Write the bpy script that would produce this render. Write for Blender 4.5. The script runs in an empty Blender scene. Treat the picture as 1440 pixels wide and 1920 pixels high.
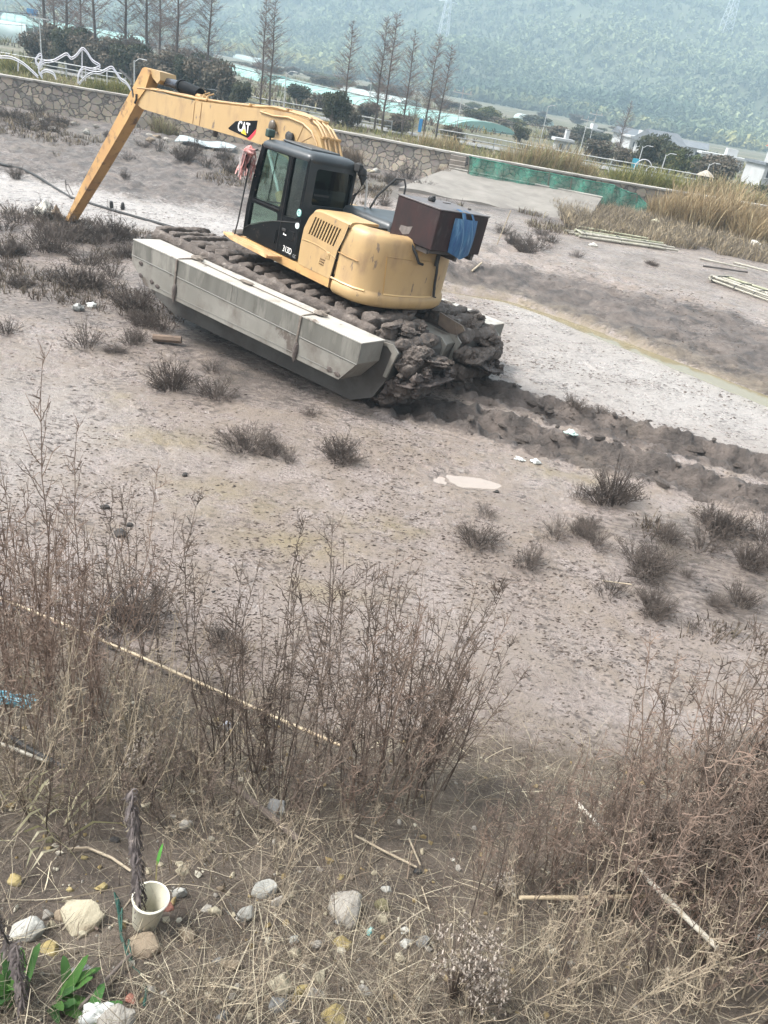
import bpy, bmesh, math, random
import numpy as np
from mathutils import Vector, Matrix

# ------------------------------------------------------------------ camera, sky, sun, exposure
scene = bpy.context.scene
C = scene.collection
CAM = np.array([0.0, 0.0, 4.5])
PITCH, ROLL, FPX = math.radians(29.5), math.radians(10.0), 1430.0
_r0 = np.array([1.0, 0, 0]); _u0 = np.array([0, math.sin(PITCH), math.cos(PITCH)])
FWD = np.array([0, math.cos(PITCH), -math.sin(PITCH)])
RGT = math.cos(ROLL)*_r0 + math.sin(ROLL)*_u0
UPV = -math.sin(ROLL)*_r0 + math.cos(ROLL)*_u0
cam_d = bpy.data.cameras.new("camera")
cam_d.sensor_fit = 'VERTICAL'; cam_d.sensor_height = 36.0
cam_d.lens = 36.0*FPX/1920.0
cam_d.clip_start = 0.05; cam_d.clip_end = 8000
cam = bpy.data.objects.new("camera", cam_d); C.objects.link(cam)
cam.matrix_world = Matrix([[RGT[0], UPV[0], -FWD[0], CAM[0]], [RGT[1], UPV[1], -FWD[1], CAM[1]],
                           [RGT[2], UPV[2], -FWD[2], CAM[2]], [0, 0, 0, 1]])
scene.camera = cam

SUN_EL, SUN_AZ = math.radians(56), math.radians(265)      # azimuth clockwise from +Y
world = bpy.data.worlds.new("World"); scene.world = world; world.use_nodes = True
wn = world.node_tree; wn.nodes.clear()
_o = wn.nodes.new('ShaderNodeOutputWorld'); _b = wn.nodes.new('ShaderNodeBackground')
_s = wn.nodes.new('ShaderNodeTexSky'); _s.sky_type = 'NISHITA'; _s.sun_disc = False
_s.sun_elevation = SUN_EL; _s.sun_rotation = SUN_AZ; _s.dust_density = 4.0; _s.air_density = 1.0
_h = wn.nodes.new('ShaderNodeHueSaturation'); _h.inputs['Saturation'].default_value = 0.16
wn.links.new(_s.outputs[0], _h.inputs['Color']); wn.links.new(_h.outputs[0], _b.inputs[0])
_b.inputs[1].default_value = 0.12
wn.links.new(_b.outputs[0], _o.inputs[0])
sl = bpy.data.lights.new("sun", 'SUN'); sl.energy = 2.0; sl.angle = math.radians(14); sl.color = (1.0, 0.965, 0.92)
sun = bpy.data.objects.new("sun", sl); C.objects.link(sun)
_d = Vector((math.sin(SUN_AZ)*math.cos(SUN_EL), math.cos(SUN_AZ)*math.cos(SUN_EL), math.sin(SUN_EL)))
sun.rotation_euler = _d.to_track_quat('Z', 'Y').to_euler(); sun.location = (0, -10, 60)
vs = scene.view_settings
vs.view_transform = 'Standard'; vs.look = 'None'; vs.gamma = 1.0; vs.exposure = 1.96; vs.use_curve_mapping = False
scene.cycles.max_bounces = 6; scene.cycles.transparent_max_bounces = 12; scene.cycles.volume_bounces = 0
scene.cycles.use_denoising = True

R = random.Random(11)
NR = np.random.default_rng(7)

# ------------------------------------------------------------------ noise and helpers
def _hash(ix, iy, seed):
    h = (ix.astype(np.int64)*374761393 + iy.astype(np.int64)*668265263 + seed*974634777) & 0x7fffffff
    h = ((h ^ (h >> 13))*1274126177) & 0x7fffffff
    return ((h ^ (h >> 16)) & 0xffff)/65535.0
def vnoise(x, y, seed=0):
    x = np.asarray(x, float); y = np.asarray(y, float)
    ix = np.floor(x); iy = np.floor(y); fx = x-ix; fy = y-iy
    fx = fx*fx*(3-2*fx); fy = fy*fy*(3-2*fy)
    a = _hash(ix, iy, seed); b = _hash(ix+1, iy, seed); c = _hash(ix, iy+1, seed); d = _hash(ix+1, iy+1, seed)
    return (a*(1-fx)+b*fx)*(1-fy)+(c*(1-fx)+d*fx)*fy
def fbm(x, y, seed=0, oct=4):
    t = 0; a = 0.5
    for k in range(oct):
        t = t+a*(vnoise(x, y, seed+k*17)-0.5); x = x*2.03+3.1; y = y*2.03+1.7; a *= 0.5
    return t
def sst(a, b, x):
    t = np.clip((np.asarray(x, float)-a)/(b-a), 0, 1); return t*t*(3-2*t)
def segdist(x, y, P):
    """distance to a polyline, signed side, and parameter along it"""
    x = np.asarray(x, float); y = np.asarray(y, float)
    best = np.full(x.shape, 1e9); side = np.zeros(x.shape); par = np.zeros(x.shape)
    for i in range(len(P)-1):
        ax, ay = P[i]; bx, by = P[i+1]; dx, dy = bx-ax, by-ay
        t = np.clip(((x-ax)*dx+(y-ay)*dy)/(dx*dx+dy*dy), 0, 1)
        qx = x-ax-t*dx; qy = y-ay-t*dy
        d = np.hypot(qx, qy); m = d < best
        best = np.where(m, d, best); side = np.where(m, np.sign(dx*qy-dy*qx), side); par = np.where(m, i+t, par)
    return best, side, par

class MB:
    """collects faces; build() links ONE mesh object"""
    def __init__(self): self.v = []; self.f = []; self.c = []
    def add(self, vs, fs, col=None):
        o = len(self.v); self.v += [tuple(p) for p in vs]; self.f += [tuple(i+o for i in f) for f in fs]
        if col is not None: self.c += [col]*len(vs)
        return self
    def box(self, c, s, rot=None, bevel=0.0):
        x, y, z = s[0]/2, s[1]/2, s[2]/2
        if bevel > 0:
            b = min(bevel, x*.9, y*.9, z*.9)
            vs = []
            for sz in (-1, 1):
                for q in ((1, 1), (-1, 1), (-1, -1), (1, -1)):
                    vs.append((q[0]*(x-b), q[1]*(y-b), sz*z))
                    vs.append((q[0]*x, q[1]*(y-b), sz*(z-b)))
                    vs.append((q[0]*(x-b), q[1]*y, sz*(z-b)))
            bm = bmesh.new()
            for p in vs: bm.verts.new(p)
            bmesh.ops.convex_hull(bm, input=bm.verts)
            bmesh.ops.dissolve_limit(bm, angle_limit=0.01, verts=bm.verts, edges=bm.edges)
            bm.verts.index_update()
            V = [v.co.copy() for v in bm.verts]; F = [[v.index for v in f.verts] for f in bm.faces]; bm.free()
        else:
            V = [Vector((a*x, b_*y, c_*z)) for a in (-1, 1) for b_ in (-1, 1) for c_ in (-1, 1)]
            F = [(0, 1, 3, 2), (4, 6, 7, 5), (0, 4, 5, 1), (2, 3, 7, 6), (0, 2, 6, 4), (1, 5, 7, 3)]
        M = rot if rot is not None else Matrix.Identity(3)
        V = [M @ Vector(p)+Vector(c) for p in V]
        return self.add(V, F)
    def tube(self, P, r, n=6, cap=True, col=None):
        P = [Vector(p) for p in P]
        rr = r if isinstance(r, (list, tuple)) else [r]*len(P)
        vs = []; fs = []
        t0 = (P[1]-P[0]).normalized()
        up = Vector((0, 0, 1)) if abs(t0.z) < .9 else Vector((1, 0, 0))
        a = t0.cross(up).normalized()
        for i, p in enumerate(P):
            t = (P[min(i+1, len(P)-1)]-P[max(i-1, 0)])
            if t.length < 1e-9: t = t0
            t = t.normalized()
            a = (a-t*a.dot(t))
            a = a.normalized() if a.length > 1e-6 else t.orthogonal().normalized()
            b = t.cross(a)
            for k in range(n):
                w = 2*math.pi*k/n
                vs.append(p+(a*math.cos(w)+b*math.sin(w))*rr[i])
        for i in range(len(P)-1):
            for k in range(n):
                k2 = (k+1) % n
                fs.append((i*n+k, i*n+k2, (i+1)*n+k2, (i+1)*n+k))
        if cap:
            fs.append(tuple(range(n-1, -1, -1))); fs.append(tuple((len(P)-1)*n+k for k in range(n)))
        return self.add(vs, fs, col)
    def prism(self, poly, ax, a, b):
        """polygon in the plane normal to axis ax (0,1,2), extruded from a to b"""
        n = len(poly)
        def mk(q, w):
            return {0: (w, q[0], q[1]), 1: (q[0], w, q[1]), 2: (q[0], q[1], w)}[ax]
        vs = [mk(q, a) for q in poly]+[mk(q, b) for q in poly]
        fs = [tuple(range(n)), tuple(range(2*n-1, n-1, -1))]+[(i, i+n, (i+1) % n+n, (i+1) % n) for i in range(n)]
        return self.add(vs, fs)
    def loft(self, rings, cap=True):
        n = len(rings[0]); vs = [p for r in rings for p in r]; fs = []
        for i in range(len(rings)-1):
            for k in range(n):
                k2 = (k+1) % n
                fs.append((i*n+k, i*n+k2, (i+1)*n+k2, (i+1)*n+k))
        if cap: fs += [tuple(range(n-1, -1, -1)), tuple((len(rings)-1)*n+k for k in range(n))]
        return self.add(vs, fs)
    def ribbon(self, P, w, col=None, side=None):
        """thin flat strip along P with half-widths w"""
        vs = []; fs = []
        for i, p in enumerate(P):
            p = Vector(p); t = Vector(P[min(i+1, len(P)-1)])-Vector(P[max(i-1, 0)])
            s = side if side is not None else t.cross(Vector((0.3, 1, 0.2)))
            s = s.normalized()*(w[i] if isinstance(w, (list, tuple)) else w)
            vs += [p-s, p+s]
        for i in range(len(P)-1): fs.append((2*i, 2*i+1, 2*i+3, 2*i+2))
        return self.add(vs, fs, col)
    def blob(self, c, s, seed=0, lump=.25, seg=10, ring=7, rot=None, freq=1.6):
        vs = []; fs = []; rr = random.Random(seed); ph = [rr.uniform(0, 6.3) for _ in range(9)]
        M = rot if rot is not None else Matrix.Identity(3)
        def nz(d):
            return (math.sin(d.x*freq*2.1+ph[0]+1.3*math.sin(d.y*freq*1.7+ph[1]))+math.sin(d.y*freq*2.6+ph[2]+math.sin(d.z*freq*2.3+ph[3]))
                    + math.sin(d.z*freq*3.1+ph[4])+.6*math.sin((d.x+d.y)*freq*5+ph[5])+.6*math.sin((d.y-d.z)*freq*5.7+ph[6]))/4.2
        def put(d):
            k = 1+lump*nz(d)
            vs.append(M @ Vector((d.x*s[0]*k, d.y*s[1]*k, d.z*s[2]*k))+Vector(c))
        put(Vector((0, 0, 1)))
        for i in range(1, ring):
            th = math.pi*i/ring
            for k in range(seg):
                w = 2*math.pi*k/seg
                put(Vector((math.sin(th)*math.cos(w), math.sin(th)*math.sin(w), math.cos(th))))
        put(Vector((0, 0, -1)))
        for k in range(seg): fs.append((0, 1+k, 1+(k+1) % seg))
        for i in range(ring-2):
            for k in range(seg):
                a = 1+i*seg+k; b = 1+i*seg+(k+1) % seg
                fs.append((a, a+seg, b+seg, b))
        e = len(vs)-1; o = 1+(ring-2)*seg
        for k in range(seg): fs.append((e, o+(k+1) % seg, o+k))
        return self.add(vs, fs)
    def build(self, name, mat, parent=None, smooth=False, loc=None):
        me = bpy.data.meshes.new(name)
        me.from_pydata(self.v, [], self.f)
        if self.c and len(self.c) == len(self.v):
            at = me.color_attributes.new("tone", 'FLOAT_COLOR', 'POINT')
            at.data.foreach_set('color', np.array([(c[0], c[1], c[2], 1.0) for c in self.c], np.float32).ravel())
        if smooth:
            me.polygons.foreach_set('use_smooth', [True]*len(me.polygons))
            if smooth != 'all': me.set_sharp_from_angle(angle=math.radians(smooth if isinstance(smooth, (int, float)) and smooth is not True else 40))
        me.materials.append(mat)
        o = bpy.data.objects.new(name, me); C.objects.link(o)
        if parent is not None: o.parent = parent
        if loc is not None: o.location = loc
        return o
def np_mesh(name, V, F, mat, attrs=None, smooth=True):
    me = bpy.data.meshes.new(name)
    V = np.asarray(V, np.float32); F = np.asarray(F, np.int32)
    n, k = F.shape
    me.vertices.add(len(V)); me.vertices.foreach_set('co', V.ravel())
    me.loops.add(n*k); me.loops.foreach_set('vertex_index', F.ravel())
    me.polygons.add(n); me.polygons.foreach_set('loop_start', np.arange(n, dtype=np.int32)*k)
    me.polygons.foreach_set('use_smooth', np.full(n, bool(smooth)))
    me.update(calc_edges=True)
    for nm, arr in (attrs or {}).items():
        a = me.color_attributes.new(nm, 'FLOAT_COLOR', 'POINT')
        q = np.ones((len(V), 4), np.float32); arr = np.asarray(arr, np.float32)
        q[:, :arr.shape[1]] = arr
        a.data.foreach_set('color', q.ravel())
    me.materials.append(mat)
    o = bpy.data.objects.new(name, me); C.objects.link(o); return o
def tag(o, label=None, cat=None, group=None, kind=None):
    if label: o['label'] = label
    if cat: o['category'] = cat
    if group: o['group'] = group
    if kind: o['kind'] = kind
    return o
def empty(name, loc=(0, 0, 0), rz=0.0, label=None, cat=None, group=None):
    o = bpy.data.objects.new(name, None); C.objects.link(o); o.empty_display_size = .2
    o.location = loc; o.rotation_euler = (0, 0, rz)
    return tag(o, label, cat, group)
def copy_tree(o, parent=None):
    c = o.copy(); C.objects.link(c)
    if parent is not None: c.parent = parent
    for ch in list(o.children): copy_tree(ch, c)
    return c
def rotm(rx, ry, rz): return (Matrix.Rotation(rz, 3, 'Z') @ Matrix.Rotation(ry, 3, 'Y') @ Matrix.Rotation(rx, 3, 'X'))

# ------------------------------------------------------------------ materials
def mat(name, col, rough=.7, col2=None, scale=4.0, metal=0.0, bump=0.0, bscale=30.0, detail=6.0, contrast=(.35, .65), spec=.5,
        attr=None, coat=0.0, splash=None, splash_scale=1.0, splash_at=(.56, .62), stain=None, stain_scale=1.5, stain_at=(.52, .68), stretch=None):
    m = bpy.data.materials.new(name); m.use_nodes = True
    nt = m.node_tree; bs = nt.nodes['Principled BSDF']
    bs.inputs['Roughness'].default_value = rough; bs.inputs['Metallic'].default_value = metal
    bs.inputs['Specular IOR Level'].default_value = spec
    if coat: bs.inputs['Coat Weight'].default_value = coat; bs.inputs['Coat Roughness'].default_value = .15
    tc = nt.nodes.new('ShaderNodeTexCoord'); src = tc.outputs['Object']
    if stretch:
        mp = nt.nodes.new('ShaderNodeMapping'); mp.inputs['Scale'].default_value = stretch
        nt.links.new(src, mp.inputs['Vector']); src = mp.outputs[0]
    def noise(sc, det=detail):
        n = nt.nodes.new('ShaderNodeTexNoise'); n.inputs['Scale'].default_value = sc; n.inputs['Detail'].default_value = det
        n.inputs['Roughness'].default_value = .62
        nt.links.new(src, n.inputs['Vector']); return n.outputs['Fac']
    def ramp(fac, lo, hi):
        r = nt.nodes.new('ShaderNodeMapRange'); r.inputs['From Min'].default_value = lo; r.inputs['From Max'].default_value = hi
        nt.links.new(fac, r.inputs['Value']); return r.outputs[0]
    def mix(fac, a, b, mode='MIX'):
        x = nt.nodes.new('ShaderNodeMix'); x.data_type = 'RGBA'; x.blend_type = mode
        if hasattr(fac, 'node'): nt.links.new(fac, x.inputs['Factor'])
        else: x.inputs['Factor'].default_value = fac
        for s, q in ((6, a), (7, b)):
            if hasattr(q, 'node'): nt.links.new(q, x.inputs[s])
            else: x.inputs[s].default_value = (*q, 1)
        return x.outputs[2]
    c = None
    if attr:
        a = nt.nodes.new('ShaderNodeVertexColor'); a.layer_name = attr; c = a.outputs['Color']
        if col is not None: c = mix(1.0, c, col, 'MULTIPLY')
    if col2 is not None:
        c = mix(ramp(noise(scale), *contrast), c if c is not None else col, col2)
    if stain is not None:
        c = mix(ramp(noise(stain_scale, 8), *stain_at), c if c is not None else col, stain)
    if splash is not None:
        c = mix(ramp(noise(splash_scale, 10), *splash_at), c if c is not None else col, splash)
    if c is not None: nt.links.new(c, bs.inputs['Base Color'])
    else: bs.inputs['Base Color'].default_value = (*col, 1)
    if bump:
        b = nt.nodes.new('ShaderNodeBump'); b.inputs['Strength'].default_value = 1.0; b.inputs['Distance'].default_value = bump
        nt.links.new(noise(bscale, 5), b.inputs['Height']); nt.links.new(b.outputs[0], bs.inputs['Normal'])
    return m

# ------------------------------------------------------------------ the lie of the land
CREEK = [(-3.0, 21.0), (.4, 20.1), (2.2, 20.2), (3.4, 19.4), (5.3, 17.6), (7.5, 15.5), (10.5, 13.3), (18, 10)]
RUT_A = [(-.1, 11.45), (1.1, 11.3), (3.0, 10.8), (5.5, 10.15), (8, 9.7), (12, 9.2)]
RUT_B = [(1.3, 12.7), (2.6, 12.25), (4.2, 11.85), (5.9, 11.5), (8.5, 11.2), (12, 11)]
WALL = [(-60, 39.5), (-21, 39.2), (-6, 41.3), (.3, 40.4), (7, 40.2), (16, 41.5), (45, 43)]
def wall_y(x): return np.interp(x, [p[0] for p in WALL], [p[1] for p in WALL])
def toe_y(x): return 4.55+.035*np.minimum(np.asarray(x, float)**2, 49)
PUDDLES = [(1.22, 9.3, .62, .26, 0.15), (4.6, 10.35, .8, .12, -.25), (3.0, 12.15, .5, .10, -.3), (5.7, 11.5, 1.5, .17, -.12)]
def land(x, y, fine=True):
    x = np.asarray(x, float); y = np.asarray(y, float)
    z = .10*fbm(x*.22, y*.22, 3, 3)*sst(4, 9, y)
    z = z+.035*fbm(x*1.3, y*1.3, 5, 3)
    z = z-(.030*sst(.10, .24, fbm(x*3.1, y*4.6, 13, 3))+.022*sst(.08, .22, fbm(x*7.5, y*10.5, 17, 3)))*sst(-.05, .16, fbm(x*.55, y*.75, 19, 3))*sst(4.4, 5.6, y)*(1-sst(24, 30, y))
    # foot of the wall, and the bench beyond the creek
    z = z+.58*sst(24, 38, y)*(1-sst(39, 39.5, y-wall_y(x)+40.2))
    d, s, _ = segdist(x, y, CREEK)
    L = np.clip(1.6+.5*x, 1.6, 6.5)
    bench = .45*sst(.1, 1, d/L)*(s > 0)*sst(-4, 0, x)*(1-.9*sst(26, 36, y))
    z = z+bench+(s > 0)*sst(-3, 0, x)*.34*fbm(x*1.9, y*2.6, 8, 5)*sst(.2, .9, d)*(1-sst(3, 7, d))
    z = z-.26*np.exp(-(d/np.clip(.34+.05*(x-2), .25, .8))**4)*sst(-3, -.5, x)
    # tracks torn by the machine
    for P, sd in ((RUT_A, 21), (RUT_B, 29)):
        d, s, t = segdist(x, y, P); w = 1-sst(3.5, 5, t)*.4
        lum = .6*fbm(x*2.2, y*4.4, sd, 4)+.7*(.22-np.abs(fbm(x*3.0, y*6.5, sd+3, 3)))*2-.12
        z = z+w*(-.26*np.exp(-(d/.26)**2)+.11*np.exp(-((d-.42)/.13)**2)*(.5+2.2*lum))+w*.36*lum*np.exp(-((d-.28)/.32)**2)
    # clods dragged up in front of the stick
    cl = sst(22, 26, y)*(1-sst(37, 39, y))*sst(-3, -7, x)
    z = z+cl*(.42*np.abs(fbm(x*2.2, y*2.2, 41, 4))+.09*fbm(x*6, y*6, 43, 2))
    for px, py, a, b, w in PUDDLES:
        q = ((x-px)*math.cos(w)+(y-py)*math.sin(w))/a; r = (-(x-px)*math.sin(w)+(y-py)*math.cos(w))/b
        z = z-.055*np.exp(-(q*q+r*r)**2)
    # near bank
    up = np.clip(toe_y(x)-y, 0, None)
    z = z+.42*up*sst(0, .8, up)+.07*fbm(x*2.3, y*2.3, 51, 4)*sst(-.3, 1, toe_y(x)-y)
    # behind the wall
    t = y-wall_y(x)
    far = np.interp(y, [40, 60, 150, 300, 3000], [1.45, 1.05, .6, .45, .45])+.12*fbm(x*.15, y*.15, 61, 3)
    k = sst(.05, .35, t)
    return z*(1-k)+far*k
def gz(x, y): return float(land(np.array([x]), np.array([y]))[0])
def ray(px, py):
    d = FWD+RGT*(px-720)/FPX-UPV*(py-960)/FPX; return d
def spot(px, py, ymax=400):
    """where the sight line through a photo pixel meets the ground"""
    d = ray(px, py); s = np.geomspace(1.0, ymax, 1500)/max(d[1], 1e-6)
    P = CAM+d*s[:, None]; g = land(P[:, 0], P[:, 1])
    i = np.argmax(P[:, 2] < g)
    if i == 0: i = len(s)-1
    a, b = P[i-1], P[i]; da = a[2]-g[i-1]; db = g[i]-b[2]; t = da/max(da+db, 1e-9)
    q = a+(b-a)*t
    return Vector((q[0], q[1], gz(q[0], q[1])))
def at_y(px, py, Y):
    d = ray(px, py); q = CAM+d*(Y/d[1]); return Vector(q)
# ------------------------------------------------------------------ ground
def ground_material():
    m = bpy.data.materials.new("mud"); m.use_nodes = True; nt = m.node_tree; L = nt.links; N = nt.nodes
    bs = N['Principled BSDF']; tc = N.new('ShaderNodeTexCoord')
    def noise(sc, det=6, rough=.6, vec=None):
        n = N.new('ShaderNodeTexNoise'); n.inputs['Scale'].default_value = sc; n.inputs['Detail'].default_value = det
        n.inputs['Roughness'].default_value = rough; L.new(vec or tc.outputs['Object'], n.inputs['Vector']); return n.outputs['Fac']
    def rng(f, a, b, c=0., d=1.):
        r = N.new('ShaderNodeMapRange'); r.inputs[1].default_value = a; r.inputs[2].default_value = b
        r.inputs[3].default_value = c; r.inputs[4].default_value = d; L.new(f, r.inputs[0]); return r.outputs[0]
    def mix(f, a, b):
        x = N.new('ShaderNodeMix'); x.data_type = 'RGBA'
        L.new(f, x.inputs[0]) if hasattr(f, 'node') else setattr(x.inputs[0], 'default_value', f)
        for s, q in ((6, a), (7, b)):
            L.new(q, x.inputs[s]) if hasattr(q, 'node') else setattr(x.inputs[s], 'default_value', (*q, 1))
        return x.outputs[2]
    def mth(op, a, b):
        x = N.new('ShaderNodeMath'); x.operation = op
        for s, q in ((0, a), (1, b)):
            L.new(q, x.inputs[s]) if hasattr(q, 'node') else setattr(x.inputs[s], 'default_value', q)
        return x.outputs[0]
    a = N.new('ShaderNodeVertexColor'); a.layer_name = "zone"; sp = N.new('ShaderNodeSeparateColor'); L.new(a.outputs[0], sp.inputs[0])
    rough_z, green_z, soil_z = sp.outputs[0], sp.outputs[1], sp.outputs[2]
    a2 = N.new('ShaderNodeVertexColor'); a2.layer_name = "zone2"; sp2 = N.new('ShaderNodeSeparateColor'); L.new(a2.outputs[0], sp2.inputs[0])
    field_z, algae_z, pale_z = sp2.outputs[0], sp2.outputs[1], sp2.outputs[2]
    big = noise(.45, 5); mid = noise(2.2, 7, .68); mpz = N.new('ShaderNodeMapping'); mpz.inputs['Scale'].default_value = (.75, 1.45, 1); mpz.inputs['Rotation'].default_value = (0, 0, .25); L.new(tc.outputs['Object'], mpz.inputs[0])
    fine = noise(11, 8, .70, mpz.outputs[0]); grit = noise(55, 6, .7)
    mud = mix(rng(big, .40, .58), (.222, .180, .156), (.280, .236, .213))
    mud = mix(rng(mid, .42, .66), mud, (.215, .172, .136))
    mud = mix(pale_z, mud, (.345, .315, .292))
    speck = mth('MULTIPLY', rng(fine, .515, .575), rng(noise(1.25, 4, .65), .46, .58)); sp2_ = rng(noise(26, 4, .6), .585, .63); speck = mth('MAXIMUM', speck, mth('MULTIPLY', mth('MULTIPLY', sp2_, .9), rng(noise(1.9, 4, .6), .40, .58)))
    mud = mix(mth('MULTIPLY', speck, .92), mud, (.070, .054, .046))
    mud = mix(mth('MULTIPLY', rng(noise(9, 5, .6), .60, .70), .5), mud, (.36, .33, .31))
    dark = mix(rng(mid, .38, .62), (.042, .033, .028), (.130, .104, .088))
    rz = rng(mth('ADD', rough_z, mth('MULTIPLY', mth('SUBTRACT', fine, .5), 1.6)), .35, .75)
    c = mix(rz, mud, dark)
    c = mix(mth('MULTIPLY', algae_z, rng(mid, .35, .6)), c, (.23, .185, .105))
    soil = mix(rng(mid, .35, .62), (.070, .053, .041), (.155, .123, .096))
    soil = mix(mth('MULTIPLY', rng(grit, .56, .7), .6), soil, (.27, .235, .19))
    sz = rng(mth('ADD', soil_z, mth('MULTIPLY', mth('SUBTRACT', fine, .5), .9)), .35, .65)
    c = mix(sz, c, soil)
    vg = mix(rng(noise(.3, 6, .7), .35, .6), (.115, .105, .055), (.060, .062, .035))
    vg = mix(rng(noise(.07, 4), .5, .62), vg, (.17, .145, .11))
    c = mix(field_z, c, vg)
    c = mix(mth('MULTIPLY', green_z, rng(fine, .45, .6)), c, (.10, .10, .03))
    L.new(c, bs.inputs['Base Color'])
    wet = rng(mid, .35, .62, .16, .46)
    ro = N.new('ShaderNodeMix'); L.new(rz, ro.inputs[0]); L.new(wet, ro.inputs[2]); ro.inputs[3].default_value = .55
    r2 = N.new('ShaderNodeMix'); L.new(mth('MAXIMUM', sz, field_z), r2.inputs[0]); L.new(ro.outputs[0], r2.inputs[2]); r2.inputs[3].default_value = .92
    L.new(r2.outputs[0], bs.inputs['Roughness'])
    hgt = mth('ADD', mth('MULTIPLY', fine, .7), mth('ADD', mth('MULTIPLY', grit, .3), mth('MULTIPLY', mid, 1.2)))
    bp = N.new('ShaderNodeBump'); bp.inputs['Distance'].default_value = .07; bp.inputs['Strength'].default_value = 1.0
    L.new(hgt, bp.inputs['Height']); L.new(bp.outputs[0], bs.inputs['Normal'])
    return m
M_MUD = ground_material()

def make_ground():
    inner = np.linspace(-52, 52, 560); ang = np.concatenate([np.linspace(-110, -53, 40), inner, np.linspace(53, 110, 40)])
    rad = np.concatenate([np.geomspace(.35, 6, 120)[:-1], np.geomspace(6, 46, 520)[:-1], np.geomspace(46, 4200, 130)])
    A, Rd = np.meshgrid(np.radians(ang), rad)
    X = Rd*np.sin(A); Y = Rd*np.cos(A)
    Z = land(X, Y)
    # zones: R torn, weedy, G mossy, B bank soil
    n1 = fbm(X*.35, Y*.35, 71, 4); n2 = fbm(X*1.1, Y*1.1, 73, 4)
    weeds = sst(17, 24, Y)*sst(3, -5, X)*(1-sst(20, 22.5, Y)*sst(-3, -6, X))*.25
    leftw = sst(-1.5, -4, X)*sst(11, 13.5, Y)*(1-sst(18, 20.5, Y))*.62
    clod = sst(23, 26, Y)*sst(0, -5, X)*.85
    upper = sst(28, 33, Y)*.78
    d, s, _ = segdist(X, Y, CREEK); Lb = np.clip(1.6+.5*X, 1.6, 6.5)
    slope = (s > 0)*sst(-3, 0, X)*(sst(.2, .7, d)*(1-sst(.6, 1.1, d/Lb))*.95+sst(.8, 1.2, d/Lb)*.42)
    rut = np.zeros_like(X)
    for P in (RUT_A, RUT_B):
        q, _, t = segdist(X, Y, P); rut = np.maximum(rut, np.exp(-(q/.60)**6)*1.3)
    br = sst(2.2, 3.2, X)*sst(6, 7.2, Y)*(1-sst(8.6, 10, Y))*.55
    float_shade_wet = np.exp(-(((X+2.0)/3.4)**2+((Y-12.4)/2.3)**2)**2)*.72  # float's shadow and wet ground, both put into the mud colour
    sprk = sst(.05, .3, n1)*.35
    zr = np.clip(np.maximum.reduce([weeds, leftw, clod, upper, slope, rut, br, float_shade_wet, sprk])+n2*.7-.02, 0, 1)
    soil = np.clip(sst(-.7, .5, toe_y(X)-Y+n2*1.2), 0, 1)
    green = sst(28, 36, Y)*sst(.0, .25, n1)*.5
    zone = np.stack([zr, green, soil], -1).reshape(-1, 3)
    t = Y-wall_y(X)
    field = sst(0, .4, t)
    alg = np.zeros_like(X)
    for ax, ay, a, b in ((-3.2, 8.9, .8, .35), (-2.0, 7.7, .9, .5), (-.9, 6.9, 1.0, .35), (.1, 7.6, .6, .25), (-4.0, 9.9, .35, .25), (-.3, 6.2, .7, .2), (2.4, 9.9, .9, .3)):
        alg = np.maximum(alg, np.exp(-(((X-ax)/a)**2+((Y-ay)/b)**2)))
    alg = np.clip(alg*.8+n2*.9-.15, 0, 1)
    alg = np.maximum(alg, np.exp(-(d/np.clip(.55+.06*X, .3, 1))**2)*sst(-1, 1, X)*.5)
    pale = np.clip(sst(10.5, 14, Y)*sst(.5, 3, X)*(1-(s > 0))+sst(19, 22, Y)*sst(-3, -5, X)*(1-sst(24, 30, Y))+.5*sst(12, 9, Y)*sst(-3, -4.6, X)+n1*.8-.1, 0, 1)
    zone2 = np.stack([field, alg, pale], -1).reshape(-1, 3)
    nr, nc = X.shape
    idx = np.arange(nr*nc).reshape(nr, nc)
    F = np.stack([idx[:-1, :-1], idx[:-1, 1:], idx[1:, 1:], idx[1:, :-1]], -1).reshape(-1, 4)[:, ::-1]
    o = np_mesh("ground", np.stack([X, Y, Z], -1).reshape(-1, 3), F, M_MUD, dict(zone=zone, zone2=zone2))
    tag(o, kind='structure'); return o
make_ground()

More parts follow.
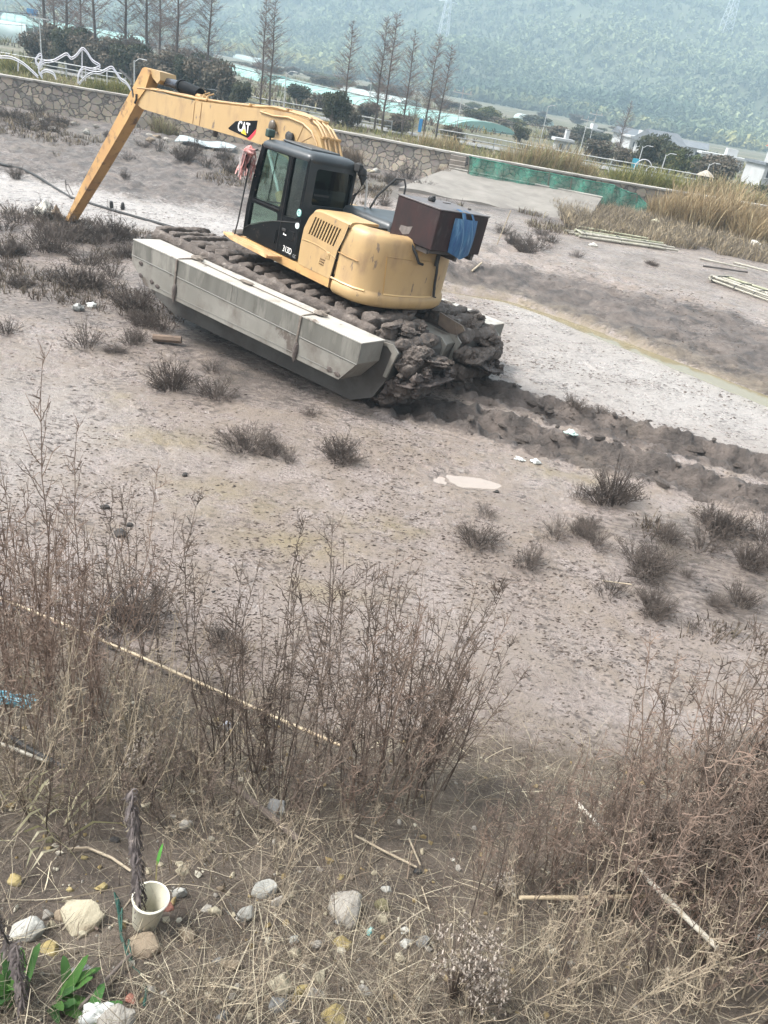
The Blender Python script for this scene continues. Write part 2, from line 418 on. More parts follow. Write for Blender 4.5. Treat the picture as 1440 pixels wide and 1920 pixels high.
# water: creek and puddles, each a level sheet in its hollow
def water_mat(name, col, rough):
    m = bpy.data.materials.new(name); m.use_nodes = True; nt = m.node_tree; bs = nt.nodes['Principled BSDF']
    bs.inputs['Base Color'].default_value = (*col, 1); bs.inputs['Roughness'].default_value = rough
    n = nt.nodes.new('ShaderNodeTexNoise'); n.inputs['Scale'].default_value = 9
    b = nt.nodes.new('ShaderNodeBump'); b.inputs['Distance'].default_value = .004
    nt.links.new(n.outputs[0], b.inputs['Height']); nt.links.new(b.outputs[0], bs.inputs['Normal']); return m
M_WATER = water_mat("silty_water", (.165, .14, .080), .10)
M_PUD = water_mat("puddle_water", (.275, .232, .198), .16)
M_RUTW = water_mat("rut_water", (.095, .075, .052), .08)
def creek():
    mb = MB(); P = CREEK[1:]; n = 60
    ts = np.linspace(0, len(P)-1, n); xs = np.interp(ts, range(len(P)), [p[0] for p in P]); ys = np.interp(ts, range(len(P)), [p[1] for p in P])
    vs = []; fs = []
    for i in range(n):
        j0, j1 = max(i-1, 0), min(i+1, n-1); t = Vector((xs[j1]-xs[j0], ys[j1]-ys[j0], 0)).normalized(); s = Vector((-t.y, t.x, 0))
        w = min(max(.34+.05*(xs[i]-2), .25), .8)*1.15
        for k in (-1, 1): vs.append((xs[i]+k*s.x*w, ys[i]+k*s.y*w, -.155))
    for i in range(n-1): fs.append((2*i, 2*i+2, 2*i+3, 2*i+1))
    mb.add(vs, fs); tag(mb.build("creek_water", M_WATER), kind='structure')
creek()
for px, py, a, b, w in PUDDLES:
    mb = MB(); vs = []
    rim = min(gz(px+1.15*a*math.cos(w), py+1.15*a*math.sin(w)), gz(px, py-1.3*b), gz(px, py+1.3*b))
    zc = gz(px, py)+(.006 if a < 1 and py < 9.5 else .035)
    for k in range(40):
        t = 2*math.pi*k/40; r = 1.18+.10*math.sin(2*t+px)+.08*math.sin(5*t+1)+.05*math.sin(9*t+2)+.04*math.sin(14*t)
        x, y = a*r*math.cos(t), b*r*math.sin(t)
        vs.append((px+x*math.cos(w)-y*math.sin(w), py+x*math.sin(w)+y*math.cos(w), zc))
    mb.add(vs, [tuple(range(40))]); tag(mb.build("puddle_water", M_PUD if py < 9.5 else M_RUTW), kind='structure')
# ------------------------------------------------------------------ excavator
M_YEL = mat("yellow_paint", (.41, .278, .130), .48, (.36, .238, .108), 2.2, bump=.0015, bscale=9, stain=(.22, .14, .08), stain_scale=3.2, stain_at=(.52, .78), contrast=(.3, .7), stretch=(1, 1, .45), splash=(.17, .12, .08), splash_scale=7, splash_at=(.625, .67))
M_YEL2 = mat("scuffed_yellow_paint", (.47, .29, .11), .55, (.37, .21, .085), 2.5, stain=(.14, .085, .05), stain_scale=5, stain_at=(.54, .70))
M_STICK = mat("worn_stick_paint", (.44, .26, .095), .55, (.32, .17, .065), 1.4, stain=(.11, .065, .04), stain_scale=4.5, stain_at=(.54, .68), contrast=(.45, .7))
M_BLACK = mat("black_paint", (.005, .0055, .006), .4, (.010, .010, .0105), 3, spec=.05, stain=(.05, .045, .04), stain_scale=6, stain_at=(.62, .8), splash=(.075, .062, .05), splash_scale=8, splash_at=(.66, .71))
M_SLATE = mat("slate_paint", (.026, .031, .035), .38, (.036, .041, .044), 3, stain=(.10, .10, .095), stain_scale=3, stain_at=(.6, .8))
M_RUBBER = mat("rubber", (.018, .018, .018), .7)
M_STEEL = mat("dark_steel", (.045, .04, .038), .55, (.075, .06, .05), 8)
M_RUST = mat("rusty_plate", (.017, .0135, .014), .6, (.036, .0165, .016), 2.2, spec=.25, bump=.002, bscale=14, stain=(.062, .054, .050), stain_scale=3.2, stain_at=(.56, .76), stretch=(1.6, 1.6, .7))
M_FLOAT = mat("galvanised_float", (.215, .205, .180), .65, (.150, .142, .122), 1.2, bump=.006, bscale=9, stain=(.12, .105, .088), stain_scale=2.6, stain_at=(.50, .66), stretch=(1, 1, .7), splash=(.085, .068, .055), splash_scale=2.1, splash_at=(.58, .63))
M_HULL = mat("muddy_hull", (.085, .080, .072), .8, (.052, .046, .041), 1.8, bump=.004, bscale=14, stain=(.05, .042, .036), stain_scale=2.8)
M_CAKE = mat("caked_mud", (.110, .088, .073), .75, (.062, .048, .040), 6, bump=.03, bscale=26, stain=(.21, .18, .155), stain_scale=7, stain_at=(.56, .72), contrast=(.35, .62))
M_CAKED = mat("dark_caked_mud", (.078, .060, .051), .65, (.048, .036, .031), 6, bump=.022, bscale=20, stain=(.12, .10, .088), stain_scale=9, stain_at=(.58, .74))
M_WHITE = mat("white_print", (.78, .78, .76), .5)
M_RED = mat("red_print", (.60, .03, .05), .5)
M_YPRINT = mat("yellow_print", (.80, .52, .03), .5)
M_ROPE = mat("weathered_rope", (.20, .17, .14), .9, (.11, .09, .075), 20, bump=.004, bscale=60)
M_TEAL = mat("teal_sticker", (.10, .34, .31), .4)
M_PALE = mat("pale_sticker", (.48, .60, .60), .4)
M_BLUE = mat("blue_woven", (.016, .062, .17), .6, (.035, .13, .24), 7, bump=.004, bscale=30, stain=(.16, .28, .38), stain_scale=3, stain_at=(.56, .72), stretch=(1, 3, .6))
M_RAGP = mat("faded_red_rag", (.42, .14, .13), .95, (.55, .36, .33), 14, bump=.01, bscale=30)
M_RAGW = mat("grey_rag", (.30, .27, .26), .95, (.14, .12, .12), 10, bump=.01, bscale=30)
M_CHROME = mat("chrome_rod", (.55, .55, .56), .18, metal=1.0)
M_HOSE = mat("yellow_pipe", (.40, .26, .11), .5, (.29, .175, .075), 3)
def glass_mat(name="cab_glass", tint=(.60, .70, .65)):
    m = bpy.data.materials.new(name); m.use_nodes = True; nt = m.node_tree; nt.nodes.remove(nt.nodes['Principled BSDF'])
    o = nt.nodes['Material Output']; t = nt.nodes.new('ShaderNodeBsdfTransparent'); g = nt.nodes.new('ShaderNodeBsdfGlossy')
    t.inputs[0].default_value = (*tint, 1); g.inputs[1].default_value = .03; g.inputs[0].default_value = (.9, 1, .95, 1)
    f = nt.nodes.new('ShaderNodeLayerWeight'); x = nt.nodes.new('ShaderNodeMixShader')
    pw = nt.nodes.new('ShaderNodeMath'); pw.operation = 'POWER'; pw.inputs[1].default_value = 4.0; nt.links.new(f.outputs['Facing'], pw.inputs[0])
    a = nt.nodes.new('ShaderNodeMath'); a.operation = 'MULTIPLY_ADD'; a.inputs[1].default_value = .8; a.inputs[2].default_value = .05
    nt.links.new(pw.outputs[0], a.inputs[0]); nt.links.new(a.outputs[0], x.inputs[0]); nt.links.new(t.outputs[0], x.inputs[1]); nt.links.new(g.outputs[0], x.inputs[2])
    nt.links.new(x.outputs[0], o.inputs[0]); return m
M_GLASS = glass_mat(); M_GLASSD = glass_mat("dark_cab_glass", (.26, .29, .29))

def crumble(o, amp=.03, f=9.0, cut=1):
    """break a mud surface up with ridged noise along its normals"""
    bm = bmesh.new(); bm.from_mesh(o.data)
    for _ in range(cut): bmesh.ops.subdivide_edges(bm, edges=bm.edges[:], cuts=1, use_grid_fill=True, smooth=0)
    bm.normal_update(); P = np.array([v.co[:] for v in bm.verts]); Nn = np.array([v.normal[:] for v in bm.verts])
    k = fbm(P[:, 0]*f+P[:, 2]*f*.8, P[:, 1]*f-P[:, 2]*f*.6, 5, 4)+.6*np.abs(fbm(P[:, 1]*f*2.3+7, P[:, 2]*f*2.3+P[:, 0]*f, 9, 3))*2-.25
    P = P+Nn*(amp*2.2*k)[:, None]
    for v, q in zip(bm.verts, P): v.co = q
    bm.to_mesh(o.data); bm.free(); o.data.polygons.foreach_set('use_smooth', [True]*len(o.data.polygons)); return o
YAW, EP, ER, PHI = 2.4257, .0385, .0836, math.radians(9.14)
EXC = empty("excavator", label="yellow long reach excavator with black cab on muddy pontoon tracks", cat="excavator")
EXC.matrix_world = Matrix.Translation((-1.4707, 13.6878, 4.5-2.9351)) @ Matrix.Rotation(YAW, 4, 'Z') @ Matrix.Rotation(-EP, 4, 'Y') @ Matrix.Rotation(ER, 4, 'X')
bpy.context.view_layer.update()

def holed(name, outer, holes, ax, a, b, m, parent):
    """flat panel with openings: loops in the plane normal to ax, thickness a..b"""
    bm = bmesh.new()
    def P(q, w): return {0: (w, q[0], q[1]), 1: (q[0], w, q[1]), 2: (q[0], q[1], w)}[ax]
    loops = [outer]+list(holes); A = []
    for lp in loops:
        vs = [bm.verts.new(P(q, a)) for q in lp]; A.append(vs)
        for i in range(len(vs)): bm.edges.new((vs[i], vs[(i+1) % len(vs)]))
    bmesh.ops.triangle_fill(bm, use_beauty=True, use_dissolve=False, edges=bm.edges[:])
    ff = bm.faces[:]
    mp = {}
    for vs, lp in zip(A, loops):
        for v, q in zip(vs, lp): mp[v] = bm.verts.new(P(q, b))
    for f in ff: bm.faces.new([mp[v] for v in reversed(f.verts)])
    for vs in A:
        for i in range(len(vs)):
            u, v = vs[i], vs[(i+1) % len(vs)]; bm.faces.new((u, v, mp[v], mp[u]))
    bmesh.ops.recalc_face_normals(bm, faces=bm.faces[:])
    me = bpy.data.meshes.new(name); bm.to_mesh(me); bm.free(); me.materials.append(m)
    o = bpy.data.objects.new(name, me); C.objects.link(o); o.parent = parent; return o
def rr(x0, x1, z0, z1, r=.04, n=4):
    q = []
    for cx, cz, a0 in ((x1-r, z1-r, 0), (x0+r, z1-r, 90), (x0+r, z0+r, 180), (x1-r, z0+r, 270)):
        for k in range(n+1):
            w = math.radians(a0+90*k/n); q.append((cx+r*math.cos(w), cz+r*math.sin(w)))
    return q
def rpoly(P, r=.05, n=4):
    """polygon with rounded corners"""
    out = []; m = len(P)
    for i in range(m):
        p = Vector(P[i]).to_2d(); a = Vector(P[i-1]).to_2d()-p; b = Vector(P[(i+1) % m]).to_2d()-p
        q = min(r, a.length*.45, b.length*.45); s, e = p+a.normalized()*q, p+b.normalized()*q
        for k in range(n+1):
            t = k/n; out.append(tuple((1-t)**2*s+2*t*(1-t)*p+t*t*e))
    return out
def text(name, s, size, m, parent, loc, rot, depth=.002, sx=1.0, bold=0.0):
    cu = bpy.data.curves.new(name, 'FONT'); cu.body = s; cu.size = size; cu.extrude = depth; cu.offset = bold
    cu.align_x = 'CENTER'; cu.align_y = 'CENTER'
    to = bpy.data.objects.new(name, cu); C.objects.link(to)
    dg = bpy.context.evaluated_depsgraph_get(); me = bpy.data.meshes.new_from_object(to.evaluated_get(dg))
    bpy.data.objects.remove(to); bpy.data.curves.remove(cu)
    me.name = name; me.materials.clear(); me.materials.append(m)
    o = bpy.data.objects.new(name, me); C.objects.link(o); o.parent = parent
    o.location = loc; o.rotation_euler = rot; o.scale = (sx, 1, 1); return o

YL, YR = 1.22, .22
# ---- cab
prof = rpoly([(1.315, .02), (1.315, .50), (1.245, 1.05), (1.13, 1.53), (-.12, 1.56), (-.12, .02)], .05)
doorw = rpoly([(1.055, 1.47), (.41, 1.48), (.43, .70), (1.165, .68)], .05)
lowerw = rpoly([(1.20, .60), (.47, .60), (.45, .48), (.84, .35), (1.21, .20)], .04)
midw = rpoly([(.30, 1.50), (-.06, 1.50), (-.04, .64), (.31, .60)], .04)
CABP = holed("cab", prof, [doorw, lowerw, midw], 1, YL, YL-.06, M_BLACK, EXC)
holed("cab_side_wall", prof, [doorw, rr(-.02, .36, .75, 1.5)], 1, YR, YR+.06, M_BLACK, CABP)
rearwin = rr(.27, 1.06, .89, 1.43, .05)
holed("cab_rear_wall", rr(YR+.002, YL-.002, .03, 1.555, .03), [rearwin], 0, -.122, -.07, M_SLATE, CABP)
b = MB()
b.prism([(YR+.06, .03), (YL-.06, .03), (YL-.06, .2), (YR+.06, .2)], 0, 1.25, 1.30)
for y in (YR+.03, YL-.03): b.tube([(1.30, y, .1), (1.30, y, .5), (1.235, y, 1.05), (1.12, y, 1.5)], .028, 6)
b.tube([(1.12, YR, 1.5), (1.12, YL, 1.5)], .03, 6); b.tube([(1.28, YR, .62), (1.28, YL, .62)], .018, 6)
b.box((.6, .72, .04), (1.36, .92, .03))
b.build("front_frame", M_BLACK, CABP)
roof = MB()
def rrect(x0, x1, y0, y1, r, n=5):
    q = []
    for cx, cy, a0 in ((x1-r, y1-r, 0), (x0+r, y1-r, 90), (x0+r, y0+r, 180), (x1-r, y0+r, 270)):
        for k in range(n+1):
            w = math.radians(a0+90*k/n); q.append((cx+r*math.cos(w), cy+r*math.sin(w)))
    return q
rings = []
for ins, z in ((.0, 1.50), (-.012, 1.53), (-.008, 1.575), (.03, 1.615), (.09, 1.64), (.2, 1.652)):
    rings.append([(x, y, z-.035*max(0, x-.55)) for x, y in rrect(-.13+ins, 1.15-ins, YR-.005+ins, YL+.005-ins, .10)])
roof.loft(rings)
rf = roof.build("cab_roof", M_SLATE, EXC, smooth=50)
b = MB(); b.box((.5, .72, 1.66), (.75, .62, .03), bevel=.012); b.build("roof_hatch", M_SLATE, rf)
def pane(name, poly, ax, w, parent=EXC, m=None):
    b = MB(); b.prism(poly, ax, w-.003, w+.003); return b.build(name, m or M_GLASS, parent)
pane("door_window", doorw, 1, YL-.03); pane("lower_door_window", lowerw, 1, YL-.03); pane("side_window", midw, 1, YL-.03, EXC, M_GLASSD)
pane("rear_window", rearwin, 0, -.10, EXC, M_GLASSD); pane("right_window", doorw, 1, YR+.03)
b = MB(); b.add([(1.275, YR+.05, .2), (1.275, YL-.05, .2), (1.225, YL-.05, 1.05), (1.225, YR+.05, 1.05), (1.11, YL-.05, 1.48), (1.11, YR+.05, 1.48)], [(0, 1, 2, 3), (3, 2, 4, 5)])
b.build("windscreen", M_GLASS, EXC)
# door edges, seals, handle, divider
b = MB()
b.tube([(.345, YL+.004, .03), (.345, YL+.004, 1.52)], .007, 4); b.tube([(x, YL+.004, z) for x, z in ((1.30, .14), (1.1, .26), (.84, .36), (.6, .44), (.4, .49), (.1, .55), (-.1, .60))], .007, 4)
b.build("door_seam", M_RUBBER, CABP)
b = MB(); b.tube([(.80, YL-.02, .70), (.735, YL-.02, 1.46)], .008, 4); b.tube([(1.17, YL-.02, .64), (.43, YL-.02, .65)], .035, 5); b.build("window_divider", M_BLACK, CABP)
b = MB(); b.box((.22, YL+.012, .40), (.10, .02, .045), bevel=.008); b.build("door_handle", M_RUBBER, CABP)
b = MB(); b.box((.03, YL+.005, .36), (.14, .012, .14), bevel=.005); b.tube([(.40, YL+.02, .14), (.40, YL+.02, .34)], .01, 5); b.tube([(.40, YL, .14), (.40, YL+.02, .14)], .01, 5); b.tube([(.40, YL, .34), (.40, YL+.02, .34)], .01, 5)
b.build("door_latch", M_BLACK, CABP)
for nm, x, z, r, m in (("round_sticker", -.065, .74, .058, M_TEAL), ("round_sticker", -.075, .545, .052, M_PALE)):
    b = MB(); b.tube([(x, YL+.001, z), (x, YL+.004, z)], r, 24); s = b.build(nm, m, CABP)
    b = MB()
    for q in range(20):
        t0, t1 = 2*math.pi*q/20, 2*math.pi*(q+1)/20
        b.tube([(x+r*.72*math.cos(t0), YL+.0045, z+r*.72*math.sin(t0)), (x+r*.72*math.cos(t1), YL+.0045, z+r*.72*math.sin(t1))], .005, 4)
    b.tube([(x-.018, YL+.0045, z-.02), (x, YL+.0045, z+.02), (x+.018, YL+.0045, z-.02)], .005, 4)
    b.build("sticker_ring", M_WHITE, s)
text("model_number", "313D", .135, M_WHITE, EXC, (.065, YL+.004, .115), (math.pi/2, 0, math.pi), .001, .78, .0005)
text("series_mark", "GC", .075, mat("grey_print", (.25, .25, .25), .5), EXC, (-.135, YL+.004, .075), (math.pi/2, 0, math.pi), .001, .8)
b = MB(); b.box((.22, YL+.004, .335), (.02, .002, .03)); b.box((.175, YL+.004, .33), (.05, .002, .016)); b.build("small_label", M_WHITE, EXC)
# inside
b = MB(); b.box((.10, .78, .50), (.44, .48, .13), bevel=.05); b.box((-.02, .86, .80), (.12, .42, .62), rotm(0, -.1, 0), bevel=.05); b.box((-.02, .86, 1.16), (.10, .24, .16), bevel=.04)
b.build("operator_seat", M_RUBBER, EXC, smooth=40)
b = MB()
for y in (.50, 1.02):
    b.box((.30, y, .45), (.5, .13, .16), bevel=.03); b.tube([(.45, y, .5), (.47, y, .72)], .012, 6); b.blob((.47, y, .75), (.025, .025, .05))
b.box((.95, .42, .5), (.12, .12, .5), bevel=.02); b.box((1.0, .4, .85), (.05, .2, .15), bevel=.015)
b.build("console", M_STEEL, EXC, smooth=40)
# lamps, mirror arm, tail handrail
b = MB(); b.box((1.08, 1.14, 1.70), (.10, .14, .12), bevel=.015); b.tube([(1.06, 1.14, 1.60), (1.06, 1.14, 1.66)], .015, 6); lamp = b.build("work_lamp", mat("dark_green_box", (.02, .045, .035), .5), EXC)
b = MB(); b.box((1.132, 1.14, 1.70), (.006, .11, .09)); b.build("lens", M_STEEL, lamp)
b = MB()
b.box((-.22, .20, 1.50), (.12, .15, .13), rotm(.3, .3, .4), bevel=.02); b.blob((-.18, .27, 1.56), (.09, .07, .07), 5, .5); b.blob((-.24, .17, 1.42), (.05, .07, .09), 8, .5)
for k in range(5):
    b.tube([(-.15, .22, 1.48), (-.22-.03*k, .15+.03*math.sin(k*2), 1.30), (-.18, .20+.02*k, 1.12), (-.14, .2, 1.0-.05*k)], .006, 4)
b.build("rear_lamp_bundle", M_RUBBER, EXC, smooth=50)
b = MB(); b.tube([(1.40, 1.32, .0), (1.37, 1.31, .2), (1.35, 1.30, .54), (1.28, 1.30, 1.20), (1.26, 1.29, 1.36), (1.20, 1.24, 1.42)], .014, 6); arm = b.build("mirror_arm", M_RUBBER, EXC, smooth=True)
b = MB(); b.box((1.32, 1.34, 1.22), (.05, .15, .26), rotm(0, 0, .3), bevel=.02); b.build("mirror", M_BLACK, arm)
b = MB(); b.tube([(-.20, -.10, .85), (-.28, -.20, 1.20), (-.42, -.40, 1.52), (-.52, -.50, 1.54), (-.56, -.52, 1.45), (-.58, -.54, .8)], .017, 6); b.build("handrail", M_RUBBER, EXC, smooth=True)
b = MB(); b.tube([(-.22, .10, 1.46), (-.25, .06, 1.30), (-.27, .02, 1.0), (-.29, -.02, .88)], .018, 6); b.build("white_rope", mat("white_cord", (.55, .53, .5), .9, bump=.004, bscale=50), EXC, smooth=True)
# ---- deck and step
b = MB(); b.prism([(1.33, 1.235), (1.33, .2), (1.6, .2), (1.6, -.5), (1.2, -1.22), (-1.07, -1.22), (-1.07, 1.235)], 2, -.135, -.003); b.build("deck", M_YEL2, EXC)
M_STEP = mat("worn_step_plate", (.52, .33, .15), .75, (.34, .16, .07), 3, bump=.003, bscale=16, stain=(.62, .45, .24), stain_scale=5, stain_at=(.52, .7), stretch=(.6, 4, 1))
b = MB(); b.prism([(1.58, 1.24), (1.60, 1.41), (1.19, 1.53), (.13, 1.57), (.16, 1.24)], 2, -.05, -.015)
b.prism([(1.2, 1.53), (.13, 1.57), (.13, 1.55), (1.2, 1.51)], 2, -.015, .005); b.build("step_plate", M_STEP, EXC)
# ---- left side cover with vents
YS = YL+.018
side = [(-.265, .0), (-.25, .30), (-.262, .56), (-.345, .75), (-.455, .862), (-.60, .885), (-1.255, .872), (-1.205, .66), (-1.12, .45), (-1.075, .0)]
slots = []
for k in range(10):
    x0 = -.50-.0655*k; z1 = .79-.002*k; z0 = z1-.29; sk = .095
    slots.append(rpoly([(x0+.018, z1), (x0-.018, z1), (x0-.018+sk, z0), (x0+.018+sk, z0)], .017, 3))
grille = []
for i in range(3):
    for j in range(4):
        x, z = -.785-.03*j+.006*i, .225-.038*i; grille.append([(x-.011, z-.012), (x-.011, z+.012), (x+.011, z+.012), (x+.011, z-.012)])
SC = holed("side_cover", rpoly(side, .03, 3), slots+grille, 1, YS, YS-.014, M_YEL, EXC)
b = MB()
b.prism([(-.30, .02), (-.30, .6), (-.5, .815), (-1.22, .815), (-1.08, .3), (-1.08, .02)], 1, YS-.06, YS-.025); b.build("vent_backing", mat("dark_void", (.012, .011, .01), .8), SC)
b = MB(); b.tube([(x, YS+.001, z) for x, z in ((-.262, .385), (-.45, .40), (-.62, .40), (-.8, .385), (-1.0, .355), (-1.12, .33))], .009, 5); b.build("panel_crease", mat("grey_crease", (.33, .20, .07), .6), SC)
b = MB(); b.box((-.93, YS+.004, .325), (.10, .012, .105), bevel=.012); b.box((-.925, YS+.010, .33), (.06, .012, .06), bevel=.01); b.build("cover_latch", M_YEL, SC)
b = MB(); b.tube([(-1.262, YS, .872), (-1.21, YS+.002, .66), (-1.125, YS+.002, .45), (-1.08, YS+.002, -.0), (-1.08, YS+.002, -.12)], .008, 4); b.build("cover_seam", M_RUBBER, SC)
# shoulder over the cover
b = MB(); rings = []
for x in (-.42, -.60, -.9, -1.26):
    zt = .865 if x > -.5 else .885
    rings.append([(x, YS-.002, zt-.06), (x, YS-.012, zt-.02), (x, YS-.05, zt+.015), (x, YS-.12, zt+.03), (x, .62, zt+.035), (x, .62, zt-.03), (x, YS-.10, zt-.035)])
b.loft(rings); b.build("cover_shoulder", M_YEL, EXC, smooth=60)
# ---- counterweight
def cw_plan(d):
    P = [(-1.08, 1.235+d), (-1.35, 1.25+d), (-1.62-d*.5, 1.22+d*.9), (-1.86-d*.8, 1.02+d*.6), (-1.98-d, .66), (-2.02-d, .1), (-1.96-d, -.35), (-1.80-d*.7, -.68-d*.7), (-1.50-d*.5, -.98-d), (-1.08, -1.12-d), (-1.08, 0)]
    return rpoly(P, .16, 5)
b = MB(); rings = []
for d, z in ((-.10, -.19), (-.03, -.175), (.012, -.13), (.02, -.06), (.012, .0), (-.012, .03), (-.02, .06), (-.02, .42), (-.022, .62), (-.03, .76), (-.055, .84), (-.10, .88), (-.2, .90)):
    zz = z
    rings.append([(x, y, (zz if zz < .5 else zz-(.16*float(sst(.3, -.4, y))*(zz-.5)/.4))) for x, y in cw_plan(d)])
b.loft(rings); CW = b.build("counterweight", M_YEL, EXC, smooth=45)
def on_cw(t, z, d=-.016):
    P = cw_plan(d); q = P[int(t) % len(P)]; return Vector((q[0], q[1], z))
pl = cw_plan(-.017); L0 = [i for i, q in enumerate(pl) if q[1] > -.6 and q[0] < -1.1]
# pressed panels: raised rims following the plan
def cwline(y0, y1, z0, z1, nm, r=.010, m=M_YEL):
    P = cw_plan(-.016); pts = sorted([(q[1], q[0]) for q in P if q[0] < -1.3])
    ys = [p[0] for p in pts]; xs = [p[1] for p in pts]
    b = MB(); b.tube([(float(np.interp(y, ys, xs)), y, z0+(z1-z0)*k/11) for k, y in enumerate(np.linspace(y0, y1, 12))], r, 5); return b.build(nm, m, CW, smooth=True)
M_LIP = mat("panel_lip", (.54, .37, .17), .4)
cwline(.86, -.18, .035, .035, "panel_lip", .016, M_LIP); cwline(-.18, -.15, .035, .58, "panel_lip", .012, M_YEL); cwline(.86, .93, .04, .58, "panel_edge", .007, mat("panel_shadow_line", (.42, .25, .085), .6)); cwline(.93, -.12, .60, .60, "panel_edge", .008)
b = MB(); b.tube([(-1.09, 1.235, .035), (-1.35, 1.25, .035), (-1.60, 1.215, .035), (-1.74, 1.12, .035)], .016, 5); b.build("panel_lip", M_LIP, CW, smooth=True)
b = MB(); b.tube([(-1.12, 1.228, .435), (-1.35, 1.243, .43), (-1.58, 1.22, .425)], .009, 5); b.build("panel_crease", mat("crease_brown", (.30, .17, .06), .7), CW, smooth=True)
b = MB(); b.tube([(-1.985, -.10, .62), (-2.03, -.10, .45), (-2.03, -.13, .25), (-2.04, -.17, .06)], .022, 6); b.tube([(-2.04, -.17, .06), (-2.05, -.22, .055)], .012, 5); b.build("hanging_hose", M_RUBBER, CW, smooth=True)
# ---- engine hood, exhaust, filler
b = MB()
def hoodring(ins, z): return [(x, y, z) for x, y in rrect(-1.34+ins, -.16-ins*.2, -1.02+ins, .44-ins, .08)]
b.loft([hoodring(0, .72), hoodring(0, .90), hoodring(.03, .96), hoodring(.10, .98)]); b.build("engine_hood", M_SLATE, EXC, smooth=50)
b = MB(); b.box((-.78, -.1, .83), (1.0, 2.0, .1)); b.build("engine_bay", M_RUBBER, EXC)
b = MB(); b.box((-.62, -.72, 1.03), (.16, .10, .12), bevel=.02); b.tube([(-.62, -.68, 1.10), (-.62, -.60, 1.15), (-.62, -.84, 1.17), (-.70, -.98, 1.08)], .012, 5); b.build("filler_housing", M_YEL2, EXC)
b = MB(); b.prism([(-.2, -1.2), (-.2, -.45), (1.25, -.42), (1.25, -1.15)], 2, 0.0, .78); b.build("tank_cover", M_YEL, EXC)
# ---- rusty storage box on the tail
bx0, bx1, by0, by1, bz0, bz1 = -2.30, -1.40, -.68, .50, .83, 1.41
b = MB(); b.box(((bx0+bx1)/2, (by0+by1)/2, (bz0+bz1)/2), (bx1-bx0, by1-by0, bz1-bz0), bevel=.012); BX = b.build("storage_box", M_RUST, EXC)
b = MB(); b.box(((bx0+bx1)/2, (by0+by1)/2, bz1+.008), (bx1-bx0+.02, by1-by0+.02, .018), bevel=.004); b.build("box_lid", mat("pale_lid", (.13, .115, .11), .45, (.07, .058, .058), 4), BX)
b = MB(); b.box((-1.66, .02, bz1+.05), (.09, .12, .07), bevel=.02); b.tube([(-1.66, .02, bz1+.08), (-1.70, .0, bz1+.10)], .02, 6); b.build("lid_catch", M_RUBBER, BX)
b = MB(); b.box((-1.95, -.58, bz1+.03), (.05, .05, .03), bevel=.01); b.box((-1.62, -.4, bz1+.022), (.05, .16, .01), bevel=.003); b.build("lid_hinge", M_STEEL, BX)
b = MB(); b.add([(-1.60, by1+.003, 1.02), (-1.58, by1+.003, .95), (-1.68, by1+.003, .90), (-1.80, by1+.003, .94), (-1.84, by1+.003, 1.06), (-1.74, by1+.003, 1.03)], [(0, 1, 2, 3, 4, 5)]); b.build("paint_scuff", mat("grey_scuff", (.10, .09, .085), .7, (.16, .14, .13), 12), BX)
b = MB()
b.box((-1.70, .30, .74), (.5, .05, .16)); b.box((-1.75, -.20, .75), (1.0, .05, .12)); b.box((-1.75, -.55, .77), (1.05, .06, .08)); b.box((-1.75, .44, .79), (.9, .05, .06)); b.box((-2.2, -.1, .80), (.06, 1.1, .05))
b.build("box_bracket", M_STEEL, EXC)
b = MB(); b.prism([(.40, .82), (.22, .82), (.25, .60), (.36, .62)], 0, -1.93, -1.98); b.build("bracket_plate", M_YEL2, EXC)
b = MB(); b.tube([(-1.90, .53, .84), (-2.02, .48, .70), (-2.05, .40, .58), (-2.05, .30, .56)], .022, 6); b.build("bracket_strap", M_RUBBER, EXC, smooth=True)
b = MB(); b.tube([(-2.04, -.02, .78), (-2.05, -.02, .55)], .035, 6); b.build("bracket_stop", M_RUBBER, EXC, smooth=True)
# ---- boom (left face at y=.25)
bp = [(6.98, 1.40), (6.93, 1.56), (6.80, 1.63), (6.34, 1.63), (4.78, 1.72), (2.89, 1.92), (2.3, 1.99), (1.79, 2.02), (1.36, 2.0), (1.10, 1.93), (.90, 1.80), (.70, 1.55), (.50, 1.05), (.38, .45), (.42, .22), (.58, .16), (.72, .25), (.95, .75), (1.25, 1.12), (1.7, 1.32), (2.3, 1.385), (2.84, 1.37), (4.72, 1.30), (6.71, 1.235), (6.90, 1.27)]
b = MB(); b.prism(bp, 1, .25, -.20); BOOM = b.build("boom", M_YEL, EXC)
b = MB()
for x, z0, z1 in ((4.74, 1.31, 1.71), (4.50, 1.32, 1.73)): b.tube([(x, .252, z0), (x, .252, z1)], .008, 4)
for k, (x, z) in enumerate(((1.02, 1.60), (1.10, 1.78), (1.35, 1.92))): b.tube([(x, .252, z), (1.50, .252, 1.56)], .006, 4)
b.build("weld_seam", mat("seam_brown", (.26, .15, .06), .8), BOOM)
b = MB()
def offs(P, d):
    return [(x, d, z) for x, z in P]
top = [(6.9, 1.66), (6.34, 1.67), (4.78, 1.76), (3.6, 1.87), (2.89, 1.955), (2.3, 2.03), (1.79, 2.055), (1.34, 2.035), (1.06, 1.955), (.86, 1.82), (.66, 1.56), (.46, 1.06)]
for y, lift in ((.19, 0), (.12, .015), (-.02, .01), (-.12, 0)):
    b.tube([(x+(.03*math.sin(3*x+y*40) if 1.5 < x < 6 else 0), y+.012*math.sin(4*x), z+lift+.01*math.sin(5*x+9*y)) for x, z in top], .021, 6)
for y in (.235,): b.tube([(2.5, y, 1.93), (2.6, .26, 1.90), (2.2, .262, 1.90), (1.8, .262, 1.95), (1.38, .262, 1.93), (1.12, .262, 1.85), (.94, .262, 1.70), (.8, .262, 1.5)], .019, 6)
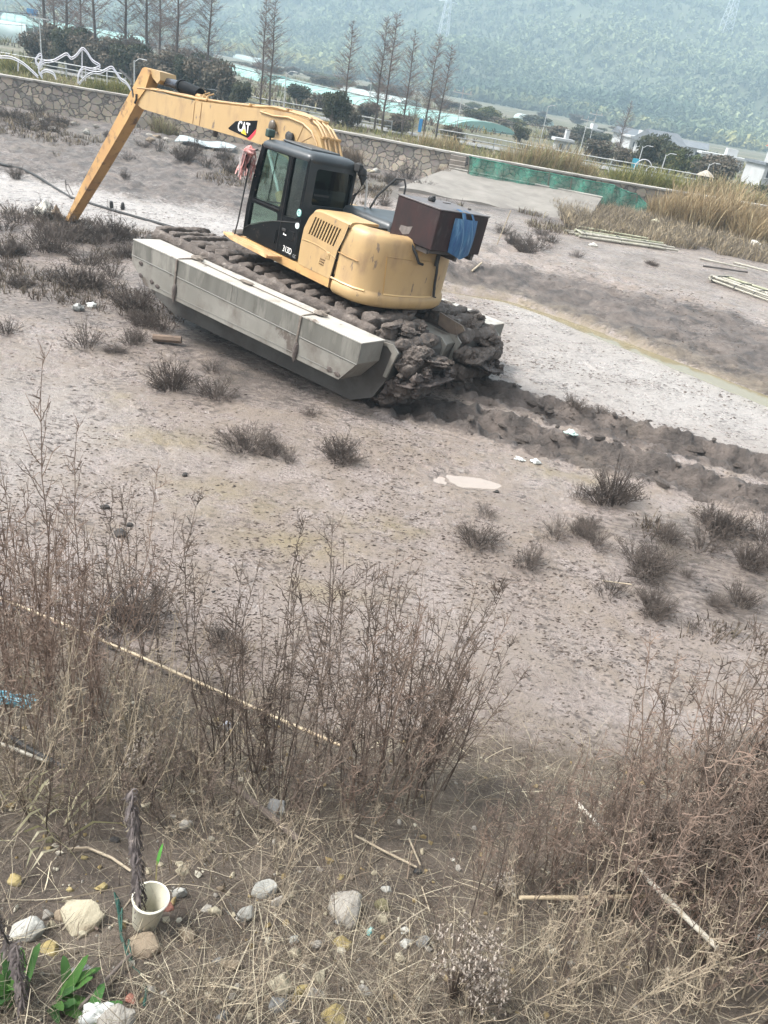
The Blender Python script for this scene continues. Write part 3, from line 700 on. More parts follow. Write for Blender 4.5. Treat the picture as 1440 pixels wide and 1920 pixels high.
b.tube([(6.95, .27, 1.60), (6.6, .27, 1.64), (6.0, .2, 1.70), (5.3, .12, 1.76), (4.9, .1, 1.78)], .018, 6)
for x in (4.95, 4.80, 4.66): b.tube([(x, -.1, 1.92), (x+.05, .0, 1.86), (x-.05, .1, 1.80), (x-.3, .14, 1.80), (x-.8, .16, 1.83)], .016, 6)
b.build("hydraulic_pipes", M_HOSE, BOOM, smooth=True)
b = MB()
for x in (6.2, 4.4, 3.0, 1.9, 1.25, .85):
    z = float(np.interp(x, [p[0] for p in top][::-1], [p[1] for p in top][::-1])); b = MB(); b.box((x, .03, z+.01), (.05, .42, .05), bevel=.01); b.build("pipe_clamp", M_YEL2, BOOM)
lg = MB(); lg.prism([(3.53, 1.455), (3.32, 1.615), (3.20, 1.64), (2.66, 1.745), (2.665, 1.60), (2.84, 1.405), (3.49, 1.44)], 1, .2505, .2545); LOGO = lg.build("logo_plate", M_BLACK, BOOM)
lg = MB(); lg.prism([(2.665, 1.60), (2.67, 1.53), (2.80, 1.385), (2.90, 1.40), (2.84, 1.43)], 1, .2507, .2555); lg.build("logo_stripe", M_RED, LOGO)
text("logo_letters", "CAT", .235, M_WHITE, LOGO, (3.045, .2565, 1.555), (math.pi/2, math.radians(-3), math.pi), .001, .80, .006)
lg = MB(); lg.prism([(3.10, 1.455), (2.93, 1.445), (3.025, 1.56)], 1, .2570, .2600); lg.build("logo_triangle", M_YPRINT, LOGO)
b = MB(); b.blob((2.16, .30, 1.74), (.09, .05, .10), 3, .1); b.box((2.06, .28, 1.66), (.12, .03, .03)); BL = b.build("boom_lamp", mat("grimy_lamp", (.09, .07, .05), .4), BOOM, smooth=50)
b = MB(); b.blob((1.62, .29, 1.63), (.09, .05, .11), 5, .3); b.blob((1.70, .28, 1.66), (.07, .03, .09), 9, .3); b.build("valve_block", M_RUBBER, BOOM, smooth=50)
b = MB(); b.tube([(6.96, .29, 1.40), (6.96, -.24, 1.40)], .085, 14); b.tube([(6.96, .31, 1.40), (6.96, .29, 1.40)], .05, 10); b.build("stick_pin", M_STICK, BOOM, smooth=50)
b = MB(); b.tube([(4.3, .0, 1.30), (4.3, .0, 1.19)], .05, 8); b.build("grease_fitting", M_STEEL, BOOM)
for y in (.42, -.37):
    b = MB(); b.tube([(.95, y, .10), (1.50, y, .75)], .085, 12); cyl = b.build("boom_cylinder", M_YEL, EXC, smooth=50)
    b = MB(); b.tube([(1.50, y, .75), (2.05, y, 1.42)], .045, 10); b.build("rod", M_CHROME, cyl, smooth=50)
# stick cylinder on top of the boom
b = MB(); b.tube([(4.95, .02, 1.84), (5.62, .02, 1.88)], .115, 14); b.tube([(5.62, .02, 1.88), (5.68, .02, 1.885)], .13, 14); SCY = b.build("stick_cylinder", M_BLACK, BOOM, smooth=50)
b = MB(); b.tube([(5.68, .02, 1.885), (6.55, .02, 1.86)], .085, 12); b.build("rod", mat("dark_rod", (.06, .065, .08), .25, metal=.6), SCY, smooth=50)
b = MB(); b.box((4.88, .02, 1.76), (.20, .22, .18), bevel=.03); b.build("cylinder_bracket", M_YEL2, BOOM)
# stick
sp = [(6.80, 2.00), (6.70, 2.03), (6.56, 2.01), (6.49, 1.93), (6.63, 1.61), (6.86, 1.40), (7.30, .87), (8.51, -.46), (9.92, -1.96), (10.0, -2.14), (10.14, -2.10), (9.16, -.80), (8.19, .34), (7.16, 1.56)]
b = MB(); b.prism(sp, 1, .275, .03); STK = b.build("stick", M_STICK, EXC)
b = MB(); b.prism([(6.52, 1.90), (6.60, 2.035), (6.20, 2.03), (6.16, 1.88), (6.26, 1.80)], 1, .22, -.16); b.build("stick_head", M_YEL, STK)
b = MB(); b.tube([(7.20, .24, 1.58), (7.36, .2, 1.68), (7.62, .2, 1.75), (7.89, .2, 1.82)], .024, 6); b.tube([(7.12, .28, 1.52), (7.22, .26, 1.62), (7.05, .29, 1.40)], .022, 6); b.tube([(6.98, .285, 1.30), (6.90, .30, 1.38), (6.92, .30, 1.48)], .024, 6)
b.build("hydraulic_hose", M_RUBBER, STK, smooth=True)
b = MB(); b.box((9.95, .03, -1.62), (.5, .16, .10), rotm(0, .87, 0), bevel=.02); b.tube([(10.05, -.1, -1.60), (10.35, -.1, -1.45)], .03, 6); b.tube([(9.9, .2, -1.35), (10.2, .2, -1.2), (10.25, .2, -1.0)], .012, 5); b.tube([(9.75, .22, -1.25), (10.0, .25, -1.05), (10.1, .25, -1.1)], .010, 5); b.build("stick_linkage", M_STEEL, STK)
# ---- undercarriage, turned a little under the house
def under(o): o.rotation_euler = (0, 0, PHI); return o
b = MB(); b.tube([(0, 0, -.42), (0, 0, -.135)], .62, 32); under(b.build("slew_ring", M_STEEL, EXC, smooth=50))
PT = [(-2.42, -.47), (-2.50, -.62), (-2.46, -1.02), (-2.28, -1.38), (-1.9, -1.58), (2.3, -1.62), (2.9, -1.45), (3.25, -1.05), (3.30, -.7), (3.2, -.47)]
for s in (1, -1):
    b = MB(); b.prism(PT, 1, .24*s, 1.60*s); pon = under(b.build("pontoon", M_HULL, EXC))
    b = MB()
    for y in (.235, 1.62):
        b.prism([(-2.20, -.50), (-2.44, -.47), (-2.56, -.56), (-2.46, -.98), (-2.40, -.98), (-2.46, -.60), (-2.36, -.53), (-2.20, -.55)], 1, (y-.02)*s, (y+.02)*s)
    b.build("end_plate", M_FLOAT, pon)
b = MB(); b.add([(-1.2, -.24, -.43), (-1.2, .24, -.43), (-2.32, .24, -.50), (-2.32, -.24, -.50), (-2.44, -.24, -.60), (-2.44, .24, -.60), (-2.30, .24, -1.05), (-2.30, -.24, -1.05), (1.5, -.24, -.43), (1.5, .24, -.43)], [(0, 1, 2, 3), (3, 2, 5, 4), (4, 5, 6, 7), (8, 9, 1, 0)])
under(b.build("centre_deck", M_FLOAT, EXC))
b = MB(); b.prism([(-2.02, -.22), (-2.50, -.29), (-2.56, -.35), (-2.40, -.50), (-2.05, -.42)], 1, -.26, -.22); b.box((-2.41, -.21, -.38), (.02, .015, .2), rotm(0, .5, 0)); under(b.build("guide_plate", mat("brown_plate", (.16, .12, .085), .7, (.10, .075, .06), 5, bump=.003), EXC))
# side floats
FP = [(-2.30, -.45), (-2.30, -.76), (-2.04, -1.10), (2.35, -1.12), (2.72, -.86), (2.78, -.72), (2.76, -.45)]
M_CAP = mat("float_top", (.40, .385, .35), .6, (.32, .305, .27), 2.5, bump=.003, bscale=12, stain=(.22, .19, .155), stain_scale=3, stain_at=(.55, .72), splash=(.13, .105, .085), splash_scale=2.6, splash_at=(.61, .65))
M_BAND = mat("grimy_band", (.130, .125, .108), .7, (.085, .081, .068), 2.2, bump=.003, bscale=14, stain=(.20, .19, .165), stain_scale=2.6, stain_at=(.50, .66), stretch=(1.6, 1, .40), splash=(.075, .068, .055), splash_scale=4.5, splash_at=(.60, .70))
for s in (1, -1):
    b = MB(); b.prism(FP, 1, 1.68*s, 2.235*s); fl = under(b.build("side_float", M_FLOAT, EXC))
    b = MB(); b.prism([(-2.31, 1.67*s), (-2.31, 2.245*s), (2.77, 2.245*s), (2.77, 1.67*s)], 2, -.455, -.440); b.build("float_top", M_CAP, fl)
    b = MB(); b.prism([(-2.285, -.458), (-2.285, -.755), (2.74, -.70), (2.745, -.458)], 1, 2.236*s, 2.2385*s); b.build("upper_band", M_BAND, fl)
    b = MB(); b.tube([(-2.30, 2.238*s, -.77), (2.76, 2.238*s, -.71)], .009, 4); b.tube([(2.3, 2.238*s, -1.05), (-2.0, 2.238*s, -1.02)], .005, 4)
    for x in (.32, .20): b.tube([(x, 2.238*s, -.47), (x, 2.238*s, -.72)], .005, 4)
    b.build("float_seam", mat("seam_grey", (.15, .145, .13), .8), fl)
    for x in (1.62, -1.15):
        b = MB()
        for k in range(2): b.tube([(x+.03*k, 1.62*s, -.42), (x+.02*k, 1.95*s, -.432), (x-.01, 2.225*s, -.432), (x+.02*k, 2.252*s, -.46), (x+.012*k, 2.25*s, -.8), (x+.03*k, 2.25*s, -1.1)], .011, 5)
        for k in range(5): b.blob((x+.06*math.sin(k*2.2)-.05, (1.92-.03*k)*s, -.405), (.07, .045, .028), k, .5)
        b.build("rope_lashing", M_ROPE, fl, smooth=50)
        b = MB(); b.blob((x, 2.245*s, -.98), (.055, .03, .15), 4, .3); b.build("mud_smear", M_CAKED, fl, smooth=50)
    b = MB(); b.tube([(1.55, 1.92*s, -.43), (.6, 1.95*s, -.43), (.2, 1.96*s, -.425), (-.4, 1.95*s, -.43), (-1.1, 1.93*s, -.43)], .008, 4); b.blob((.30, 1.96*s, -.41), (.13, .05, .03), 6, .5); b.build("tie_rope", M_ROPE, fl, smooth=50)
    b = MB()
    for x, z in ((2.5, -.98), (2.52, -.78), (-1.85, -1.02), (-2.0, -1.03), (2.2, -1.0), (2.05, -1.03)): b.blob((x, 2.237*s, z), (.055, .012, .04), int(x*10), .4)
    b.build("mud_spot", M_CAKED, fl, smooth=50)
# track shoes: mud-caked bars round each pontoon
loop = [(-1.9, -.36), (2.9, -.36), (3.35, -.55), (3.42, -.9), (3.3, -1.2)]
def shoe_mesh(seed, fat=1.0, big=False):
    b = MB(); rr_ = random.Random(seed)
    b.blob((0, 0, 0), (.105*fat, .64, .075*fat), seed, .22, 12, 16, rotm(math.pi/2, 0, 0) @ Matrix.Identity(3), 2.4) if False else None
    n = 18; prev = []
    for k in range(n+1):
        t = -1+2*k/n; e = (1-abs(t)**14)**.5 if abs(t) < 1 else .3
        a = .088*fat*(e+.05)*(1+(.18 if big else .07)*math.sin(5*t+seed)+.15*rr_.uniform(-1, 1)); c = .072*fat*(e+.05)*(1+(.28 if big else .10)*math.sin(7*t+2*seed)+.15*rr_.uniform(-1, 1))
        prev.append([(a*math.copysign(abs(math.cos(w))**.45, math.cos(w))*(1+.10*math.sin(3*w+4*t+seed)+.08*rr_.uniform(-1, 1)), .62*t, c*math.copysign(abs(math.sin(w))**.45, math.sin(w))*(1+.10*math.cos(2*w+6*t)+.08*rr_.uniform(-1, 1))) for w in [2*math.pi*i/14 for i in range(14)]])
    b.loft(prev)
    if big:
        for k in range(3): b.blob((rr_.uniform(-.10, .10), rr_.uniform(-.58, .58), rr_.uniform(-.08, .12)), (rr_.uniform(.07, .13), rr_.uniform(.12, .28), rr_.uniform(.05, .10)), seed*10+k, .4, 10, 8, None, 2.2)
    return b
SH = [shoe_mesh(k, 1.0).build("track_shoe", M_CAKE, EXC, smooth='all') for k in range(3)]
SHB = [shoe_mesh(20+k, 1.2, True).build("track_shoe", M_CAKE, EXC, smooth='all') for k in range(4)]
for q in SH: crumble(q, .010, 16)
for q in SHB: crumble(q, .024, 11)
used = set()
def put_shoe(src, x, y, z, ry, rz=0, sc=(1, 1, 1)):
    if src.name in used: o = src.copy(); C.objects.link(o)
    else: o = src; used.add(src.name)
    o.parent = EXC
    o.matrix_local = Matrix.Rotation(PHI, 4, 'Z') @ Matrix.Translation((x, y, z)) @ Matrix.Rotation(rz, 4, 'Z') @ Matrix.Rotation(ry, 4, 'Y') @ Matrix.Diagonal((*sc, 1))
    return o
for s in (1, -1):
    yc = .93*s
    for k in range(16):
        x = -1.45+.30*k; put_shoe(R.choice(SH), x+R.uniform(-.03, .03), yc+R.uniform(-.03, .03), -.37+R.uniform(-.02, .02), R.uniform(-.3, .3), R.uniform(-.05, .05), (R.uniform(.9, 1.2), R.uniform(.88, 1.0), R.uniform(.85, 1.15)))
    for x, z, ry in ((3.30, -.55, -.8), (3.45, -.85, -1.4), (3.36, -1.15, -1.9)): put_shoe(R.choice(SH), x, yc, z, ry)
    for x, z, ry in ((-1.80, -.36, 0), (-2.12, -.40, .2), (-2.42, -.52, .8), (-2.62, -.80, 1.4), (-2.60, -1.10, 1.8), (-2.44, -1.38, 2.2)):
        put_shoe(R.choice(SHB), x+R.uniform(-.03, .03), yc+R.uniform(-.02, .02), z, ry, R.uniform(-.08, .08), (R.uniform(.95, 1.1), .98, R.uniform(.9, 1.2)))
    # edge rail heaped with mud
    b = MB()
    rings = []
    for k in range(46):
        x = 3.0-.112*k; nz = lambda q: .5+.5*math.sin(q)
        w = .055+.025*nz(x*7)+.02*R.random(); h = .07+.04*nz(x*9+1)+.03*R.random()
        dz = -.08*max(0, -1.6-x)
        rings.append([(x, (1.56+w*math.cos(a)*(1+.2*R.uniform(-1, 1)))*s, -.43+dz+h*math.sin(a)*(1+.2*R.uniform(-1, 1))) for a in [2*math.pi*i/9 for i in range(9)]])
    b.loft(rings); crumble(under(b.build("track_rail", M_CAKE, EXC, smooth='all')), .02, 12)
    # mud between shoes
    b = MB(); rings = []
    for k in range(60):
        x = 3.1-.09*k; ring = []
        for j in range(15):
            y = .30+.09*j; ring.append((x+R.uniform(-.02, .02), y*s, -.45+.05*R.random()))
        rings.append(ring+[(x, 1.56*s, -.55), (x, .30*s, -.55)])
    b.loft(rings); under(b.build("track_belt", M_CAKED, EXC, smooth='all'))
    # heavy clumps at the tail
    for k, (x, y, z, a, bb, c) in enumerate(((-2.60, 1.25, -.62, .2, .3, .16), (-2.80, 1.0, -.98, .26, .5, .09), (-2.74, .75, -.74, .24, .42, .08), (-2.50, 1.38, -1.12, .2, .2, .22), (-2.48, .7, -1.30, .26, .3, .2), (-2.30, 1.2, -1.42, .3, .3, .18), (-2.25, 1.0, -.40, .22, .35, .12))):
        b = MB(); b.blob((x, y*s, z), (a*.9, bb*1.15, c*.75), 60+k+int(9*s), .42, 18, 13, rotm(R.uniform(-.3, .3), R.uniform(-.4, .4), R.uniform(-.3, .3)), 2.1)
        for q in range(4): b.blob((x-R.uniform(0, .14), y*s+R.uniform(-bb, bb), z+R.uniform(-.12, .14)), (R.uniform(.05, .10), R.uniform(.06, .13), R.uniform(.05, .09)), 200+k*7+q, .45, 10, 8, None, 2.4)
        crumble(under(b.build("mud_clump", M_CAKED if k % 2 else M_CAKE, EXC, smooth='all')), .036, 15, 2)
# ---- things hung on the machine
def world_of(p): return EXC.matrix_world @ Vector(p)
def child_world(b, name, m, smooth=False):
    """things resting on the machine are built in its axes but stay top-level"""
    o = b.build(name, m, None, smooth); o.matrix_world = EXC.matrix_world.copy(); return o
b = MB(); n = 12; ring = []
for k in range(n+1):
    z = 1.335-.50*k/n; half = .27-.03*(k/n)**2; dep = .04+.085*(k/n)*(1.15-k/n)*2
    ring.append([(bx0-.012-(dep if 0 < j < 12 else 0)*(1-.55*abs(j/6-1)**3)-.004*math.sin(j*1.9+k*.5), -.13-half+2*half*j/12, z-(.085*(1-abs(j/6-1))*(k/n)**3)) for j in range(13)]+[(bx0-.004, -.13+half, z), (bx0-.004, -.13-half, z)])
b.loft(ring)
bag = child_world(b, "bag", M_BLUE, 60); tag(bag, "blue woven plastic bag hanging on the rusty box", "bag")
b = MB(); b.ribbon([(bx0-.06, -.02, 1.33), (bx0-.01, -.02, 1.42), (bx0+.10, .0, 1.445), (bx0+.16, .03, 1.44)], .045, side=Vector((0, 1, 0))); b.ribbon([(bx0-.06, -.25, 1.33), (bx0-.01, -.22, 1.42), (bx0+.10, -.14, 1.445), (bx0+.16, -.05, 1.44)], .025, side=Vector((0, 1, 0)))
b.build("bag_strap", M_BLUE, bag)
b = MB()
for k in (2, 5): b.tube([(bx0-.055, -.36+.075*k, 1.33), (bx0-.105, -.36+.073*k, 1.2), (bx0-.15, -.36+.073*k, 1.05), (bx0-.155, -.35+.072*k, .86)], .004, 4)
b.build("bag_stitching", mat("pale_thread", (.13, .22, .30), .8), bag)
b = MB(); rr2 = random.Random(4)
for k in range(26):
    x, y, z = 1.29+rr2.uniform(-.10, .12), 1.34+rr2.uniform(-.11, .12), 1.38-rr2.uniform(0, .12)
    P = [(x, y, z)]
    for q in range(4): x += rr2.uniform(-.025, .025); y += rr2.uniform(-.025, .025); z -= rr2.uniform(.04, .12); P.append((x, y, z))
    b.ribbon(P, [rr2.uniform(.012, .03) for _ in P])
b.blob((1.28, 1.34, 1.36), (.10, .10, .07), 3, .5, 12, 9, None, 3)
rag = child_world(b, "rag", M_RAGP); tag(rag, "faded red and grey rag tied over the cab mirror", "rag")
b = MB()
for k in range(9):
    x, y, z = 1.33+rr2.uniform(-.08, .09), 1.36+rr2.uniform(-.11, .12), 1.36
    b.ribbon([(x, y, z), (x+.01, y+.01, z-.15), (x+rr2.uniform(-.04, .04), y, z-.34-rr2.random()*.1)], .022)
b.build("grey_strip", M_RAGW, rag)
# ------------------------------------------------------------------ valley, hills and everything beyond the mud
M_TRUNK = mat("grey_bark", (.110, .088, .076), .9, (.075, .060, .052), 6)
M_TWIG = mat("bare_twigs", (.20, .150, .130), .9, (.15, .115, .10), 3)
def leaf_mat(name, attr="tone", tr=.25):
    m = bpy.data.materials.new(name); m.use_nodes = True; nt = m.node_tree; bs = nt.nodes['Principled BSDF']
    a = nt.nodes.new('ShaderNodeVertexColor'); a.layer_name = attr
    nt.links.new(a.outputs[0], bs.inputs['Base Color']); bs.inputs['Roughness'].default_value = .8; bs.inputs['Specular IOR Level'].default_value = .2
    t = nt.nodes.new('ShaderNodeBsdfTranslucent'); nt.links.new(a.outputs[0], t.inputs[0])
    x = nt.nodes.new('ShaderNodeMixShader'); x.inputs[0].default_value = tr
    nt.links.new(bs.outputs[0], x.inputs[1]); nt.links.new(t.outputs[0], x.inputs[2]); nt.links.new(x.outputs[0], nt.nodes['Material Output'].inputs[0]); return m
M_LEAF = leaf_mat("leaf_tones"); M_STRAW = leaf_mat("straw_tones", tr=.15)
def hill_h(x, y):
    az = np.degrees(np.arctan2(x, y)); yb = 372-.22*np.clip(x, -250, 250)
    t = sst(-20, 640, y-yb)
    spur = 1-.80*sst(24.0, 33, az+3*fbm(x*.004, y*.004, 90, 2))*sst(420, 700, y)
    lift = .72+.5*sst(-25, 12, az)
    return .3+150*t**1.15*lift*spur*(1+.95*fbm(x*.0052, y*.0052, 91, 4))+26*sst(0, 120, y-yb)*fbm(x*.012, y*.012, 95, 4)
def far_h(x, y): return .2+330*sst(900, 2000, y)*(1+.5*fbm(x*.0016, y*.0016, 97, 4))
M_HILL = mat("hill_soil", (.055, .066, .034), .95, (.085, .090, .045), .03)
def sheet(name, fn, x0, x1, y0, y1, nx, ny):
    X, Y = np.meshgrid(np.linspace(x0, x1, nx), np.linspace(y0, y1, ny)); Z = fn(X, Y); i = np.arange(nx*ny).reshape(ny, nx)
    F = np.stack([i[:-1, :-1], i[:-1, 1:], i[1:, 1:], i[1:, :-1]], -1).reshape(-1, 4)
    return tag(np_mesh(name, np.stack([X, Y, Z], -1).reshape(-1, 3), F, M_HILL), kind='structure')
sheet("hill", hill_h, -950, 900, 290, 1350, 260, 180)
sheet("distant_hill", far_h, -1500, 2200, 1250, 2300, 140, 60)
def blades(P, Hh, nb, spread, wid, tone, lean=.5, seed=1, droop=.0, segs=1):
    """many upright blades round points P (n,3): returns V, F, colour arrays"""
    g = np.random.default_rng(seed); n = len(P); m = n*nb
    B = np.repeat(P, nb, 0).astype(float); H = np.repeat(Hh, nb)*g.uniform(.55, 1.1, m)
    a = g.uniform(0, 2*np.pi, m); r = g.uniform(0, 1, m)**.6
    if np.ndim(spread): spread = np.repeat(spread, nb)
    B[:, 0] += np.cos(a)*r*spread; B[:, 1] += np.sin(a)*r*spread
    a2 = a+g.normal(0, .7, m); ln = lean*H*g.uniform(.2, 1.2, m)*(.35+r)
    w = (np.repeat(wid, nb) if np.ndim(wid) else np.full(m, wid))*g.uniform(.6, 1.3, m)
    ph = g.uniform(0, np.pi, m); sx, sy = np.cos(ph)*w, np.sin(ph)*w
    col = np.repeat(tone, nb, 0)*g.uniform(.7, 1.3, (m, 1)); V = []; ks = segs+1
    for k in range(ks):
        t = k/segs; f = t**1.6
        c = B+np.stack([np.cos(a2)*ln*f, np.sin(a2)*ln*f, H*(t-droop*t**3)], -1)
        tw = 1-.75*t if segs > 1 else 1-.55*t
        V.append(np.stack([c-np.stack([sx*tw, sy*tw, 0*sx], -1), c+np.stack([sx*tw, sy*tw, 0*sx], -1)], 1))
    V = np.stack(V, 1).reshape(m, ks*2, 3); o = (np.arange(m)*ks*2)[:, None]
    F = np.concatenate([np.stack([o+2*k, o+2*k+1, o+2*k+3, o+2*k+2], -1) for k in range(segs)], 1).reshape(-1, 4)
    return V.reshape(-1, 3), F, np.repeat(col, ks*2, 0)
def forest():
    g = np.random.default_rng(5); n = 40000
    az = np.radians(g.uniform(-36, 38, n)); r = 300*np.exp(g.uniform(0, 1.25, n)); X = r*np.sin(az); Y = r*np.cos(az)
    yb = 372-.22*np.clip(X, -250, 250); k = (Y > yb+2*g.normal(0, 2, n)) & (Y < 1300) & (np.abs(X) < 880)
    X, Y, yb = X[k], Y[k], yb[k]; Z = hill_h(X, Y)-.6
    n1 = fbm(X*.010, Y*.010, 101, 4); n2 = fbm(X*.03, Y*.03, 103, 3); up = Y-yb
    bam = np.array([.150, .165, .085]); yel = np.array([.20, .185, .07]); drk = np.array([.035, .055, .032]); brn = np.array([.15, .115, .085])
    f = np.clip(.5+n1*3.4, 0, 1)[:, None]; col = bam*1.15*f+np.array([.075, .098, .055])*(1-f)
    q = (sst(70, 10, up)*sst(-.15, .12, n2))[:, None]*.8; col = col*(1-q)+yel*q
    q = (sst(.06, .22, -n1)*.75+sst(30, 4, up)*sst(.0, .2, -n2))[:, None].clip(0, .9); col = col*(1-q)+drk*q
    q = (sst(.18, .3, n2)*sst(-100, -160, X)*sst(120, 30, up))[:, None]*.7; col = col*(1-q)+brn*q
    n = len(X); q_ = 11; rad = g.uniform(1.5, 3.1, n)*(.75+.25*np.sqrt(Y/400)); d = g.normal(0, 1, (n, q_, 3)); d[..., 2] = np.abs(d[..., 2]); d /= np.linalg.norm(d, axis=-1)[..., None]
    P = np.stack([X, Y, Z], -1)[:, None]+d*(rad[:, None, None]*np.array([.8, .8, 1.9])); P[..., 0] += .35*(P[..., 2]-Z[:, None])*g.uniform(.2, 1, n)[:, None]
    u = np.cross(d, g.normal(0, 1, (n, q_, 3))); u /= np.linalg.norm(u, axis=-1)[..., None]+1e-9; v = np.cross(d, u); v[..., 2] -= .5; s_ = (rad[:, None]*g.uniform(.22, .5, (n, q_)))[..., None]
    V = np.stack([P-u*s_*.55-v*s_, P+u*s_*.55-v*s_, P+u*s_*.35+v*s_, P-u*s_*.35+v*s_], 2).reshape(-1, 3); F = np.arange(len(V)).reshape(-1, 4)
    top_lit = .30+1.15*d[..., 2]; c = np.repeat((col[:, None]*g.uniform(.72, 1.28, (n, 1, 1))*(g.uniform(.8, 1.2, (n, q_))*top_lit)[..., None]).reshape(-1, 3), 4, 0)  # light from above put into leaf colour: crown tops paler, bases darker
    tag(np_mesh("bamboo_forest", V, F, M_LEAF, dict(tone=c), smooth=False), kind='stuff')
forest()

# ---- stone wall
def masonry():
    m = bpy.data.materials.new("rubble_masonry"); m.use_nodes = True; nt = m.node_tree; L = nt.links; N = nt.nodes; bs = N['Principled BSDF']; bs.inputs['Roughness'].default_value = .9
    tc = N.new('ShaderNodeTexCoord'); mp = N.new('ShaderNodeMapping'); mp.inputs['Scale'].default_value = (4.9, .6, 6.0); L.new(tc.outputs['Object'], mp.inputs[0])
    w = N.new('ShaderNodeTexNoise'); w.inputs['Scale'].default_value = 1.5; L.new(mp.outputs[0], w.inputs[0])
    ad = N.new('ShaderNodeMix'); ad.data_type = 'VECTOR'; ad.inputs[0].default_value = .42; L.new(mp.outputs[0], ad.inputs[4]); L.new(w.outputs['Color'], ad.inputs[5])
    ve = N.new('ShaderNodeTexVoronoi'); ve.feature = 'DISTANCE_TO_EDGE'; ve.inputs['Scale'].default_value = 1.0; L.new(ad.outputs[1], ve.inputs[0])
    vc = N.new('ShaderNodeTexVoronoi'); vc.inputs['Scale'].default_value = 1.0; L.new(ad.outputs[1], vc.inputs[0])
    r = N.new('ShaderNodeMapRange'); r.inputs[1].default_value = .02; r.inputs[2].default_value = .06; L.new(ve.outputs['Distance'], r.inputs[0])
    hs = N.new('ShaderNodeSeparateColor'); L.new(vc.outputs['Color'], hs.inputs[0])
    c1 = N.new('ShaderNodeMix'); c1.data_type = 'RGBA'; L.new(hs.outputs[0], c1.inputs[0]); c1.inputs[6].default_value = (.44, .375, .29, 1); c1.inputs[7].default_value = (.22, .195, .175, 1)
    n = N.new('ShaderNodeTexNoise'); n.inputs['Scale'].default_value = 9; n.inputs['Detail'].default_value = 6; L.new(tc.outputs['Object'], n.inputs[0])
    c2 = N.new('ShaderNodeMix'); c2.data_type = 'RGBA'; c2.blend_type = 'MULTIPLY'; c2.inputs[0].default_value = .35; L.new(c1.outputs[2], c2.inputs[6]); L.new(n.outputs['Color'], c2.inputs[7])
    c3 = N.new('ShaderNodeMix'); c3.data_type = 'RGBA'; L.new(r.outputs[0], c3.inputs[0]); c3.inputs[6].default_value = (.13, .115, .10, 1); L.new(c2.outputs[2], c3.inputs[7])
    L.new(c3.outputs[2], bs.inputs['Base Color'])
    b = N.new('ShaderNodeBump'); b.inputs['Distance'].default_value = .06; L.new(r.outputs[0], b.inputs['Height']); L.new(b.outputs[0], bs.inputs['Normal']); return m
M_MASON = masonry(); M_COPE = mat("concrete_coping", (.36, .345, .31), .85, (.26, .24, .21), 1.2, stain=(.14, .12, .10), stain_scale=2)
sw = empty("stone_wall", (0, 40.4, .6), 0, "long rubble stone retaining wall with concrete coping behind the mud flat", "wall")
xs = np.linspace(-60, 45, 141); b = MB(); V = []; cp = MB(); K = []
for x in xs:
    y = float(wall_y(x)); g0 = 0.0; wob = lambda: R.uniform(-.03, .03)
    V.append([(x, y-.28+wob(), .05), (x, y-.22+wob(), .6), (x, y-.16+wob(), 1.2), (x, y-.12, 1.72), (x, y+.35, 1.72), (x, y+.35, .05)])
    K.append([(x, y-.20, 1.723), (x, y-.20, 1.80), (x, y+.38, 1.80), (x, y+.38, 1.723)])
b.loft(V); cp.loft(K)
for bb, nm, m in ((b, "wall_body", M_MASON), (cp, "coping", M_COPE)):
    o = bb.build(nm, m); o.parent = sw; o.matrix_parent_inverse = Matrix.Translation((0, -40.4, -.6))
# stairs against the wall
st = MB(); p = Vector((.55, 0, 0))
for k in range(6):
    z1 = 1.70-.19*k; y0 = float(wall_y(.55))-.25-.28*k
    st.box((.55, y0-.14, (z1+.2)/2), (.75, .28, z1-.2))
o = st.build("stone_steps", mat("worn_steps", (.27, .235, .20), .9, (.18, .155, .13), 3, bump=.01, bscale=10)); tag(o, "short flight of weathered stone steps against the wall by the netting", "steps")
# concrete ramp
rp = MB(); a0, a1 = (-.9, 36.0), (.9, 39.2)
pts = [(-1.7, 33.6, .60), (.2, 39.3, 1.16), (7.4, 38.6, 1.10), (6.0, 33.4, .50)]
n = 24; grid = []
for i in range(n+1):
    t = i/n; L_ = []
    for j in range(9):
        u = j/8; p = [(1-t)*((1-u)*pts[0][q]+u*pts[1][q])+t*((1-u)*pts[3][q]+u*pts[2][q]) for q in range(3)]
        L_.append((p[0]+.12*math.sin(t*9)*(1-u), p[1], p[2]+.03*math.sin(t*6+u*3)+.05*(1-u)*math.sin(t*17)))
    grid.append(L_)
rp.loft([r_+[(r_[-1][0], r_[-1][1]+.1, -.1), (r_[0][0], r_[0][1], -.1)] for r_ in grid])
o = rp.build("concrete_ramp", mat("ramp_concrete", (.205, .188, .165), .85, (.15, .136, .118), 1.4, bump=.01, bscale=6, stain=(.14, .125, .11), stain_scale=1.1), smooth=50)
tag(o, "pale sloping concrete ramp below the green netting", "ramp")
b = MB(); b.tube([(.2+7.2*k/12, 39.3-.7*k/12-.05, 1.19-.05*k/12) for k in range(13)], .05, 6); e = b.build("ramp_edge", M_COPE, o)
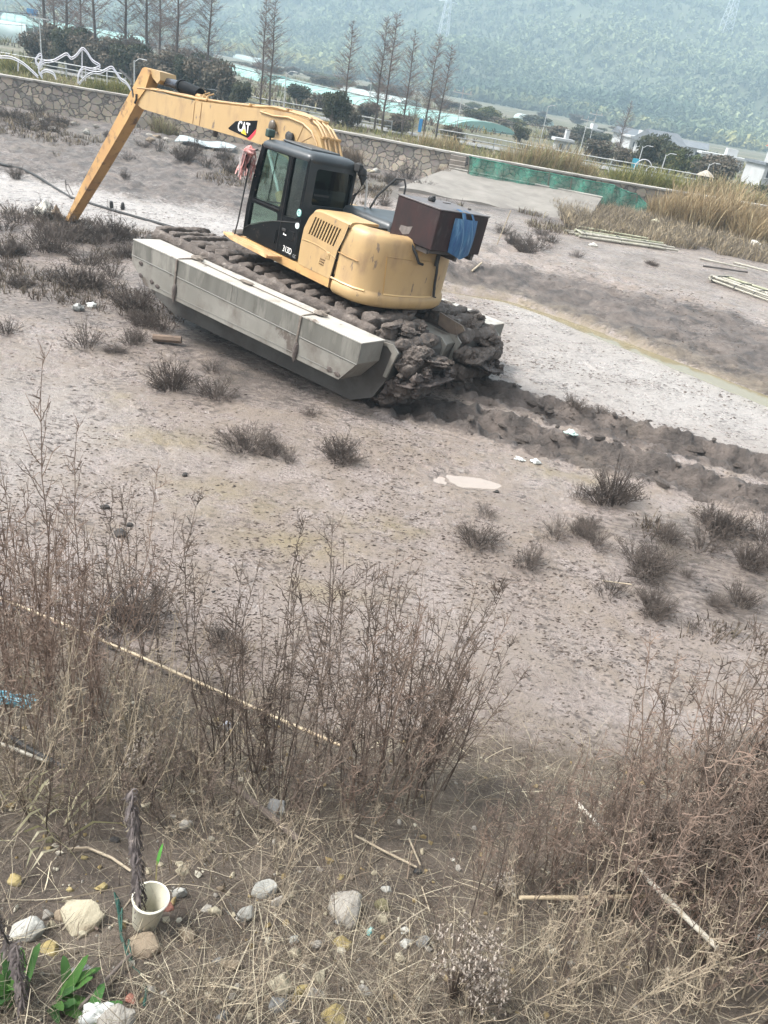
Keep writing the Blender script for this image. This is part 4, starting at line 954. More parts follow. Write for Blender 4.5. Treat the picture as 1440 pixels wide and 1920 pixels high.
# green net fence
def net_mat():
    m = bpy.data.materials.new("green_net"); m.use_nodes = True; nt = m.node_tree; bs = nt.nodes['Principled BSDF']; bs.inputs['Base Color'].default_value = (.03, .19, .13, 1); bs.inputs['Roughness'].default_value = .7
    t = nt.nodes.new('ShaderNodeBsdfTransparent'); x = nt.nodes.new('ShaderNodeMixShader'); n = nt.nodes.new('ShaderNodeTexNoise'); n.inputs['Scale'].default_value = 5; n.inputs['Detail'].default_value = 8
    tc = nt.nodes.new('ShaderNodeTexCoord'); nt.links.new(tc.outputs['Object'], n.inputs[0])
    r = nt.nodes.new('ShaderNodeMapRange'); r.inputs[1].default_value = .3; r.inputs[2].default_value = .7; r.inputs[3].default_value = .42; r.inputs[4].default_value = .78
    nt.links.new(n.outputs[0], r.inputs[0]); nt.links.new(r.outputs[0], x.inputs[0]); nt.links.new(t.outputs[0], x.inputs[1]); nt.links.new(bs.outputs[0], x.inputs[2]); nt.links.new(x.outputs[0], nt.nodes['Material Output'].inputs[0]); return m
M_NET = net_mat(); M_POST = mat("weathered_stake", (.13, .11, .09), .9)
nf = empty("net_fence", (5, 38.9, .9), 0, "sagging green mesh net fence on stakes at the top of the ramp", "fence")
nt_px = [(880, 299, 333), (905, 304, 337), (945, 312, 343), (985, 322, 352), (1030, 330, 362), (1072, 338, 370), (1110, 345, 378), (1150, 352, 386), (1165, 360, 385), (1195, 370, 398), (1228, 404, 408)]
Yn = 38.75; top = [at_y(px, p0-5, Yn) for px, p0, p1 in nt_px]; bot = [at_y(px-3, p1, Yn) for px, p0, p1 in nt_px]
V = []; nn = 60; F = []
def cat(Pl, t):
    i = min(int(t), len(Pl)-2); return Pl[i].lerp(Pl[i+1], t-i)
for k in range(nn+1):
    t = k*(len(nt_px)-1)/nn; a, c = cat(top, t), cat(bot, t); sg = .012*abs(math.sin(math.pi*t))
    for j in range(6):
        u = j/5; q = a.lerp(c, u); V.append((q.x, q.y+.10*math.sin(t*5+u*3)+.05*math.sin(t*13), q.z-sg*(1-u)))
for k in range(nn):
    for j in range(5): F.append((k*6+j, k*6+j+1, (k+1)*6+j+1, (k+1)*6+j))
mi = Matrix.Translation((-5, -38.9, -.9))
b = MB(); b.add(V, F); o = b.build("net", M_NET, nf, smooth='all'); o.matrix_parent_inverse = mi
b = MB(); b.tube([Vector(V[k*6])+Vector((0, 0, .01)) for k in range(nn+1)], .02, 5); o = b.build("net_cord", mat("green_cord", (.02, .15, .10), .7), nf); o.matrix_parent_inverse = mi
for k in (0, 2, 4, 5, 7, 9):
    b = MB(); a, c = top[k], bot[k]; b.tube([(a.x, a.y+.05, a.z+.05), (c.x+.02, c.y+.05, c.z-.25)], .025, 5); o = b.build("stake", M_POST, nf); o.matrix_parent_inverse = mi

# ---- reeds, one clump each
def reed_proto(name, label, tones, h, r, n, seed, lean=.55, w=.012, droop=.12, group=None):
    g = np.random.default_rng(seed); T = np.array(tones)[g.integers(0, len(tones), n)]
    a = g.uniform(0, 6.28, n); q = g.uniform(0, 1, n)**.5*r
    P = np.stack([np.cos(a)*q, np.sin(a)*q*.7, np.full(n, -.05)], -1)
    V, F, c = blades(P, np.full(n, h)*g.uniform(.6, 1.1, n), 1, .01, w, T, lean, seed, droop, 4)
    # lean outward from the middle
    o = np_mesh(name, V, F, M_STRAW, dict(tone=c), smooth=False); return tag(o, label, "reeds", group)
TAN = [(.34, .26, .15), (.40, .325, .20), (.26, .19, .11), (.30, .22, .12)]; GRN = [(.16, .17, .05), (.24, .22, .07), (.12, .14, .045), (.30, .26, .11)]; BRN = [(.16, .12, .085), (.20, .155, .11), (.12, .09, .065)]; STR = [(.34, .30, .18), (.26, .23, .12), (.21, .21, .09)]
def reeds(kind, tones, spots, label, group, seed, **kw):
    pr = [reed_proto(kind, label, tones, 1.0, .5, 420, seed+k, group=group, **kw) for k in range(2)]
    for i, (px, py, Y, h, wd) in enumerate(spots):
        o = pr[i] if i < 2 else pr[i % 2].copy()
        if i >= 2: C.objects.link(o)
        if Y is None: p = spot(px, py)
        else: p = at_y(px, py, Y); p.z = gz(p.x, p.y)
        o.location = p; o.scale = (wd, wd, h); o.rotation_euler = (0, 0, R.uniform(0, 6.3))
reeds("reed_clump", TAN, [(1250, 425, 37.5, 1.7, 1.1), (1290, 430, 37.3, 2.0, 1.3), (1330, 440, 37, 2.1, 1.4), (1375, 445, 36.8, 2.2, 1.5), (1410, 440, 37.2, 2.0, 1.4), (1445, 450, 36.8, 1.8, 1.4), (1350, 425, 38.3, 2.4, 1.5), (1300, 410, 38.5, 2.1, 1.3), (1395, 452, 36, 1.5, 1.3), (1225, 415, 38.4, 1.4, .9), (1270, 405, 39, 2.0, 1.2)],
      "tall tan reed clump leaning in front of the wall beyond the net fence", "tan reeds in front of the wall", 301, lean=.6, w=.017)
reeds("reed_clump", STR+TAN, [(955, 285, 43, 1.2, 1.0), (985, 290, 42.6, 1.6, 1.3), (1015, 295, 42.5, 1.8, 1.3), (1045, 300, 42.6, 1.7, 1.3), (1075, 305, 42.7, 1.7, 1.2), (1105, 312, 42.8, 1.3, 1.1), (800, 262, 44, 1.1, 1.0), (850, 268, 43.5, 1.2, 1.1), (830, 265, 45, 1.1, 1.0)],
      "yellowish reed clump on the ground just above the wall", "yellowish reeds above the wall", 311, lean=.5, w=.016)
reeds("reed_clump", GRN, [(1160, 335, 43.2, 1.2, 1.2), (1195, 338, 43, 1.5, 1.3), (1225, 342, 43, 1.5, 1.3), (1255, 346, 43.2, 1.4, 1.2), (1290, 350, 43.2, 1.3, 1.2), (180, 158, 41, 1.1, 1.1), (215, 162, 41.2, 1.2, 1.2), (240, 166, 41.4, 1.1, 1.1), (15, 110, 47, 1.3, 1.6), (45, 108, 47, 1.2, 1.6)],
      "green reed clump growing above the stone wall", "green reeds above the wall", 321, lean=.5, w=.016)
reeds("reed_clump", TAN+STR, [(1320, 352, 43, 1.5, 1.2), (1350, 355, 42.8, 1.7, 1.3), (1385, 360, 43, 1.5, 1.3), (1420, 366, 43, 1.3, 1.2)], "pale dry reed clump above the right end of the wall", "pale reeds above the right end of the wall", 331, lean=.6, w=.016)
reeds("grass_tussock", BRN, [(645, 292, 39.6, 1.0, 1.0), (670, 294, 39.5, .9, .8), (625, 290, 39.8, .7, .7), (830, 318, 38.6, .8, .6), (560, 270, 39.6, .8, .8)], "brown dead grass tussock at the foot of the wall", "brown tussocks at the foot of the wall", 341, lean=.7, w=.014)
reeds("grass_tussock", STR+BRN, [(300, 232, 38.2, .9, .8), (320, 236, 38.0, .8, .7), (295, 228, 38.6, .8, .7)], "straw tussock spilling over rubble under the boom", "straw tussocks under the boom", 351, lean=.8, w=.014)

# ---- trees
def bare_tree(seed, h=9.5, n=130):
    rr_ = random.Random(seed); root = empty("bare_tree"); t = MB(); lean = rr_.uniform(-.02, .02)
    tr = [(lean*h*k/9+.04*math.sin(k+seed), .03*math.sin(k*1.7+seed), h*k/9) for k in range(10)]
    t.tube(tr, [.105*(1-.9*k/9) for k in range(10)], 6); t.build("trunk", M_TRUNK, root, smooth='all')
    c = MB()
    for k in range(n):
        f = min(.985, .12+.86*(k/n)**.85+rr_.uniform(-.02, .02)); z = h*f; a = rr_.uniform(0, 6.283); L = (1.85*(1-f)**.7+.14)*rr_.uniform(.3, 1.2)*(.45+.55*min(1, f*3.2))
        i = min(int(f*9), 8); bx = tr[i][0]; by = tr[i][1]; up = rr_.uniform(.05, .9)
        P = [(bx+math.cos(a)*L*s, by+math.sin(a)*L*s, z+up*L*s+.25*L*s*s) for s in (0, .35, .7, 1)]
        c.tube(P, [.015, .012, .009, .006], 3, cap=False)
        for q in range(11):
            s = rr_.uniform(.15, .99); p = Vector(P[0]).lerp(Vector(P[3]), s); a3 = a+rr_.choice((-1, 1))*rr_.uniform(.4, 1.1); l2 = L*rr_.uniform(.2, .5)
            e = p+Vector((math.cos(a3)*l2, math.sin(a3)*l2, l2*rr_.uniform(-.2, 1.0))); m_ = p.lerp(e, .5)+Vector((0, 0, -.02*l2))
            c.tube([p, m_, e], [.009, .008, .006], 3, cap=False)
    c.build("crown", M_TWIG, root); return root
TREES = [bare_tree(k) for k in range(4)]
tk = 0
def plant_tree(px, py, Y, sc, label, group, top=None):
    global tk
    o = TREES[tk] if tk < 4 else copy_tree(TREES[tk % 4]); tk += 1
    p = at_y(px, py, Y); p.z = gz(p.x, p.y)-.05
    if top is not None:
        lo, hi = 1.0, 20.0
        for _ in range(24):
            m_ = (lo+hi)/2; v = np.array(p)+np.array([0, 0, m_])-CAM
            if 960-FPX*(v @ UPV)/(v @ FWD) > top: lo = m_
            else: hi = m_
        sc = lo/9.5
    o.location = p; o.scale = (sc*1.1, sc*1.1, sc); o.rotation_euler = (0, 0, R.uniform(0, 6.28)); tag(o, label, "tree", group)
for px, py, Y, s in ((85, 110, 68, 1.35), (127, 125, 66, 1.2), (180, 128, 64, 1.2), (238, 130, 64, 1.1), (274, 130, 64, 1.15), (330, 140, 62, 1.15), (388, 150, 62, 1.0), (105, 100, 74, 1.1), (155, 110, 72, 1.0), (300, 120, 70, 1.1)):
    plant_tree(px, py, Y, s, "tall bare conifer among the dark brush behind the white sculptures", "bare conifers behind the white sculptures")
for px, py, Y, s, l in ((488, 198, 56, -5, "left stem of the twin bare conifers behind the boom"), (505, 200, 56, -12, "right stem of the twin bare conifers behind the boom"), (642, 235, 55, 38, "bare conifer standing alone against the round dark bush"),
                        (702, 240, 56, 28, "nearer of the two close bare conifers above the wall"), (716, 240, 57, 22, "farther of the two close bare conifers above the wall"), (753, 255, 55, 58, "bare conifer standing left of the blue road sign"),
                        (773, 252, 57, 165, "shortest young bare conifer beside the blue road sign"), (793, 258, 55, 62, "bare conifer just right of the blue road sign"), (818, 250, 56, 82, "rightmost bare conifer of the row above the wall"),
                        (1153, 300, 75, 190, "lone bare conifer in front of the grey roofed house")):
    plant_tree(px, py, Y, 1, l, None, s)
def leafy(seed, h, r, n, tones, lw, flat=.75):
    root = empty("evergreen_bush"); g = np.random.default_rng(seed)
    cl = 16; cc = g.normal(0, 1, (cl, 3)); cc /= np.linalg.norm(cc, axis=1)[:, None]; cc *= g.uniform(.25, .72, cl)[:, None]
    k = g.integers(0, cl, n); d = g.normal(0, 1, (n, 3)); d /= np.linalg.norm(d, axis=1)[:, None]; P = cc[k]+d*(.34*g.uniform(.5, 1.1, n)**.5)[:, None]
    P = P*np.array([r, r, h*.5])+np.array([0, 0, h*.52]); P[:, 2] = np.maximum(P[:, 2], .05)
    u = g.normal(0, 1, (n, 3)); u /= np.linalg.norm(u, axis=1)[:, None]; v = np.cross(u, d); v /= np.linalg.norm(v, axis=1)[:, None]+1e-9
    s = lw*g.uniform(.6, 1.4, n)[:, None]
    V = np.stack([P-u*s-v*s*.5, P+u*s-v*s*.5, P+u*s*.6+v*s*.5, P-u*s*.6+v*s*.5], 1).reshape(-1, 3); F = np.arange(4*n).reshape(n, 4)
    T = np.array(tones)[(k+g.integers(0, 2, n)) % len(tones)]*g.uniform(.7, 1.3, (n, 1))
    o = np_mesh("crown", V, F, M_LEAF, dict(tone=np.repeat(T, 4, 0)), smooth=False); o.parent = root
    b = MB()
    for q in range(4): b.tube([(0, 0, -.1), (.15*r*math.cos(q*1.6), .15*r*math.sin(q*1.6), h*.3), (.45*r*math.cos(q*1.6), .45*r*math.sin(q*1.6), h*.6)], [.07, .05, .02], 5)
    b.build("trunk", M_TRUNK, root); return root
DARK = [(.050, .056, .032), (.070, .072, .042), (.090, .082, .052), (.040, .046, .028)]; DBR = [(.098, .082, .060), (.125, .102, .076), (.075, .068, .048)]; MID = [(.085, .095, .035), (.06, .075, .03), (.12, .115, .045)]
LB = [leafy(k, 1, .62, 2600, t, .034) for k, t in ((1, DBR), (2, DARK), (3, MID), (4, DBR))]
lk = {0: 0, 1: 0, 2: 0, 3: 0}
def bush(i, px, py, Y, h, wd, label, group=None, cat_="bush"):
    o = LB[i] if lk[i] == 0 else copy_tree(LB[i]); lk[i] += 1
    p = at_y(px, py, Y); p.z = gz(p.x, p.y)-.1; o.location = p; o.scale = (wd, wd, h); o.rotation_euler = (0, 0, R.uniform(0, 6.28)); tag(o, label, cat_, group)
for k, (px, py, Y, h, wd) in enumerate(((70, 112, 66, 2.6, 2.6), (100, 118, 64, 3.2, 2.6), (135, 124, 63, 3.4, 2.9), (172, 128, 62, 3.2, 2.8), (208, 134, 62, 3.0, 2.7), (248, 138, 61, 3.0, 2.8), (285, 146, 60, 2.7, 2.6), (318, 152, 60, 2.8, 2.8), (352, 162, 59, 2.7, 2.6), (384, 168, 58, 2.9, 2.8), (420, 178, 57, 2.7, 2.5), (452, 188, 56, 1.8, 1.8), (230, 128, 70, 3.6, 3.2), (330, 138, 68, 3.2, 3.0), (395, 150, 66, 3.2, 3.0), (160, 110, 74, 3.6, 3.2))):
    bush((0, 3, 1)[k % 3], px, py, Y, h, wd, "dark brownish evergreen bush in the thicket behind the sculptures and boom", "thicket behind the sculptures and boom")
for i, px, py, Y, h, wd, l in ((1, 625, 232, 52, 2.3, 2.0, "round dark green bush just above the wall behind the cab"), (0, 655, 228, 54, 1.7, 1.5, "smaller brown green bush touching the round dark bush"), (1, 560, 178, 75, 1.9, 3.0, "low dark green bush beside the teal plastic tunnel"), (3, 600, 188, 72, 1.5, 2.4, "low brown bush below the teal plastic tunnel"), (0, 690, 205, 70, 1.7, 2.0, "brown bush between the two close bare conifers"),
                               (1, 972, 268, 80, 1.6, 1.7, "small round dark bush in the field left of the white hut"), (1, 1212, 318, 66, 3.1, 2.8, "big dark evergreen tree in front of the grey roofed house"), (1, 1255, 322, 64, 2.7, 2.4, "dark evergreen tree right of the playground loops"), (2, 1262, 320, 63, 2.3, 1.6, "olive green tree with yellowing leaves right of the loops"),
                               (0, 1340, 338, 62, 2.6, 3.2, "broad dull green tree behind the thatched sunshade"), (2, 1300, 334, 70, 2.0, 2.4, "olive bush left of the thatched sunshade"), (1, 1430, 352, 55, 1.1, 1.3, "clipped dark green bush below the white house"), (3, 1120, 300, 68, 1.8, 2.6, "brownish bush below the lone bare conifer"), (3, 1165, 305, 66, 1.6, 2.2, "brown scrub right of the lone bare conifer"), (1, 1090, 262, 105, 2.2, 3.0, "dark bush behind the utility poles"), (2, 905, 255, 120, 2.4, 4.0, "pale green bush at the far field edge"), (0, 850, 262, 58, 1.4, 1.6, "brown bush at the foot of the rightmost bare conifer"), (3, 745, 245, 60, 1.4, 2.0, "brown scrub beneath the middle bare conifers")):
    bush(i, px, py, Y, h, wd, l)
gh = random.Random(17)
for k in range(46):
    px = gh.uniform(-20, 1180); Y = gh.choice((84, 95, 110, 130, 160, 200, 250) if px > 880 else (170, 200, 230, 260))*gh.uniform(.92, 1.08); hz_ = 0
    p0_ = at_y(px, 200, Y); bush(gh.choice((0, 1, 2, 3)), px, 200, Y, gh.uniform(.9, 1.8)*(1+Y/400), gh.uniform(1.6, 4.5)*(1+Y/250), "dusky hedge bush in the fields below the bamboo hill", "hedge bushes in the far fields")
# ---- plastic tunnels
def tunnel(p0, p1, h, w, label, teal=True):
    a, c = spot(*p0), spot(*p1); d = (c-a); L = math.hypot(d.x, d.y); root = empty("plastic_tunnel", (a.x, a.y, a.z), math.atan2(d.y, d.x), label, "greenhouse")
    n = 9; prof_ = [(w*.5*(1-math.cos(math.pi*k/n)), h*math.sin(math.pi*k/n)**.75) for k in range(n+1)]
    b = MB(); b.loft([[(x, y, z-.2) for y, z in prof_] for x in np.linspace(0, L, max(3, int(L/4)))]); b.build("cover", M_TEALF if teal else M_CLEAR, root, smooth=40)
    b = MB()
    for k in range(int(L/3)+1): b.tube([(k*3+.05, y-.0, z-.17) for y, z in prof_], .04, 4)
    b.build("hoop", M_COPE, root)
M_TEALF = mat("teal_film", (.17, .34, .30), .5, (.25, .40, .365), .5, stain=(.13, .22, .19), stain_scale=.35); M_CLEAR = mat("clear_film", (.36, .42, .41), .4, (.26, .33, .31), .6)
for p0, p1, h, w, l, t in (((0, 48), (272, 95), 3.0, 7, "long teal plastic tunnel at the far left below the hill", True), ((-60, 66), (50, 84), 2.4, 6, "whitish plastic tunnel left of the dark thicket", False), ((374, 119), (482, 152), 1.5, 7, "teal plastic tunnel seen over the boom end", True), ((480, 150), (640, 190), 1.2, 9, "pale teal tunnel behind the twin bare conifers", True), ((640, 190), (850, 238), 1.15, 9, "teal tunnel running behind the row of bare conifers", True), ((634, 172), (748, 196), 1.2, 5, "pale tunnel farther back behind the bare conifers", False), ((436, 108), (482, 118), 2.0, 5, "small pale tunnel at the foot of the hill above the boom", False), ((962, 221), (1013, 233), 1.3, 3, "small white tunnel below the bamboo slope on the right", False)):
    tunnel(p0, p1, h, w, l, t)
# ---- road with guard rail
rd = MB(); rw = []
for x in np.linspace(-70, 60, 60):
    y = 57.5+.02*x; rw.append((x, y, gz(x, y)+.10)); rw.append((x, y+5, gz(x, y+5)+.10))
rd.add(rw, [(2*i, 2*i+2, 2*i+3, 2*i+1) for i in range(59)]); tag(rd.build("road", mat("grey_asphalt", (.14, .14, .135), .9, (.19, .185, .175), 1)), kind='structure')
def rail(y0, x0, x1, label):
    root = empty("guard_rail", (x0, y0, gz(x0, y0)), 0, label, "guard rail"); b = MB(); n = int((x1-x0)/2)
    for zz in (.45, .75): b.tube([(k*2, .02*k*2, gz(x0+2*k, y0+.04*k)-gz(x0, y0)+zz) for k in range(n+1)], .035, 4)
    b.build("rail", M_GREYP, root)
    for k in range(n+1):
        p = MB(); p.box((k*2, .04*k+.08, gz(x0+2*k, y0+.04*k)-gz(x0, y0)+.35), (.08, .08, .9)); p.build("post", M_GREYP, root)
M_GREYP = mat("grey_paint", (.34, .35, .35), .6)
rail(56.3, -46, -22, "grey guard rail behind the white sculptures"); rail(56.8, -18, -3, "grey guard rail behind the twin bare conifers"); rail(57.2, -1, 18, "grey guard rail right of the blue road sign")
# ---- lamps, poles and signs
def lamp(px, py, Y, h, label, kind="lamp"):
    p = at_y(px, py, Y); p.z = gz(p.x, p.y)-.1; root = empty("street_lamp" if kind == "lamp" else "utility_pole", p, 0, label, "street lamp" if kind == "lamp" else "utility pole")
    b = MB(); b.tube([(0, 0, 0), (0, 0, h)], [.045, .03], 6); b.build("pole", M_LPOLE, root)
    if kind == "lamp":
        b = MB(); b.tube([(0, 0, h-.1), (.25, 0, h+.1), (.5, 0, h+.12)], .018, 5); b.build("lamp_arm", M_LPOLE, root); b = MB(); b.box((.55, 0, h+.10), (.28, .10, .05), bevel=.015); b.build("lamp_head", M_LPOLE, root)
    else:
        b = MB(); b.box((0, 0, h-.4), (1.3, .08, .08)); b.build("crossarm", M_LPOLE, root)
        for x in (-.55, 0, .55): b = MB(); b.tube([(x, 0, h-.36), (x, 0, h-.2)], .04, 5); b.build("insulator", M_COPE, root)
    return p
M_LPOLE = mat("pole_grey", (.40, .41, .41), .6)
for a in ((15, 60, 120, 5.2, "street lamp at the far left corner by the teal tunnel"), (30, 58, 130, 4.6, "second street lamp by the teal tunnel, nearer its middle"), (149, 88, 95, 3.6, "street lamp in front of the long teal tunnel"), (252, 150, 46, 1.9, "short street lamp just above the wall beside the boom tip"), (362, 115, 90, 2.6, "street lamp over the thicket right of the boom tip"), (532, 205, 55, 2.6, "pale slender lamp post right of the twin bare conifers"), (1007, 292, 80, 3.4, "lamp post in the field above the yellowish reeds"), (1192, 322, 60, 1.9, "lamp post beside the playground loops"), (1238, 326, 58, 1.7, "leaning lamp post behind the green reeds"), (1272, 320, 66, 1.9, "lamp post left of the white flat roofed house"), (1320, 340, 58, 1.6, "thin lamp post by the thatched sunshade")): lamp(*a)
for a in ((79, 122, 58, 3.6, "wooden utility pole behind the white sculptures"), (852, 262, 60, 3.6, "utility pole right of the bare conifer row"), (1085, 292, 82, 3.2, "nearer utility pole in the field by the white hut"), (1098, 292, 86, 3.8, "taller utility pole in the field by the white hut"), (690, 205, 95, 3.4, "thin utility pole between the bare conifers")): lamp(*a, kind="pole")
b = MB(); p = at_y(79, 122, 58); g0 = gz(p.x, p.y)
for off, z in ((-.5, 3.3), (.5, 3.3), (0, 2.6)):
    for x0, x1 in ((-60, p.x), (p.x, 10)):
        b.tube([(x0+(x1-x0)*t, p.y+off*.3, g0+z-1.0*4*t*(1-t)*.7+(.0 if x1 == p.x else -1.2*t)) for t in np.linspace(0, 1, 14)], .014, 3)
tag(b.build("power_line", M_RUBBER), "dark power lines strung across the thicket", "cable")
def sign(px, py, Y, h, w, label, col):
    p = at_y(px, py, Y); p.z = gz(p.x, p.y); root = empty("road_sign", p, 0, label, "sign"); b = MB(); b.tube([(0, 0, -.1), (0, 0, h)], .035, 6); b.build("pole", M_LPOLE, root); b = MB(); b.box((0, -.05, h-.35), (w, .04, .7), bevel=.01); b.build("sign_plate", col, root)
M_SIGN = mat("blue_sign", (.03, .20, .42), .5)
sign(784, 262, 50, 1.35, .2, "small blue road sign among the bare conifers", M_SIGN); sign(62, 40, 110, 4.0, 1.4, "blue road sign far away over the teal tunnel", M_SIGN); sign(1186, 322, 58, 1.05, .45, "bright blue board beside the playground loops", mat("cyan_board", (.03, .32, .45), .5))
# ---- white outline sculptures on the wall
M_SCULP = mat("white_tube", (.60, .60, .64), .45)
c1 = lambda a, b_: (a/3.0, b_/3.0)
def sculpture(lines, label, Y, r=.026, legs=()):
    root = None; bs = []
    for L_ in lines:
        P = [at_y(*c1(*q), Y) for q in L_]; Q = []
        for i in range(len(P)-1):
            p0 = P[max(i-1, 0)]; p1 = P[i]; p2 = P[i+1]; p3 = P[min(i+2, len(P)-1)]
            for k in range(5):
                t = k/5; Q.append(.5*((2*p1)+(p2-p0)*t+(2*p0-5*p1+4*p2-p3)*t*t+(3*p1-p0-3*p2+p3)*t**3))
        Q.append(P[-1]); bs.append(Q)
    o0 = bs[0][0]; root = empty("outline_sculpture", (o0.x, o0.y, 1.8), 0, label, "sculpture")
    for Q in bs:
        for dy, dz in ((0, 0), (.0, -.085)):
            b = MB(); b.tube([(q.x-o0.x, q.y-o0.y+dy, q.z-1.8+dz) for q in Q], r, 6); b.build("outline_tube", M_SCULP, root, smooth=True)
    for lx, ly0, ly1 in legs:
        a, c = at_y(*c1(lx, ly0), Y), at_y(*c1(lx-1, ly1), Y); b = MB(); b.tube([(a.x-o0.x, a.y-o0.y+.05, a.z-1.8), (c.x-o0.x, c.y-o0.y+.05, c.z-1.8)], .025, 5); b.build("support_leg", M_SCULP, root)
sculpture([[(-90, 300), (-40, 315), (0, 315), (60, 318), (120, 345), (170, 385), (215, 428)]], "white tube sculpture shaped like a falling slope at the picture's left edge", 40.2, legs=((100, 335, 400),))
sculpture([[(238, 430), (218, 395), (228, 360), (252, 342), (300, 336), (340, 315), (375, 298), (400, 322), (430, 305), (463, 268), (490, 290), (520, 335), (562, 364), (545, 377), (510, 385), (472, 376), (452, 392), (440, 425), (440, 460)], [(238, 430), (232, 405), (262, 393), (300, 408), (314, 436)], [(215, 360), (200, 335), (225, 300), (235, 325), (212, 372)]], "white tube sculpture outlining twin mountain peaks on the wall", 40.4, legs=((460, 265, 440), (480, 380, 455)))
sculpture([[(445, 466), (480, 428), (520, 405), (570, 400), (625, 373), (650, 398), (680, 440), (712, 462), (735, 498)]], "white tube sculpture outlining a low ridge beside the boom tip", 40.8, legs=((600, 385, 480),))
# ---- houses
M_HW = mat("white_render", (.44, .45, .45), .8, (.36, .36, .355), .8); M_HR = mat("grey_tiles", (.11, .125, .14), .7, (.15, .16, .17), 2); M_HG = mat("dark_window", (.03, .035, .04), .3); M_HRED = mat("red_tiles", (.33, .07, .045), .7, (.25, .05, .035), 3)
def house(px, py, Y, rz, w, d, h, label, roof=None, wins=(), rh=1.5):
    p = at_y(px, py, Y); p.z = gz(p.x, p.y)-.1; root = empty("house", p, rz, label, "house")
    b = MB(); b.box((0, 0, h/2), (w, d, h)); b.build("wall", M_HW, root)
    if roof == 'gable':
        b = MB(); o_ = .4; b.add([(-w/2-o_, -d/2-o_, h), (w/2+o_, -d/2-o_, h), (w/2+o_, d/2+o_, h), (-w/2-o_, d/2+o_, h), (-w/2-o_, 0, h+rh), (w/2+o_, 0, h+rh)], [(0, 1, 5, 4), (2, 3, 4, 5), (3, 2, 1, 0), (0, 4, 3), (1, 2, 5)]); b.build("roof", M_HR, root)
        g = MB(); g.add([(-w/2-.02, -d/2, h-.05), (-w/2-.02, d/2, h-.05), (-w/2-.02, 0, h+rh*.86), (-w/2-.3, -d/2, h-.05), (-w/2-.3, d/2, h-.05), (-w/2-.3, 0, h+rh*.86)], [(3, 4, 5)]); g.build("gable", M_HW, root)
    elif roof == 'flat':
        b = MB(); b.box((0, 0, h+.12), (w+.5, d+.5, .24)); b.build("roof", M_HW, root); b = MB(); b.box((w*.2, 0, h+.6), (w*.25, d*.5, .8)); b.build("roof_room", M_HW, root)
    elif roof == 'red':
        b = MB(); b.box((0, 0, h+.1), (w+.4, d+.4, .2)); b.build("roof", M_HR, root)
        b = MB(); b.box((-w*.15, -.5, h+.75), (1.2, 1.2, 1.3)); b.build("turret", M_HW, root)
        b = MB(); b.loft([[(-w*.15+q*x, -.5+q*y, h+z) for x, y in ((1, 1), (-1, 1), (-1, -1), (1, -1))] for q, z in ((.82, 1.4), (.55, 1.8), (.04, 2.2))]); b.build("turret_roof", M_HRED, root)
        b = MB(); b.box((-w*.15, -1.11, h+.8), (.4, .04, .7)); b.build("turret_window", M_HG, root)
    for wx, wz, ww, wh in wins:
        b = MB(); b.box((wx, -d/2-.02, wz), (ww, .06, wh)); f = b.build("window", M_HG, root); b = MB(); b.box((wx, -d/2-.06, wz-wh/2-.06), (ww+.2, .12, .1)); b.build("sill", M_HW, f)
    return root
house(1225, 308, 96, .55, 4.0, 3.4, 1.7, "white house with a dark grey gabled roof", 'gable', ((-1.2, 1.0, .6, .7), (.3, 1.0, .6, .7), (1.3, 1.0, .5, .6)), 1.25)
house(1345, 316, 104, -.1, 4.8, 3, 1.35, "long white flat roofed house right of the grey roofed one", 'flat', ((-1.6, .8, 1.0, .6), (-.5, .8, .5, .7), (1.0, .75, .5, .5)))
house(1440, 352, 74, .15, 3.6, 3.4, 1.9, "white house with a small red roofed turret at the right edge", 'red', ((-1.3, 1.3, .4, .6), (-.45, 1.3, .4, .6), (.5, 1.3, .4, .6), (1.3, 1.3, .4, .6)))
house(1048, 293, 78, .1, 1.3, 1.2, .85, "tiny white flat roofed hut in the field", 'flat', ((-.2, .45, .25, .4),))
house(1100, 262, 150, .2, 3.4, 3, 1.1, "low white shed at the foot of the bamboo slope", 'flat', ((.8, .6, .5, .5),))
house(1183, 300, 112, .2, 2.6, 2.4, 1.6, "plain white annex left of the grey roofed house", 'flat', ((-.6, .9, .5, .6),))
house(1163, 292, 135, .3, 3.0, 2.6, 1.6, "small white house left behind the lone bare conifer", 'gable', ((-.6, .9, .5, .6), (.6, .9, .5, .6)), .9)
house(1290, 306, 128, -.2, 3.4, 2.6, 1.5, "small white gabled house between the grey roofed and flat roofed ones", 'gable', ((-.7, .9, .5, .6), (.7, .9, .5, .6)), .8)
p = at_y(1315, 352, 52); p.z = gz(p.x, p.y); gzb = empty("sunshade", p, 0, "round thatched sunshade on a post above the wall", "sunshade")
b = MB(); b.tube([(0, 0, -.1), (0, 0, 1.15)], .05, 6); b.build("post", M_POST, gzb); b = MB(); b.loft([[(r_*math.cos(a), r_*math.sin(a), z) for a in [6.283*k/14 for k in range(14)]] for r_, z in ((.55, .92), (.35, 1.08), (.04, 1.25))]); b.build("canopy", mat("pale_thatch", (.36, .33, .28), .9, (.26, .23, .19), 9), gzb)
for i, (px, py, rad, l) in enumerate(((1203, 325, .55, "white playground loop, the larger of the pair"), (1220, 327, .38, "white playground loop, the smaller of the pair"))):
    p = at_y(px, py, 56); p.z = gz(p.x, p.y); b = MB(); b.tube([(rad*math.cos(a), .1*i, 1.1*rad+rad*math.sin(a)) for a in [math.pi*(-.3+1.6*k/20) for k in range(21)]], .03, 6)
    o = b.build("playground_loop", M_SCULP, None, smooth=True, loc=p); tag(o, l, "playground loop")
